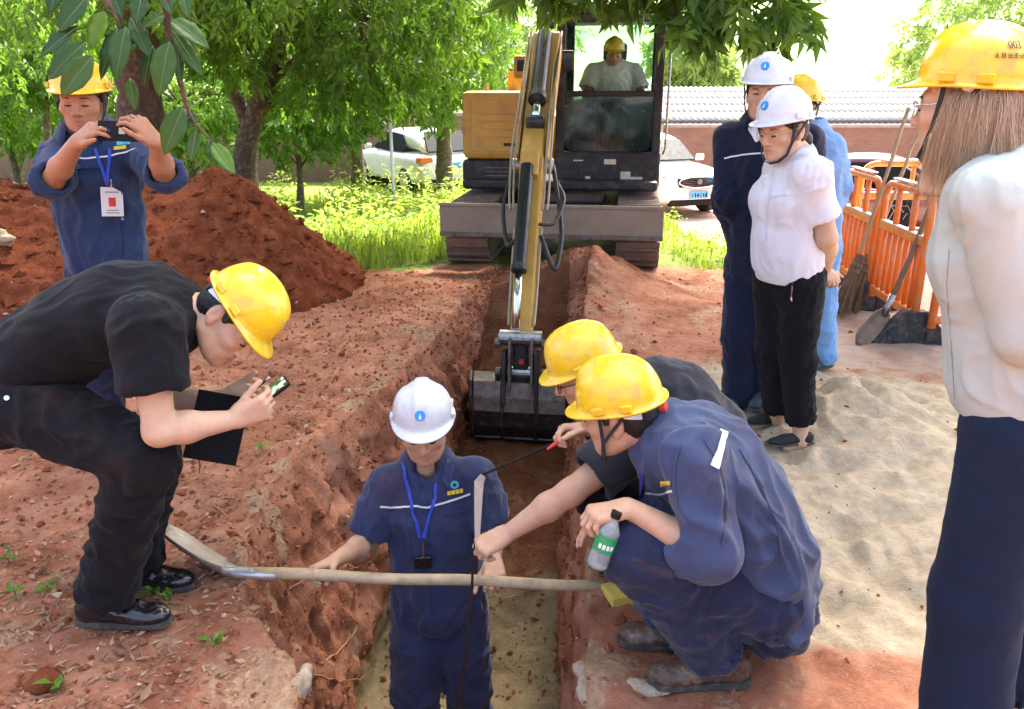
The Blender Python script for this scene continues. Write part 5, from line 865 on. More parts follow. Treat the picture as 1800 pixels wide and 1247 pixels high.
def helmet(h, colr, parent, badge=False, strap=True, knob=True, lift=.060, tilt=.10):
    """h is the head frame; the hat is a part of the person, its fittings are sub-parts"""
    me = HAT.copy(); me.materials.append(M[colr])
    o = link('hard_hat', me, None, None); f = Fr(h.p(0, -.004, lift), h.y + h.z * tilt, h.z, h.s); o.matrix_world = f.mat(); bpy.context.view_layer.update()
    o.parent = parent; o.matrix_parent_inverse = parent.matrix_world.inverted() if False else parent.matrix_basis.inverted()
    def sub(mb, name, m, **k):
        c = mb.build(name, m, None, **k); c.parent = o; return c
    for s in (-1, 1):
        for c_, d_ in (((s * .1085, .026, .010), (.012, .034, .020)), ((s * .100, -.050, .010), (.014, .034, .020))): mb = MB(); mb.box(c_, d_); sub(mb, 'slot_lug', M[colr], bevel=.003)
    if badge:
        y = .1095; mb = MB(); c = A3(0, .1015, .053); nn = nrm(A3(0, .83, .48))
        mb.disc(c + nn * .0085, nn, .0185, .012, 24); sub(mb, 'badge', M['badge_blue'])
        mb = MB(); up = nrm(np.cross(A3(1, 0, 0), nn)) ; up = up if up[2] > 0 else -up; pp = c + nn * .0150
        poly = [(-.0045, -.012), (-.0035, -.002), (-.0015, .004), (0, .010), (.0015, .004), (.0035, -.002), (.0045, -.012), (.0012, -.012), (0, -.006), (-.0012, -.012)]
        V = [pp + A3(1, 0, 0) * x + up * y_ for x, y_ in poly]; mb.add(V + [v - nn * .002 for v in V], [tuple(range(10))[::-1], tuple(range(10, 20))] + [(i, (i + 1) % 10, (i + 1) % 10 + 10, i + 10) for i in range(10)]); sub(mb, 'flame_emblem', M['white_plastic'])
    def arc(a0, a1, z0, z1, rx, ry, n=14):
        P = []; N = []
        for k in range(n + 1):
            a = R_(a0 + (a1 - a0) * k / n); zz = z0 + (z1 - z0) * k / n; P.append(A3(rx * math.sin(a), ry * math.cos(a), zz)); N.append(A3(math.sin(a), math.cos(a), 0))
        return P, N
    if knob:
        for s in (1, -1):
            P, N = arc(s * 95, s * 142, -.004, -.030, .094, .104); c = strip(P, N, .022, 'suspension_band', M['white_plastic'], None, .002); c.parent = o
        P, N = arc(140, 220, -.030, -.030, .096, .110); c = strip(P, N, .030, 'nape_strap', M['strap'], None, .006); c.parent = o
        mb = MB(); mb.disc((0, -.119, -.030), (0, 1, 0), .019, .018, 20); sub(mb, 'ratchet_knob', M['red'], bevel=.003)
    if strap:
        for s in (1, -1):
            P = [A3(s * .096, .030, .0), A3(s * .090, .034, -.045), A3(s * .084, .040, -.095), A3(s * .070, .054, -.145), A3(s * .040, .070, -.172), A3(0, .078, -.181)]
            P2 = []
            for i in range(len(P) - 1):
                for k in range(4): P2.append(P[i] + (P[i + 1] - P[i]) * k / 4)
            P2.append(P[-1]); N = [nrm(p - A3(0, -.02, -.03 - .02 * i / len(P2))) for i, p in enumerate(P2)]
            c = strip(P2, N, .013, 'chin_strap', M['strap'], None, .0025); c.parent = o
            P = [A3(s * .098, -.045, -.002), A3(s * .090, -.02, -.035), A3(s * .090, .008, -.062), A3(s * .086, .038, -.095)]
            c = strip(P, [A3(s, 0, 0)] * 4, .010, 'chin_strap', M['strap'], None, .0025); c.parent = o
    return o
def brows(h, parent, body_name='body', down=True, dark=True):
    for s in (-1, 1):
        P = [h.p(s * x, y, z) for x, y, z in ((.013, .0985, .027), (.028, .0965, .0325), (.042, .089, .0325), (.053, .079, .026))]
        mb = MB(); mb.tube(P, [.0026 * h.s, .0040 * h.s, .0034 * h.s, .001 * h.s], 6, flat=.6); mb.build('eyebrow', M['hair'], parent, smooth=True)
        z = .0045 if down else .009
        P = [h.p(s * x, y, zz) for x, y, zz in ((.018, .0910, z), (.025, .0960, z - .001 + (0 if down else .003)), (.033, .0960, z - .0015 + (0 if down else .004)), (.041, .0910, z - .001 + (0 if down else .002)), (.047, .083, z))]
        mb = MB(); mb.tube(P, [.0014, .0026, .0030, .0026, .0014], 6); mb.build('eyelash', M['lash'], parent, smooth=True)
def hair_short(h, parent, long=0.0):
    c = [(h.p(0, 0, -.004 - long), h.y * .72 - h.z)]
    pr = [PR(h.ell((0, -.014, .042), (.0825, .103, .094)), .01, 'u', c), PR(h.ell((0, -.05, .0), (.07, .062, .07)), .02, 'u', [(h.p(0, 0, -.022 - long), h.y * .55 - h.z)])]
    pr += [PR(h.cone((s * .078, .022, .05), (s * .077, .020, .012), .007), .006) for s in (-1, 1)]
    V, Q = sdf_mesh(pr, .004 * h.s); V = relax(V, Q, 1); N = vnormals(V, Q); L = h.loc(V)
    V = V + N * (.0022 * fbm(L * (220, 160, 50), 2))[:, None]
    return link('hair', mesh_np('hair', V, Q), M['hair'], parent)
def glasses(h, parent, m, rr=.021, wide=.032):
    mb = MB()
    for s in (-1, 1):
        c = [h.p(s * wide + rr * 1.12 * math.cos(a), .111 - .012 * abs(math.cos(a)) * (1 if s * math.cos(a) > 0 else .3), .006 + rr * .85 * math.sin(a)) for a in np.linspace(0, 2 * math.pi, 21)]
        mb.tube(c, .0016, 6, caps=False); mb.tube([h.p(s * (wide + rr * 1.1), .099, .014), h.p(s * .083, .06, .016), h.p(s * .088, -.005, .02)], .0016, 6)
    mb.tube([h.p(-wide + rr, .111, .01), h.p(0, .117, .013), h.p(wide - rr, .111, .01)], .0015, 6)
    return mb.build('glasses', m, parent, smooth=True)
def shoe(g, d, parent, kind='leather', m=None, s=1.0, up=(0, 0, 1)):
    g = np.asarray(g, float); dd = nrm(d); zs = [gz(g[0] + dd[0] * k, g[1] + dd[1] * k)[0] for k in (-.07, 0, .08, .16)]; zm = sum(sorted(zs)[1:]) / 3
    if abs(zm - g[2]) < .12: g = A3(g[0], g[1], zm + .004)
    f = Fr(g, d, up, s); m = m or M['leather']
    if kind == 'loafer':
        pr = [PR(f.ell((0, -.045, .036), (.034, .042, .036)), .02), PR(f.cone((0, -.03, .032), (0, .09, .028), .034, .036), .02), PR(f.ell((0, .125, .020), (.040, .065, .024)), .02),
              PR(f.ell((0, -.01, .088), (.026, .058, .046)), .006, 'd')]
    else:
        pr = [PR(f.ell((0, -.048, .048), (.036, .044, .046)), .02), PR(econe(f.p(0, -.03, .05), f.p(0, .09, .044), (.036 * s, .044 * s), (.042 * s, .034 * s), f.x), .02), PR(f.ell((0, .135, .032), (.044, .070, .032)), .03), PR(f.cone((0, -.012, .06), (0, -.022, .098), .040, .042), .02)]
    pr = [PR(p[0], p[1], p[2], [(f.p(0, 0, .014), -f.z)] if p[2] == 'u' else ()) for p in pr]
    o, _ = obj_sdf('shoe', pr, .0055, m, parent, [(f.p(0, .02, .05), f.p(0, .1, .05), .001, .002, .001, 40)] if kind != 'loafer' else None, gen=.0006, gsc=30)
    P = [(.030, -.085), (.038, -.05), (.035, .02), (.043, .09), (.046, .14), (.036, .19), (.012, .209), (-.012, .209), (-.036, .19), (-.046, .14), (-.043, .09), (-.035, .02), (-.038, -.05), (-.030, -.085), (0, -.096)]
    t = .012 if kind == 'loafer' else .022; mb = MB(); n = len(P)
    V = [f.p(x, y, 0 if (y < .03 or kind == 'sneaker') else .006) for x, y in P] + [f.p(x * .98, y * .99, t) for x, y in P]
    mb.add(V, [tuple(range(n)), tuple(range(2 * n - 1, n - 1, -1))] + [(i, (i + 1) % n, (i + 1) % n + n, i + n) for i in range(n)])
    c = mb.build('sole', M['sole'], o, bevel=.002)
    return o, f
def collar(nb, up, fwd, m, parent, r=.068, ht=.042, gap=28, spread=.035, lift=.026, rd=None, fl=1.0):
    """a folded shirt collar round the neck: stand inside, leaf falling outside"""
    f = Fr(nb, fwd, up); P = []; n = 22; r = r * 1.08; rd = rd or r * 1.08
    rows = [(1.0, -.01), (.97, ht), (1.03, ht + .006), (1 + .36 * fl, ht * .42), (1 + .68 * fl, -.018)]
    V = []; F = []
    for k in range(n + 1):
        a = R_(gap + (360 - 2 * gap) * k / n); e = abs(k / n - .5) * 2; pt = max(0, (e - .75) / .25)
        for j, (rr, z) in enumerate(rows):
            x, y = r * rr * math.sin(a), rd * rr * math.cos(a); z2 = z - .018 * e ** 2 * (1 if j < 3 else .6)
            if j >= 3: z2 -= spread * pt * (j - 2) / 2; 
            V.append(f.p(x, y, z2 + lift))
    for k in range(n):
        for j in range(4): F.append((k * 5 + j, k * 5 + j + 1, k * 5 + 6 + j, k * 5 + 5 + j))
    mb = MB(); mb.add(V, F); o = mb.build('collar', m, parent, smooth=True)
    md = o.modifiers.new('thickness', 'SOLIDIFY'); md.thickness = .0035; md.offset = 0
    return o
def body_mesh(parent, pieces, m, tint=None, name='body'):
    """pieces: (prims, resolution); joined to one body"""
    V, Q = join_np([(relax(v, q, 1, .4), q) for v, q in (sdf_mesh(p, h) for p, h in pieces)])
    me = mesh_np(name, V, Q); set_tint(me, tint(V) if tint else np.ones((len(V), 3))); return link(name, me, m, parent), (V, Q)
def sleeve(sh, el, wr, upto, r0, r1, r2=None, k=.016, hollow=.006):
    """upto < 1: ends on the upper arm; 1..2: ends on the forearm. Returns prims and the limb list for folds"""
    if upto <= 1:
        e = sh + (el - sh) * upto; ax = nrm(el - sh)
        return [PR(cone(sh, e + ax * .03, r0, r1), k, 'u', [(e, ax)]), PR(cone(e - ax * .015, e + ax * .05, r1 - hollow), .004, 'd')], [(sh, e, .006, .003, .002, 22)]
    r2 = r2 or r1; e = el + (wr - el) * (upto - 1); ax = nrm(wr - el)
    return [PR(cone(sh, el, r0, r1), k), PR(cone(el, e + ax * .03, r1, r2), .03, 'u', [(e, ax)]), PR(cone(e - ax * .012, e + ax * .05, r2 - hollow), .004, 'd')], [(sh, el, .006, .004, .010, 24), (el, e, .010, .006, .005, 30)]
def legs_prims(hp, kn, an, r=(.098, .078, .070), cutlen=0.0, k=.04, flare=None, fa=1.0):
    ax = nrm(an - kn); e = an + ax * cutlen; r2 = flare or r[2]
    return [PR(cone(hp, kn, r[0], r[1]), k), PR(cone(kn, e + ax * .04, r[1], r2), .03, 'u', [(e, ax)]), PR(cone(e - ax * .02, e + ax * .06, r2 - .007), .004, 'd')], [(hp, kn, .007 * fa, .003 * fa, .006 * fa, 16), (kn, e, .008 * fa, .004 * fa, .010 * fa, 18)]

def vneck(nb, up, fwd, depth=.085, r0=.050, r1=.010):
    """cut the shirt front open below the chin"""
    up = nrm(up); fwd = nrm(fwd); return [PR(cone(nb + up * .07, nb + up * .0, .058, .052), .008, 'd'), PR(cone(nb + up * .02 + fwd * .055, nb - up * depth + fwd * .125, r0, r1), .006, 'd')]
# ---------------------------------------------------------------- the people
XR, UPZ = A3(1, 0, 0), A3(0, 0, 1)
def fpt(p, z=0.0): return A3(p[0], p[1], z)
def chk(n, **k):
    if DEBUG: print('LIMB', n, ' '.join('%s=%.2f' % (a, np.linalg.norm(x - y)) for a, (x, y) in k.items()))
DEBUG = False
def trousers(parent, m, pel, sp, legs, waist_up, r=(.098, .078, .070), cut=0.0, h=.009, pw=(.150, .112), seed=0, flare=None, off=0.0, gen=.003, pk=.05, fa=1.0):
    pr = [PR(econe(pel + nrm(waist_up) * .10, pel - nrm(waist_up) * .03, (pw[0] * .93, pw[1] * .95), pw, sp), .03)]; lim = [(pel + nrm(waist_up) * .1, pel, .003, .003, .004, 20)]
    for hp, kn, an in legs:
        a, b = legs_prims(hp, kn, an, r, cut, pk, flare, fa); pr += a; lim += b
    o, VQ = obj_sdf('trousers', pr, h, m, parent, lim, seed, gen, off=off); return o, VQ
# ================= photographer behind the crouching note taker
def photographer():
    Y = 3.36; base = onz(185, 800); root = thing('person', base, 'person in a navy jacket and yellow hard hat holding a phone up in both hands', 'person')
    h = Fr(at(146, 182, Y - .02), (.20, -1, -.12), (.04, -.1, 1)); nb = at(160, 238, Y + .03); pel = at(192, 478, Y + .04); mid = (pel + nb) / 2 + A3(0, -.03, 0)
    sR, sL = at(108, 276, Y), at(256, 276, Y); eR, wR = at(92, 318, Y - .24), at(136, 250, Y - .40); eL, wL = at(289, 308, Y - .22), at(275, 250, Y - .38)
    chk('A', uaR=(sR, eR), faR=(eR, wR), uaL=(sL, eL), faL=(eL, wL), tor=(pel, nb), sh=(sR, sL))
    hR = hand_prims(wR, cdir(.80, .42, .42), cdir(.50, -.30, -.80), cdir(.1, -1, -.5), s=.95, per=[(20, 40, 25), (28, 42, 25), (34, 45, 25), (40, 45, 25)], thumb=(.6, .8, -.2), spread=.10)
    hL = hand_prims(wL, cdir(-.45, .60, .55), cdir(-.70, -.25, -.65), cdir(-.1, -1, -.5), s=.95, per=[(24, 45, 25), (30, 46, 25), (36, 48, 25), (42, 48, 25)], thumb=(.6, .8, -.2), spread=.10)
    body_mesh(root, [(head_prims(h, nb), .0035), (arm_prims(sR, eR, wR) + hR, .0036), (arm_prims(sL, eL, wL) + hL, .0036)], M['skin_dark'], lambda V: face_tint(h, V))
    brows(h, root); hair_short(h, root)
    pr = torso_prims(pel, mid, nb, -XR, -XR, SEC_M); lim = [(pel, nb, .008, .004, .003, 9)]
    for s, e, w_ in ((sR, eR, wR), (sL, eL, wL)):
        pr.append(PR(cone(nb - A3(0, 0, .045), s, .060, .058), .05)); a, b = sleeve(s, e, w_, 1.08, .064, .058, .062); pr += a; lim += b
    pr += vneck(nb, UPZ, A3(.1, -1, 0), .05)
    sh, VQ = obj_sdf('work_jacket', pr, .008, M['navy_steel'], root, lim, 1, .006, off=.009, stretch=UPZ); bv = bvh_of(VQ)
    collar(nb + A3(0, -.006, .008), (0, -.18, 1), (.1, -1, 0), M['navy_steel'], sh, r=.072)
    ribbon(bv, [(128, 277), (150, 279), (170, 277), (190, 275), (205, 271), (222, 268), (238, 262)], .006, 'piping', M['piping'], sh)
    patch(bv, [(204, 245), (228, 244), (229, 254), (205, 256)], 'chest_emblem', M['teal'], sh, .003, .001, 2); patch(bv, [(200, 258), (222, 256), (222, 262), (200, 264)], 'chest_lettering', M['thread_yellow'], sh, .003, .001, 3)
    ribbon(bv, [(214, 258), (214, 300), (214, 360), (216, 420), (219, 470)], .004, 'button_placket', M['navy'], sh, .002)
    patch(bv, [(216, 420), (262, 424), (258, 466), (219, 462)], 'hem_pocket', M['navy_steel'], sh, .005, .004); patch(bv, [(130, 281), (178, 279), (176, 296), (132, 297)], 'pocket_flap', M['navy_steel'], sh, .005, .004)
    for v in (385,):
        p, n = hit(bv, 215, v); mb = MB(); mb.disc(p, n, .006, .004, 12); mb.build('button', M['button'], sh)
    helmet(h, 'yellow_hat', root)
    # lanyard with a pass
    lan = ribbon(bv, [(168, 262), (175, 285), (183, 305), (189, 326)], .012, 'lanyard', M['blue_strap'], root, .006); ribbon(bv, [(192, 262), (192, 285), (190, 305), (190, 326)], .012, 'strap', M['blue_strap'], lan, .006)
    c, n = hit(bv, 196, 354, .016); f = Fr(c, n, cdir(-.12, 1, 0)); MM = np.stack([f.x, f.z, f.y], 1)
    mb = MB(); mb.box(c, (.082, .118, .004), MM); cd = mb.build('pass_card', M['white_plastic'], lan, bevel=.002)
    for nm, dx, dy, sx, sy, m in (('photo', 0, .0, .026, .036, 'red'), ('printed_line', 0, .04, .05, .005, 'button'), ('printed_line', 0, -.034, .045, .004, 'button'), ('printed_line', 0, -.044, .05, .004, 'button')):
        mb = MB(); mb.box(c + f.x * dx + f.z * dy + f.y * .0028, (sx, sy, .001), MM); mb.build(nm, M[m], cd)
    mb = MB(); mb.tube([c + f.z * .058, c + f.z * .075, c + f.z * .092], .004, 8); mb.build('clip', M['chrome'], lan)
    legs = []
    for s in (-1, 1):
        x = pel[0] + s * .095; hp = A3(x, pel[1], pel[2] - .03); kn = A3(x + s * .01, pel[1] - .02, .48); an = A3(x + s * .02, pel[1] + .02, .09); legs.append((hp, kn, an)); shoe(A3(an[0], an[1], 0), (s * .2, -1, 0), root)
    trousers(root, M['navy_trouser'], pel, -XR, legs, UPZ)
    # the phone he holds
    pc = at(208, 231, Y - .42); f = Fr(pc, cdir(.05, 0, 1), cdir(.02, 1, 0)); MM = np.stack([f.x, f.z, f.y], 1)
    ph = thing('mobile_phone', pc, 'dark mobile phone held sideways by the person in the navy jacket', 'phone')
    mb = MB(); mb.box(pc, (.142, .072, .009), MM); b = mb.build('phone_body', M['dark'], ph, bevel=.003)
    mb = MB(); mb.box(pc - f.x * .015 + f.y * .0052, (.022, .022, .0015), MM); mb.build('sticker', paint('pale_sticker', (.55, .52, .40), .5), b)
    mb = MB(); mb.box(pc + f.x * .04 + f.y * .0052, (.03, .012, .002), MM); mb.build('camera_lens', M['leather'], b)
    return root
# ================= note taker bending forward, black shirt
def note_taker():
    base = onz(170, 1090); root = thing('person', base, 'person in a black T-shirt bending forward over a phone and a black notebook', 'person')
    h = Fr(at(403, 563, 2.24), cdir(.56, -.83, .08), cdir(.83, .56, .05), 1.02); nb = at(318, 548, 2.26); pel = at(22, 690, 2.24); mid = at(150, 508, 2.24)
    sR, eR, wR = at(258, 578, 2.06), at(280, 758, 2.0), at(412, 738, 2.10); sL, eL, wL = at(280, 585, 2.42), at(268, 712, 2.46), at(398, 698, 2.30)
    chk('B', uaR=(sR, eR), faR=(eR, wR), uaL=(sL, eL), faL=(eL, wL), tor=(pel, nb), sh=(sR, sL))
    hR = hand_prims(wR, cdir(.92, .38, -.1), cdir(.1, .55, -.8), cdir(-.2, .8, .4), per=[(40, 55, 30), (45, 55, 30), (50, 55, 30), (55, 55, 30)], thumb=(.55, .8, .1), tcurl=12)
    hL = hand_prims(wL, cdir(.95, .05, .25), cdir(.1, .35, .9), cdir(.2, .9, -.3), per=[(30, 45, 30), (40, 50, 30), (45, 55, 30), (50, 55, 30)], thumb=(.5, .85, .2), tcurl=12)
    body_mesh(root, [(head_prims(h, nb), .0035), (arm_prims(sR, eR, wR, fat=1.06) + hR, .0034), (arm_prims(sL, eL, wL, fat=1.03) + hL, .0036)], M['skin_pale'], lambda V: face_tint(h, V))
    brows(h, root); hair_short(h, root, .006)
    sp = A3(0, -1, 0); pr = torso_prims(pel, mid, nb + (pel - nb) * .02, sp, sp, SEC_M); lim = [(pel, mid * .5 + pel * .5, .006, .005, .003, 12), (mid * .5 + pel * .5, nb, .003, .003, .003, 12)]
    for s, e, w_ in ((sR, eR, wR), (sL, eL, wL)):
        pr.append(PR(cone(nb + (pel - nb) * .08, s, .08, .072), .06)); a, b = sleeve(s, e, w_, .60, .084, .080); pr += a; lim += b
    sh, VQ = obj_sdf('tee_shirt', pr, .008, M['black_jersey'], root, lim, 3, .0035, off=.010, stretch=nrm(nb - pel)); bv = bvh_of(VQ)
    f = Fr(nb, h.p(0, -.028, -.03) - nb, A3(0, 0, 1)); mb = MB()
    mb.tube([nb + f.y * .022 + (f.x * math.cos(a) + f.z * math.sin(a)) * .072 for a in np.linspace(0, 2 * math.pi, 25)], .009, 8, caps=False); mb.build('neckband', M['black_jersey'], sh, smooth=True)
    helmet(h, 'yellow_hat', root, strap=False, lift=.055, tilt=0)
    hp, kn, an = at(30, 705, 2.14), at(248, 802, 2.05), at(186, 1050, 2.10); hp2, kn2, an2 = at(30, 700, 2.34), at(262, 800, 2.32), at(238, 1000, 2.33)
    chk('B', th=(hp, kn), shn=(kn, an), th2=(hp2, kn2), sh2=(kn2, an2))
    tr, VT = trousers(root, M['charcoal'], pel, sp, [(hp, kn, an), (hp2, kn2, an2)], mid - pel, r=(.104, .084, .070), cut=-.005, pw=(.165, .130), seed=4, off=.006, gen=.006); bt = bvh_of(VT)
    p, n = hit(bt, 12, 700)
    if p is not None: mb = MB(); mb.disc(p, n, .007, .003, 12); mb.build('rivet', M['chrome'], tr)
    g1 = onz(190, 1103); g2 = onz(238, 1036); mb = MB(); body_extra(root, [(cone(an - A3(0, 0, .02), g1 + A3(0, 0, .06), .036, .036))], M['skin_pale'])
    for g, d in ((g1, (1, -.03, 0)), (g2, (1, .02, 0))):
        o, f = shoe(g, d, root, 'leather', M['leather'], 1.0)
        mb = MB()
        for k in range(4): mb.tube([f.p(-.022, .045 + .02 * k, .080 - .006 * k), f.p(0, .05 + .02 * k, .086 - .007 * k), f.p(.022, .045 + .02 * k, .080 - .006 * k)], .0025, 6)
        mb.build('shoe_lace', M['dark'], o, smooth=True)
    # things in his hands
    c = at(382, 752, 2.19); f = Fr(c, cdir(.25, .15, 1), cdir(.17, .98, -.15)); MM = np.stack([f.x, f.z, f.y], 1)
    nbk = thing('notebook', c, 'thin black notebook held upright in the hand of the bending person', 'notebook')
    for nm, dz, t, m, sx in (('cover', .008, .004, 'black', 0), ('cover', -.008, .004, 'black', 0), ('page_block', 0, .012, None, -.006)):
        mb = MB(); mb.box(c + f.y * dz, (.150 + sx, .205 + sx, t), MM); mb.build(nm, M[m] if m else paint('paper', (.72, .68, .58), .8), nbk, bevel=.001)
    mb = MB(); p0 = c - f.z * .10 + f.x * .03; mb.tube([p0 + A3(0, 0, .012), p0 - A3(0, 0, .02), p0 - A3(.004, 0, .045)], .0018, 6); mb.build('bookmark_cord', paint('cord_red', (.12, .03, .02), .8), nbk)
    c = at(478, 690, 2.17); f = Fr(c, cdir(-.45, .72, .5), cdir(.62, .70, -.1)); MM = np.stack([f.x, f.z, f.y], 1)
    ph = thing('mobile_phone', c, 'mobile phone with a lit photo on its screen held over the black notebook', 'phone')
    mb = MB(); mb.box(c, (.068, .115, .011), MM); mb.build('phone_body', M['dark'], ph, bevel=.004)
    m, t, b = newmat('phone_screen'); em = ramp(t, noise(t, 30, 4, .6, objco(t)), [(.42, (.02, .07, .015)), (.52, (.25, .3, .18)), (.60, (.75, .78, .7))]); t.links.new(em, b.inputs['Base Color']); t.links.new(em, b.inputs['Emission Color']); b.inputs['Emission Strength'].default_value = .25; b.inputs['Roughness'].default_value = .1
    mb = MB(); mb.box(c + f.y * .0062, (.060, .102, .001), MM); mb.build('screen', m, ph)
    a, b_ = at(443, 690, 2.2), at(466, 670, 2.22); pn = thing('pen', a, 'small silver and black pen beside the phone in the hand', 'pen'); mb = MB(); mb.tube([a - (b_ - a) * .8, b_], .004, 8); mb.build('barrel', M['dark'], pn, smooth=True); mb = MB(); mb.tube([b_, b_ + (b_ - a) * .35], [.0036, .0016], 8); mb.build('tip', M['chrome'], pn, smooth=True)
def body_extra(root, prims, m):
    V, Q = sdf_mesh([PR(p, .02) for p in prims], .005); me = mesh_np('ankle', V, Q); set_tint(me, np.ones((len(V), 3))); return link('ankle', me, m, root)
# ================= worker in the trench
def trench_worker():
    Y = 2.70; ZF = -1.17; root = thing('person', A3(-.2, Y, ZF), 'worker in white hard hat and blue uniform standing in the trench behind the shovel', 'person')
    h = Fr(at(746, 752, Y - .06), (.05, -1, -.26), (-.02, -.26, 1)); nb = at(750, 816, Y + .05); pel = at(770, 1040, Y + .02); mid = (pel + nb) / 2 + A3(0, -.04, 0)
    sR, eR, wR = at(682, 852, Y), at(648, 952, Y - .03), at(592, 984, Y - .26); sL, eL, wL = at(832, 838, Y), at(866, 930, Y - .02), at(868, 985, Y - .24)
    chk('C', uaR=(sR, eR), faR=(eR, wR), uaL=(sL, eL), faL=(eL, wL), tor=(pel, nb), sh=(sR, sL))
    hR = hand_prims(wR, cdir(-.75, -.2, .55), cdir(.2, -.95, .2), cdir(.55, -.1, .8), per=[(45, 60, 35), (50, 60, 35), (55, 60, 35), (55, 60, 35)], thumb=(.75, .55, .5), tcurl=20)
    hL = hand_prims(wL, cdir(.05, -.35, .8), cdir(0, -.95, -.3), cdir(-.9, -.1, .2), per=[(45, 65, 35), (50, 65, 35), (55, 65, 35), (55, 65, 35)], thumb=(.65, .6, .6), tcurl=20)
    body_mesh(root, [(head_prims(h, nb), .0035), (arm_prims(sR, eR, wR) + hR, .0036), (arm_prims(sL, eL, wL) + hL, .0036)], M['skin'], lambda V: face_tint(h, V))
    brows(h, root); hair_short(h, root, .01)
    pr = torso_prims(pel - A3(0, 0, .04), mid, nb, -XR, -XR, [(0, .178, .130)] + SEC_M[1:]); lim = [(pel, nb, .008, .004, .003, 9)]
    for s, e, w_ in ((sR, eR, wR), (sL, eL, wL)):
        pr.append(PR(cone(nb - A3(0, 0, .05), s, .060, .060), .05)); a, b = sleeve(s, e, w_, .84, .068, .076); pr += a; lim += b
    pr += vneck(nb, A3(0, -.2, 1), A3(.02, -1, 0), .10)
    sh, VQ = obj_sdf('work_shirt', pr, .0075, M['navy_blue'], root, lim, 8, .006, off=.010, stretch=UPZ); bv = bvh_of(VQ)
    collar(nb + A3(.003, -.008, .004), (0, -.22, 1), (.02, -1, 0), M['navy_blue'], sh, r=.064, gap=30, spread=.06)
    ribbon(bv, [(669, 891), (700, 892), (733, 890), (752, 892), (790, 881), (827, 868)], .007, 'piping', M['piping'], sh, .004)
    ribbon(bv, [(752, 880), (754, 930), (756, 980), (758, 1040), (760, 1090)], .004, 'button_placket', M['navy'], sh, .002)
    for lp in ([(706, 806), (722, 806), (744, 846), (734, 864)], [(786, 800), (800, 796), (792, 862), (776, 846)]): patch(bv, lp, 'lapel', M['navy_lapel'], sh, .009, .004, 3)
    p, n = hit(bv, 799, 852); mb = MB(); mb.disc(p, n, .016, .002, 20); e_ = mb.build('chest_emblem', M['teal'], sh); mb = MB(); mb.disc(p + n * .001, n, .007, .002, 14); mb.build('emblem_centre', M['navy_blue'], e_)
    for k in range(4): patch(bv, [(786 + 7.2 * k, 864 - 1.4 * k), (792 + 7.2 * k, 863 - 1.4 * k), (792.5 + 7.2 * k, 870 - 1.4 * k), (786.5 + 7.2 * k, 871 - 1.4 * k)], 'chest_lettering', M['thread_yellow'], sh, .003, .001, 2)
    patch(bv, [(674, 902), (716, 902), (714, 920), (680, 922)], 'pocket_flap', M['navy_blue'], sh, .005, .004); patch(bv, [(778, 894), (832, 880), (832, 896), (782, 908)], 'pocket_flap', M['navy_blue'], sh, .005, .004)
    helmet(h, 'white_hat', root, badge=True, strap=False, knob=False)
    lan = ribbon(bv, [(706, 800), (716, 850), (727, 900), (738, 945)], .012, 'lanyard', M['blue_strap'], root, .007); ribbon(bv, [(768, 850), (764, 880), (754, 915), (744, 945)], .012, 'strap', M['blue_strap'], lan, .007)
    c, n = hit(bv, 742, 985, .014); f = Fr(c, n, cdir(0, 1, 0)); MM = np.stack([f.x, f.z, f.y], 1); mb = MB(); mb.box(c, (.066, .050, .014), MM); mb.build('black_pouch', M['leather'], lan, bevel=.004); mb = MB(); mb.tube([c + f.z * .02, c + f.z * .06, c + f.z * .085], [.003, .005, .003], 8); mb.build('clip', M['chrome'], lan)
    legs = []
    for s, x, y in ((-1, pel[0] - .10, -.02), (1, pel[0] + .115, .02)):
        hp = A3(pel[0] + s * .085, pel[1], pel[2] - .03); kn = A3(x, Y - .02 + y, -.72); an = A3(x + s * .01, Y + .05 + y, ZF + .09); legs.append((hp, kn, an)); shoe(A3(an[0], an[1], ZF), (s * .15, -1, 0), root)
    trousers(root, M['navy_blue'], pel, -XR, legs, UPZ, r=(.106, .092, .085), seed=6, h=.0085, gen=.005)
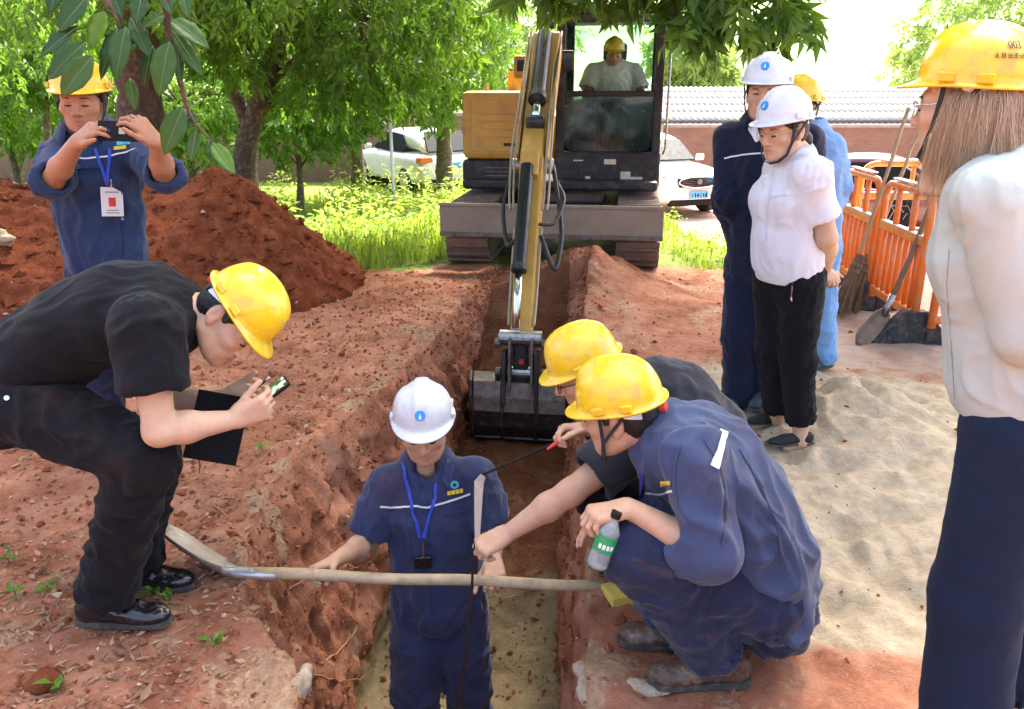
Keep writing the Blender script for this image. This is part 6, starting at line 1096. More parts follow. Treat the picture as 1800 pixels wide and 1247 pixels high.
# ================= crouching worker with the bottle
def croucher_navy():
    root = thing('person', onz(1255, 1195), 'worker in a blue uniform and yellow hard hat squatting with a water bottle in hand', 'person')
    h = Fr(at(1092, 730, 2.0), (-.88, .40, -.22), (-.16, -.02, 1), .98); nb = at(1166, 760, 1.98); pel = at(1348, 1050, 1.97); mid = at(1322, 848, 1.97)
    sL, eL, wL = at(1218, 806, 1.80), at(1246, 972, 1.76), at(1104, 893, 1.80); sR, eR, wR = at(1172, 790, 2.14), at(1180, 920, 2.22), at(1092, 905, 2.10)
    chk('E', uaL=(sL, eL), faL=(eL, wL), uaR=(sR, eR), faR=(eR, wR), tor=(pel, nb), sh=(sR, sL))
    hL = hand_prims(wL, cdir(-.92, -.15, .12), cdir(-.25, -.9, -.25), cdir(-.2, .1, -.9), per=[(50, 50, 30), (52, 52, 30), (55, 55, 30), (58, 55, 30)], thumb=(.6, .7, .5), tcurl=22)
    body_mesh(root, [(head_prims(h, nb), .0035), (arm_prims(sL, eL, wL) + hL, .0034), (arm_prims(sR, eR, wR) + hand_prims(wR, cdir(-.9, -.3, 0), cdir(-.2, -.9, 0), cdir(0, 0, 1)), .005)], M['skin'], lambda V: face_tint(h, V))
    brows(h, root); hair_short(h, root, .02)
    sp = A3(0, 1, 0); pr = torso_prims(pel + (mid - pel) * .02, mid, nb, sp, sp, [(0, .155, .118), (.22, .158, .122), (.45, .160, .118), (.70, .160, .112), (.88, .145, .092), (1.0, .066, .060)])
    lim = [(pel, pel * .35 + mid * .65, .014, .012, .006, 10), (pel * .35 + mid * .65, nb, .006, .006, .003, 10)]
    for s, e, w_ in ((sL, eL, wL), (sR, eR, wR)):
        pr.append(PR(cone(nb + (pel - nb) * .09, s, .064, .062), .06)); a, b = sleeve(s, e, w_, 1.42, .062, .058, .050); pr += a; lim += [(b[0][0], b[0][1], .007, .008, .014, 14), (b[1][0], b[1][1], .014, .012, .008, 26)]
    sh, VQ = obj_sdf('work_jacket', pr, .0065, M['navy_worn'], root, lim, 5, .0075, 5.5, off=.014, stretch=nrm(nb - pel)); bv = bvh_of(VQ)
    collar(nb + nrm(h.p(0, -.03, -.03) - nb) * .012, h.p(0, -.03, -.03) - nb, (-1, .2, -.6), M['navy_worn'], sh, r=.060, ht=.034, gap=26, spread=.02, lift=.008, fl=.62)
    ribbon(bv, [(1272, 757), (1268, 778), (1262, 800), (1255, 822)], .024, 'reflective_tape', M['reflect'], sh, .004); ribbon(bv, [(1136, 866), (1160, 868), (1182, 863)], .006, 'piping', M['piping'], sh, .004)
    for sm in ([(1196, 782), (1186, 815), (1184, 850), (1190, 885)], [(1238, 772), (1264, 815), (1275, 860), (1276, 910), (1270, 960)], [(1300, 790), (1335, 850), (1365, 920), (1375, 990)]): ribbon(bv, sm, .007, 'seam', M['navy_worn'], sh, .003)
    patch(bv, [(1161, 847), (1178, 845), (1178, 853), (1161, 855)], 'chest_lettering', M['thread_yellow'], sh, .003, .001, 2)
    ribbon(bv, [(1131, 830), (1129, 850), (1128, 880)], .012, 'lanyard', M['blue_strap'], root, .005)
    helmet(h, 'yellow_hat', root, lift=.052, tilt=0)
    hpL, kL, aL = at(1345, 1058, 1.88), at(1112, 968, 1.80), at(1258, 1146, 1.84); hpR, kR, aR = at(1350, 1048, 2.08), at(1105, 950, 2.10), at(1195, 1105, 2.05)
    chk('E', th=(hpL, kL), shn=(kL, aL), thr=(hpR, kR), shr=(kR, aR))
    tr, VT = trousers(root, M['navy_trouser'], pel, sp, [(hpL, kL, aL), (hpR, kR, aR)], mid - pel, r=(.100, .078, .074), cut=.005, pw=(.155, .118), seed=2, off=.004, gen=.005, pk=.010, fa=.7); bt = bvh_of(VT)
    patch(bt, [(1345, 1120), (1368, 1112), (1378, 1132), (1352, 1146)], 'hip_pocket_flap', M['navy_trouser'], tr, .006, .005)
    for g, d in ((onz(1262, 1200), (-1, -.04, 0)), (onz(1205, 1135), (-1, .1, 0))): shoe(g, d, root, 'leather', M['brown_leather'], 1.0)
    # bottle
    a, b = at(1083, 905, 1.76), at(1049, 993, 1.75); ax = nrm(b - a); bt = thing('water_bottle', b, 'small clear water bottle with a green label in the squatting worker\'s hand', 'bottle')
    prof = [(0, .0105), (.012, .0105), (.014, .011), (.03, .018), (.045, .026), (.050, .027), (.1, .0265), (.135, .027), (.143, .027), (.149, .022), (.150, .004)]
    mb = MB(); mb.tube([a + ax * t for t, r in prof], [r for t, r in prof], 20); mb.build('bottle_body', glassmat('bottle_plastic', (.92, .97, .96), .34, .05, (.62, .68, .67)), bt, smooth=True)
    mb = MB(); mb.tube([a + ax * .054, a + ax * .100], [.0276, .0276], 20, caps=False); lb = mb.build('label_sleeve', paint('green_label', (.015, .28, .10), .35, .2, scale=30), bt, smooth=True)
    e1 = nrm(cdir(0, 0, 1) - ax * cdir(0, 0, 1).dot(ax)); e2 = np.cross(ax, e1); mb = MB()
    for k in range(4):
        q = R_(-35 + 22 * k); mb.box(a + ax * .082 + (e1 * math.cos(q) + e2 * math.sin(q)) * .0279, (.007, .012, .0012), np.stack([e2 * math.cos(q) - e1 * math.sin(q), ax, e1 * math.cos(q) + e2 * math.sin(q)], 1))
    mb.build('label_print', M['white_plastic'], lb)
    mb = MB(); mb.tube([a - ax * .008, a + ax * .008], .0135, 16); mb.build('bottle_cap', M['dark'], bt)
# ================= crouching person in black reaching with the tape
def croucher_black():
    root = thing('person', onz(1150, 1010), 'squatting person in dark T-shirt, glasses and yellow hard hat reaching for the tape', 'person')
    h = Fr(at(1032, 656, 2.42), (-.90, -.06, -.40), (-.30, -.04, 1), .98); nb = at(1108, 694, 2.46); pel = at(1292, 905, 2.56); mid = at(1255, 690, 2.54)
    sL, eL, wL = at(1100, 792, 2.27), at(1003, 866, 2.20), at(893, 938, 2.20); sR, eR, wR = at(1086, 762, 2.64), at(1080, 812, 2.48), at(1036, 752, 2.34)
    chk('D', uaL=(sL, eL), faL=(eL, wL), uaR=(sR, eR), faR=(eR, wR), tor=(pel, nb), sh=(sR, sL))
    hL = hand_prims(wL, cdir(-.86, -.42, .1), cdir(.1, -.75, -.65), cdir(-.3, -.35, -.8), per=[(55, 65, 40), (58, 65, 40), (60, 65, 40), (62, 65, 40)], thumb=(.6, .7, .5), tcurl=25, s=1.03)
    hR = hand_prims(wR, cdir(-.95, -.05, .2), cdir(.1, -.9, .3), cdir(-.1, -.2, .9), per=[(40, 60, 40), (50, 65, 40), (55, 65, 40), (58, 65, 40)], thumb=(.5, .8, .3), tcurl=20)
    body_mesh(root, [(head_prims(h, nb), .0035), (arm_prims(sL, eL, wL, fat=1.05) + hL, .0036), (arm_prims(sR, eR, wR) + hR, .0036)], M['skin'], lambda V: face_tint(h, V))
    brows(h, root); hair_short(h, root); glasses(h, root, M['strap'])
    sp = A3(0, 1, 0); pr = torso_prims(pel, mid, nb, sp, sp, SEC_M); lim = [(pel, mid, .005, .004, .003, 10), (mid, nb, .003, .003, .002, 10)]
    for s, e, w_ in ((sL, eL, wL), (sR, eR, wR)):
        pr.append(PR(cone(nb + (pel - nb) * .08, s, .075, .068), .06)); a, b = sleeve(s, e, w_, .62, .078, .080); pr += a; lim += b
    obj_sdf('tee_shirt', pr, .009, M['grey_jersey'], root, lim, 9, .003, off=.010)
    helmet(h, 'yellow_hat', root, strap=False, lift=.054, tilt=.03)
    hpL, kL, aL = at(1285, 915, 2.46), at(1058, 872, 2.30), at(1160, 1000, 2.34); hpR, kR, aR = at(1290, 900, 2.66), at(1085, 850, 2.66), at(1170, 960, 2.58)
    chk('D', th=(hpL, kL), shn=(kL, aL)); trousers(root, M['black'], pel, sp, [(hpL, kL, aL), (hpR, kR, aR)], mid - pel, r=(.105, .082, .072), pw=(.155, .125), seed=7, h=.01, pk=.015)
    for a in (aL, aR): shoe(fpt(a), (-1, 0, 0), root)
    mb = MB(); d = nrm(wR - eR); f = Fr(wR - d * .02, d, A3(0, 0, 1)); mb.tube([wR - d * .034, wR - d * .010], .0315, 18); mb.build('wrist_band', M['dark'], root, bevel=.002)
# ================= standing man, navy jacket, white hat
def stander_navy():
    Y = 3.86; root = thing('person', onz(1320, 735), 'standing person in a dark navy jacket and white hard hat behind the woman in white', 'person')
    h = Fr(at(1346, 168, Y - .04), (-.42, -.9, -.05), (0, -.02, 1)); nb = at(1352, 216, Y); pel = at(1340, 455, Y + .02); mid = (pel + nb) / 2
    fw = nrm(A3(-.5, -.85, 0)); sp = nrm(np.cross(fw, UPZ)); sR = nb + sp * .178 - UPZ * .075; sL = nb - sp * .178 - UPZ * .075
    eR, wR = at(1280, 352, Y + .02), at(1300, 430, Y + .16); eL, wL = sL + A3(.06, .05, -.28), sL + A3(-.06, .20, -.45)
    chk('F', uaR=(sR, eR), faR=(eR, wR), tor=(pel, nb))
    body_mesh(root, [(head_prims(h, nb), .004), (arm_prims(sR, eR, wR) + hand_prims(wR, A3(.6, .3, -.5), A3(0, 1, 0), A3(0, 0, 1)), .006), (arm_prims(sL, eL, wL) + hand_prims(wL, A3(-.6, .3, -.5), A3(0, 1, 0), A3(0, 0, 1)), .006)], M['skin'], lambda V: face_tint(h, V))
    brows(h, root, down=False); hair_short(h, root)
    pr = torso_prims(pel - UPZ * .03, mid, nb, sp, sp, [(0, .170, .125)] + SEC_M[1:]); lim = [(pel, nb, .006, .003, .003, 9)]
    for s, e, w_ in ((sR, eR, wR), (sL, eL, wL)):
        pr.append(PR(cone(nb - UPZ * .05, s, .062, .060), .05)); a, b = sleeve(s, e, w_, 1.9, .066, .060, .05); pr += a; lim += b
    sh, VQ = obj_sdf('work_jacket', pr, .009, M['navy_dark'], root, lim, 12, .003, off=.010, stretch=UPZ); bv = bvh_of(VQ)
    ribbon(bv, [(1273, 279), (1290, 275), (1310, 272), (1330, 270), (1350, 269)], .007, 'piping', M['piping'], sh, .004)
    collar(nb + UPZ * .012 + fw * .012, fw * .1 + UPZ, fw, M['navy_dark'], sh, r=.072); patch(bv, [(1316, 226), (1330, 222), (1338, 246), (1330, 251)], 'white_shirt_collar', M['white_shirt'], sh, .012, .004)
    helmet(h, 'white_hat', root, badge=True)
    legs = []
    for (u, v), s in (((1296, 735), 1), ((1350, 738), -1)):
        g = onz(u, v); hp = pel + sp * s * .085 - UPZ * .03; an = g + UPZ * .09; kn = (hp + an) / 2 + fw * .03; legs.append((hp, kn, an)); o, f = shoe(g, fw + A3(-.3, 0, 0), root, 'sneaker', M['sneaker'], .96)
        mb = MB(); mb.box(f.p(.03, .05, .062), (.02, .02, .006), f.M); mb.build('red_tab', M['red'], o)
    trousers(root, M['navy_dark'], pel, sp, legs, UPZ, r=(.098, .084, .080), cut=.02, seed=13, h=.01)
# ================= woman in the white blouse
def woman_white():
    Y = 3.40; root = thing('person', onz(1375, 785), 'person in white short-sleeved blouse and white hard hat, hands behind back', 'person')
    h = Fr(at(1378, 232, Y - .02), (-.86, -.48, -.20), (-.14, -.06, 1), .97); nb = at(1403, 276, Y + .03); pel = at(1388, 478, Y + .03); mid = at(1374, 385, Y + .0)
    fw = nrm(A3(-.9, -.45, 0)); sp = nrm(np.cross(fw, UPZ)); sL = at(1428, 308, Y - .14); sR = nb + (nb - sL) * A3(1, 1, 0) - UPZ * .075
    eL, wL = at(1452, 418, Y - .12), at(1452, 470, Y + .10); eR, wR = sR + A3(.10, .08, -.26), at(1440, 474, Y + .22)
    chk('G', uaL=(sL, eL), faL=(eL, wL), tor=(pel, nb), sh=(sL, sR))
    body_mesh(root, [(head_prims(h, nb, True), .0035), (arm_prims(sL, eL, wL, fat=1.12) + hand_prims(wL, cdir(-.1, -.8, -.4), cdir(-.5, .3, -.5), cdir(0, 0, 1), curl=(45, 50, 30), s=.88), .004), (arm_prims(sR, eR, wR) + hand_prims(wR, cdir(.3, -.3, .3), cdir(.3, -.5, 0), cdir(0, 1, 0), curl=(55, 55, 35), s=.88), .005)], M['skin_pale'], lambda V: face_tint(h, V, True))
    brows(h, root); hair_short(h, root, .012); glasses(h, root, M['gold'])
    V = [h.p(0, -.10, -.02), h.p(.005, -.125, -.06), h.p(0, -.12, -.12), h.p(-.005, -.11, -.18)]; obj_sdf('ponytail', [PR(cone(a, b, r1, r2), .02) for a, b, r1, r2 in zip(V, V[1:], (.026, .028, .022), (.028, .022, .008))], .005, M['hair'], root)
    pr = torso_prims(pel - UPZ * .02, mid, nb, sp, sp, [(0, .150, .118), (.22, .140, .116), (.42, .130, .108), (.66, .132, .104), (.86, .118, .080), (1.0, .054, .052)])
    for s in (-1, 1): pr.append(PR(ell(bez(pel, mid, nb, .64) + fw * .072 + sp * s * .058, (.058, .058, .060)), .06))
    pr = [PR(p[0], p[1], p[2], [(pel - UPZ * .035, -UPZ)]) for p in pr]; lim = [(pel, nb, .005, .003, .003, 9)]
    for s, e, w_ in ((sL, eL, wL), (sR, eR, wR)):
        pr.append(PR(cone(nb - UPZ * .05, s, .052, .052), .05)); a, b = sleeve(s, e, w_, .70, .057, .062, k=.07); pr += a; lim += b
    sh, VQ = obj_sdf('blouse', pr, .0075, M['white_shirt'], root, lim, 15, .0042, off=.008, stretch=UPZ, hem=(pel - UPZ * .035, UPZ)); bv = bvh_of(VQ)
    collar(nb + UPZ * .008 + fw * .012, fw * .18 + UPZ, fw, M['white_shirt'], sh, r=.052, ht=.026, gap=26, spread=.03, lift=.016, fl=.75)
    ribbon(bv, [(1360, 300), (1352, 340), (1347, 400), (1346, 455)], .004, 'button_placket', M['white_shirt'], sh, .003); ribbon(bv, [(1355, 346), (1375, 343), (1402, 342)], .006, 'pocket_welt', M['white_shirt'], sh, .004)
    helmet(h, 'white_hat', root, badge=True)
    gs = [onz(1402, 794), onz(1362, 768)]; tops = [at(1407, 742, Y + .0), at(1366, 722, Y + .11)]; legs = []
    for g, tp, s in zip(gs, tops, (-1, 1)):
        hp = pel + sp * s * .08 - UPZ * .04; kn = (hp + tp) / 2 + fw * .02; legs.append((hp, kn, tp))
        fd = nrm(fw * A3(1, .25, 0)); shoe_o, f = shoe(g, fd, root, 'loafer', M['suede'], .80); body_extra(root, [cone(tp + UPZ * .03, g + UPZ * .05 - fd * .005, .042, .030), cone(g + UPZ * .045 - fd * .03, g + UPZ * .026 + fd * .06, .026, .020)], M['skin_pale'])
        mb = MB(); mb.box(f.p(0, .062, .052), (.030, .012, .008), f.M); mb.build('shoe_buckle', M['gold'], shoe_o, bevel=.002)
    tr, VT = trousers(root, M['black'], pel, sp, legs, UPZ, r=(.096, .074, .062), pw=(.134, .100), seed=16, h=.0085); bt = bvh_of(VT)
    ribbon(bt, [(1394, 492), (1393, 510), (1392, 530)], .007, 'silver_trim', M['chrome'], tr, .004)
# ================= person in light blue, mostly hidden
def person_blue():
    Y = 4.38; root = thing('person', onz(1440, 655), 'person in a light blue shirt and jeans beside the orange barriers', 'person')
    fw = nrm(A3(-.8, -.6, 0)); sp = nrm(np.cross(fw, UPZ)); h = Fr(at(1404, 196, Y), fw, UPZ); nb = at(1418, 236, Y); pel = at(1424, 415, Y); mid = (pel + nb) / 2
    sL = at(1458, 262, Y - .06); eL, wL = at(1470, 330, Y - .02), at(1458, 385, Y + .12); sR = nb + sp * .18 - UPZ * .05; eR = sR + A3(.0, .03, -.28); wR = eR + A3(0, .02, -.24)
    body_mesh(root, [(head_prims(h, nb), .005), (arm_prims(sL, eL, wL) + hand_prims(wL, -UPZ, fw, fw), .006), (arm_prims(sR, eR, wR) + hand_prims(wR, -UPZ, fw, fw), .007)], M['skin'], lambda V: face_tint(h, V)); hair_short(h, root)
    pr = torso_prims(pel, mid, nb, sp, sp, SEC_M); lim = [(pel, nb, .006, .003, .003, 9)]
    for s, e, w_ in ((sR, eR, wR), (sL, eL, wL)):
        pr.append(PR(cone(nb - UPZ * .03, s, .07, .066), .05)); a, b = sleeve(s, e, w_, 1.5, .074, .066, .056); pr += a; lim += b
    sh, VQ = obj_sdf('shirt', pr, .009, M['blue_shirt'], root, lim, 21, .004, off=.010, stretch=UPZ); collar(nb + UPZ * .01, UPZ, fw, M['blue_shirt'], sh, r=.070)
    helmet(h, 'yellow_hat', root); legs = []
    for (u, v), s in (((1444, 656), -1), ((1412, 640), 1)):
        g = onz(u, v); hp = pel + sp * s * .085 - UPZ * .03; an = g + UPZ * .08; legs.append((hp, (hp + an) / 2 + fw * .02, an)); shoe(g, fw, root, 'sneaker', M['sneaker'], .95)
    trousers(root, M['jeans'], pel, sp, legs, UPZ, r=(.095, .080, .075), seed=22, h=.01)
# ================= woman in the cream hoodie
def woman_cream():
    Y = 1.56; root = thing('person', A3(.98, 1.56, 0), 'person with long brown hair and cream hooded top', 'person')
    h = Fr(at(1704, 194, Y + .10), (-.70, .71, -.04), (0, -.02, 1), .89); nb = at(1752, 290, Y + .07); pel = at(1795, 712, Y + .02); mid = at(1778, 510, Y + .02)
    fw = nrm(A3(-.86, .50, 0)); sp = nrm(np.cross(fw, UPZ)); sL = nb - sp * .150 - UPZ * .075 ; sR = nb + sp * .150 - UPZ * .075
    sL, eL, wL = at(1740, 350, Y - .09), at(1806, 585, Y - .12), at(1885, 672, Y + .06); eR, wR = sR + A3(.12, .0, -.25), sR + A3(.26, -.10, -.40)
    chk('I', uaL=(sL, eL), faL=(eL, wL), tor=(pel, nb))
    body_mesh(root, [(head_prims(h, nb, True), .0032), (arm_prims(sL, eL, wL) + hand_prims(wL, A3(.6, .4, -.3), A3(0, .5, -.8), A3(0, 1, 0), s=.9), .005), (arm_prims(sR, eR, wR) + hand_prims(wR, A3(.6, -.3, -.3), A3(0, .5, -.8), A3(0, 1, 0), s=.9), .006)], M['skin_pale'], lambda V: face_tint(h, V, True))
    brows(h, root); glasses(h, root, M['chrome'], .022)
    pr = torso_prims(pel - UPZ * .005, mid, nb, sp, sp, [(0, .156, .122), (.22, .142, .112), (.42, .132, .104), (.66, .138, .104), (.86, .125, .086), (1.0, .060, .058)])
    for s in (-1, 1): pr.append(PR(ell(bez(pel, mid, nb, .62) + fw * .062 + sp * s * .060, (.060, .060, .066)), .07))
    pr = [PR(p[0], p[1], p[2], [(at(1740, 728, Y), -UPZ)]) for p in pr]; lim = [(pel, nb, .004, .002, .002, 6)]
    hd = [nb - fw * .075 + UPZ * .015, nb - fw * .10 - UPZ * .05]
    pr += [PR(econe(nb - fw * .06 - sp * .06 + UPZ * .0, nb - fw * .06 + sp * .06 + UPZ * .0, (.05, .035), (.05, .035), UPZ), .04), PR(econe(hd[1] - sp * .05, hd[1] + sp * .05, (.075, .045), (.075, .045), UPZ), .04)]
    for s, e, w_ in ((sL, eL, wL), (sR, eR, wR)):
        pr.append(PR(cone(nb - UPZ * .05, s, .058, .058), .05)); a, b = sleeve(s, e, w_, 1.95, .056, .050, .040, k=.010); pr += a; lim += [(z[0], z[1], z[2] * .7, z[3] * .6, z[4] * .8, z[5] * .8) for z in b]
    sh, VQ = obj_sdf('hooded_top', pr, .0065, M['cream'], root, lim, 31, .0032, 5.5, off=.008, stretch=UPZ, hem=(at(1740, 728, Y), UPZ)); bv = bvh_of(VQ)
    ribbon(bv, [(1668, 440), (1662, 500), (1668, 560), (1674, 640), (1678, 700)], .004, 'seam', M['cream'], sh, .002)
    ht = helmet(h, 'yellow_hat', root)
    def on_hat(V):
        ang = R_(139) + V[:, 0] / .115; z = V[:, 1]; cs = np.clip((z / .118), 0, 1) ** (1 / .82); k = np.sin(np.arccos(cs)) ** .92
        return np.stack([-(.108 * k + .0022 + V[:, 2]) * np.sin(ang), (.119 * k + .0022 + V[:, 2]) * np.cos(ang) * 1.03, z], 1)
    cu = bpy.data.curves.new('helmet_number', 'FONT'); cu.body = '003'; cu.size = .022; cu.align_x = 'CENTER'; cu.extrude = .0004; t = bpy.data.objects.new('tmp', cu); col.objects.link(t); bpy.context.view_layer.update()
    me = bpy.data.meshes.new_from_object(t.evaluated_get(bpy.context.evaluated_depsgraph_get())); bpy.data.objects.remove(t); V = np.array([v.co[:] for v in me.vertices])
    for i, v in enumerate(on_hat(V + (0, .070, 0))): me.vertices[i].co = v
    me.materials.clear(); me.materials.append(M['black_text']); o = bpy.data.objects.new('helmet_number', me); col.objects.link(o); o.parent = ht
    rs = np.random.default_rng(5); mb = MB()
    for k in range(7):
        cx = -.039 + .013 * k
        for x, y, sx, sy in [(cx, .052 + dy, .0085, .0013) for dy in (0, .0040, .0080)[:2 + k % 2]] + [(cx + dx, .056, .0013, .0095) for dx in ((-.003, .003) if k % 3 else (0,))]: mb.box((x, y, .0003), (sx, sy, .0006))
    mb.v = [tuple(v) for v in on_hat(np.array(mb.v))]; o = mb.build('helmet_lettering', M['black_text'], None); o.parent = ht; o['kind'] = 'stuff'
    # long hair: many thin locks
    mb_v = []; mb_f = []; rg = np.random.default_rng(3); cnt = 0; n3 = 4; steps = 11; tin = []
    for i in range(4600):
        a = rg.uniform(72, 288) * math.pi / 180; ex = rg.uniform(.0, .012); z0 = rg.uniform(.0, .05)
        p = np.array([(.080 + ex) * math.sin(a), -.012 + (.100 + ex) * math.cos(a), z0]); out = np.array([math.sin(a), math.cos(a), 0]); L = rg.uniform(.12, .25); side = abs(math.sin(a))
        P = [p.copy()]; fwd_pull = rg.uniform(.0, .8) * (1 if a < math.pi else .8); cl = int(a * 18) + rg.integers(0, 4); cw = np.sin(cl * 3.1) * .012 + rg.normal(0, .004)
        for k in range(1, steps):
            t = k / (steps - 1); q = p + out * (.010 + .016 * math.sin(t * 2.4)) * (.6 + .5 * side); q[2] = z0 - L * t
            if math.cos(a) > -.55: q[1] += (.060 * fwd_pull + .02) * t ** 1.6; q[0] -= math.copysign(.042, q[0]) * t ** 1.5
            q[0] += cw * t; q[1] += .012 * math.sin(t * 5 + cl) * t; P.append(q)
        P = [h.p(*q) for q in P]; r0 = rg.uniform(.0003, .0006); tin.append(np.clip(.45 + .22 * math.sin(cl * 1.3) + rg.uniform(-.08, .12), 0, 1)); base = cnt
        for k, q in enumerate(P):
            tn = nrm(P[min(k + 1, steps - 1)] - P[max(k - 1, 0)]); e1 = nrm(np.cross(tn, (.3, .9, .1))); e2 = np.cross(tn, e1); r = r0 * (1 - .75 * (k / (steps - 1)) ** 3)
            for j in range(3): g = 2.094 * j; mb_v.append(q + r * (e1 * math.cos(g) + e2 * math.sin(g)))
        for k in range(steps - 1):
            for j in range(3): mb_f.append((base + k * 3 + j, base + k * 3 + (j + 1) % 3, base + k * 3 + 3 + (j + 1) % 3, base + k * 3 + 3 + j))
        cnt += steps * 3
    hm = mesh_np('hair', np.array(mb_v), np.array(mb_f)); set_tint(hm, np.repeat(np.stack([tin] * 3, 1), steps * 3, 0)); hr = link('hair', hm, M['hair_strand'], root); hr['kind'] = 'stuff'
    pr = [PR(h.ell((0, -.014, .035), (.084, .106, .094)), .01, 'u', [(h.p(0, 0, -.01), h.y * .8 - h.z)]), PR(econe(h.p(0, -.048, -.01), h.p(0, -.050, -.20), (.088 * h.s, .066 * h.s), (.080 * h.s, .040 * h.s), h.x), .03)]
    pr += [PR(econe(h.p(s_ * .074, -.005, .0), h.p(s_ * .072, .035, -.17), (.046, .020), (.030, .014), h.y), .02) for s_ in (-1, 1)]
    V, Q = sdf_mesh(pr, .0045); V = relax(V, Q, 2); N = vnormals(V, Q); Lc = h.loc(V); an_ = np.arctan2(Lc[:, 0], Lc[:, 1]); gr = perlin(np.stack([an_ * 14, Lc[:, 2] * 5, Lc[:, 1] * 4], 1)); gr2 = perlin(np.stack([an_ * 42, Lc[:, 2] * 6, Lc[:, 1] * 4 + 7], 1)); V = V + N * (.0035 * gr + .0018 * gr2)[:, None]
    um = mesh_np('under_hair', V, Q); set_tint(um, np.repeat(np.clip(.45 + .35 * gr + .15 * gr2, 0, 1)[:, None], 3, 1)); link('under_hair', um, M['hair_strand'], hr)
    mb = MB(); legs = []
    for s, x, y, c in ((-1, 1.075, 1.52, .10), (1, 1.24, 1.60, .22)):
        hp = pel + sp * s * .08 - UPZ * .03; g = A3(x, y, 0); tp = g + UPZ * c; legs.append((hp, (hp + tp) / 2 + fw * .02, tp)); o, f = shoe(g, fw, root, 'loafer', M['suede'], .82); body_extra(root, [cone(tp + UPZ * .1, g + UPZ * .05, .046, .032), cone(g + UPZ * .045 - fw * .03, g + UPZ * .026 + fw * .06, .027, .020)], M['skin_pale'])
    trousers(root, M['slate'], pel, sp, legs, UPZ, r=(.104, .094, .094), flare=.096, pw=(.134, .100), seed=33, h=.0085, gen=.0012, fa=.15)
# ================= excavator operator
def operator():
    Y = 8.95; root = thing('person', at(1078, 200, Y), 'operator in a white T-shirt and yellow hard hat seated in the excavator cab', 'person')
    h = Fr(at(1079, 97, Y - .05), (-.05, -1, -.2), (0, -.2, 1)); nb = at(1079, 118, Y); pel = at(1078, 192, Y + .05); mid = (pel + nb) / 2 + A3(0, -.05, 0)
    sR, sL = at(1044, 128, Y), at(1114, 128, Y); eR, eL = at(1030, 165, Y - .08), at(1128, 165, Y - .08); wR, wL = at(1046, 174, Y - .32), at(1122, 172, Y - .32)
    body_mesh(root, [(head_prims(h, nb), .006), (arm_prims(sR, eR, wR) + hand_prims(wR, A3(.1, -1, -.2), -UPZ, XR), .007), (arm_prims(sL, eL, wL) + hand_prims(wL, A3(-.1, -1, -.2), -UPZ, -XR), .007)], M['skin_dark'], lambda V: face_tint(h, V)); brows(h, root); hair_short(h, root)
    pr = torso_prims(pel, mid, nb, -XR, -XR, [(0, .185, .15), (.3, .19, .16), (.6, .19, .14), (.88, .18, .11), (1, .085, .078)]); lim = [(pel, nb, .005, .003, .003, 9)]
    for s, e, w_ in ((sR, eR, wR), (sL, eL, wL)):
        pr.append(PR(cone(nb - UPZ * .03, s, .075, .072), .05)); a, b = sleeve(s, e, w_, .8, .085, .085); pr += a; lim += b
    obj_sdf('tee_shirt', pr, .012, M['white_tee'], root, lim, 41, .005, off=.012)
    helmet(h, 'yellow_hat', root, knob=False); legs = []
    for s in (-1, 1): hp = pel + XR * s * .09; kn = hp + A3(s * .06, -.45, .04); an = kn + A3(0, -.06, -.40); legs.append((hp, kn, an)); shoe(an - UPZ * .09, (0, -1, 0), root)
    trousers(root, M['charcoal'], pel, -XR, legs, UPZ, h=.014, seed=42)
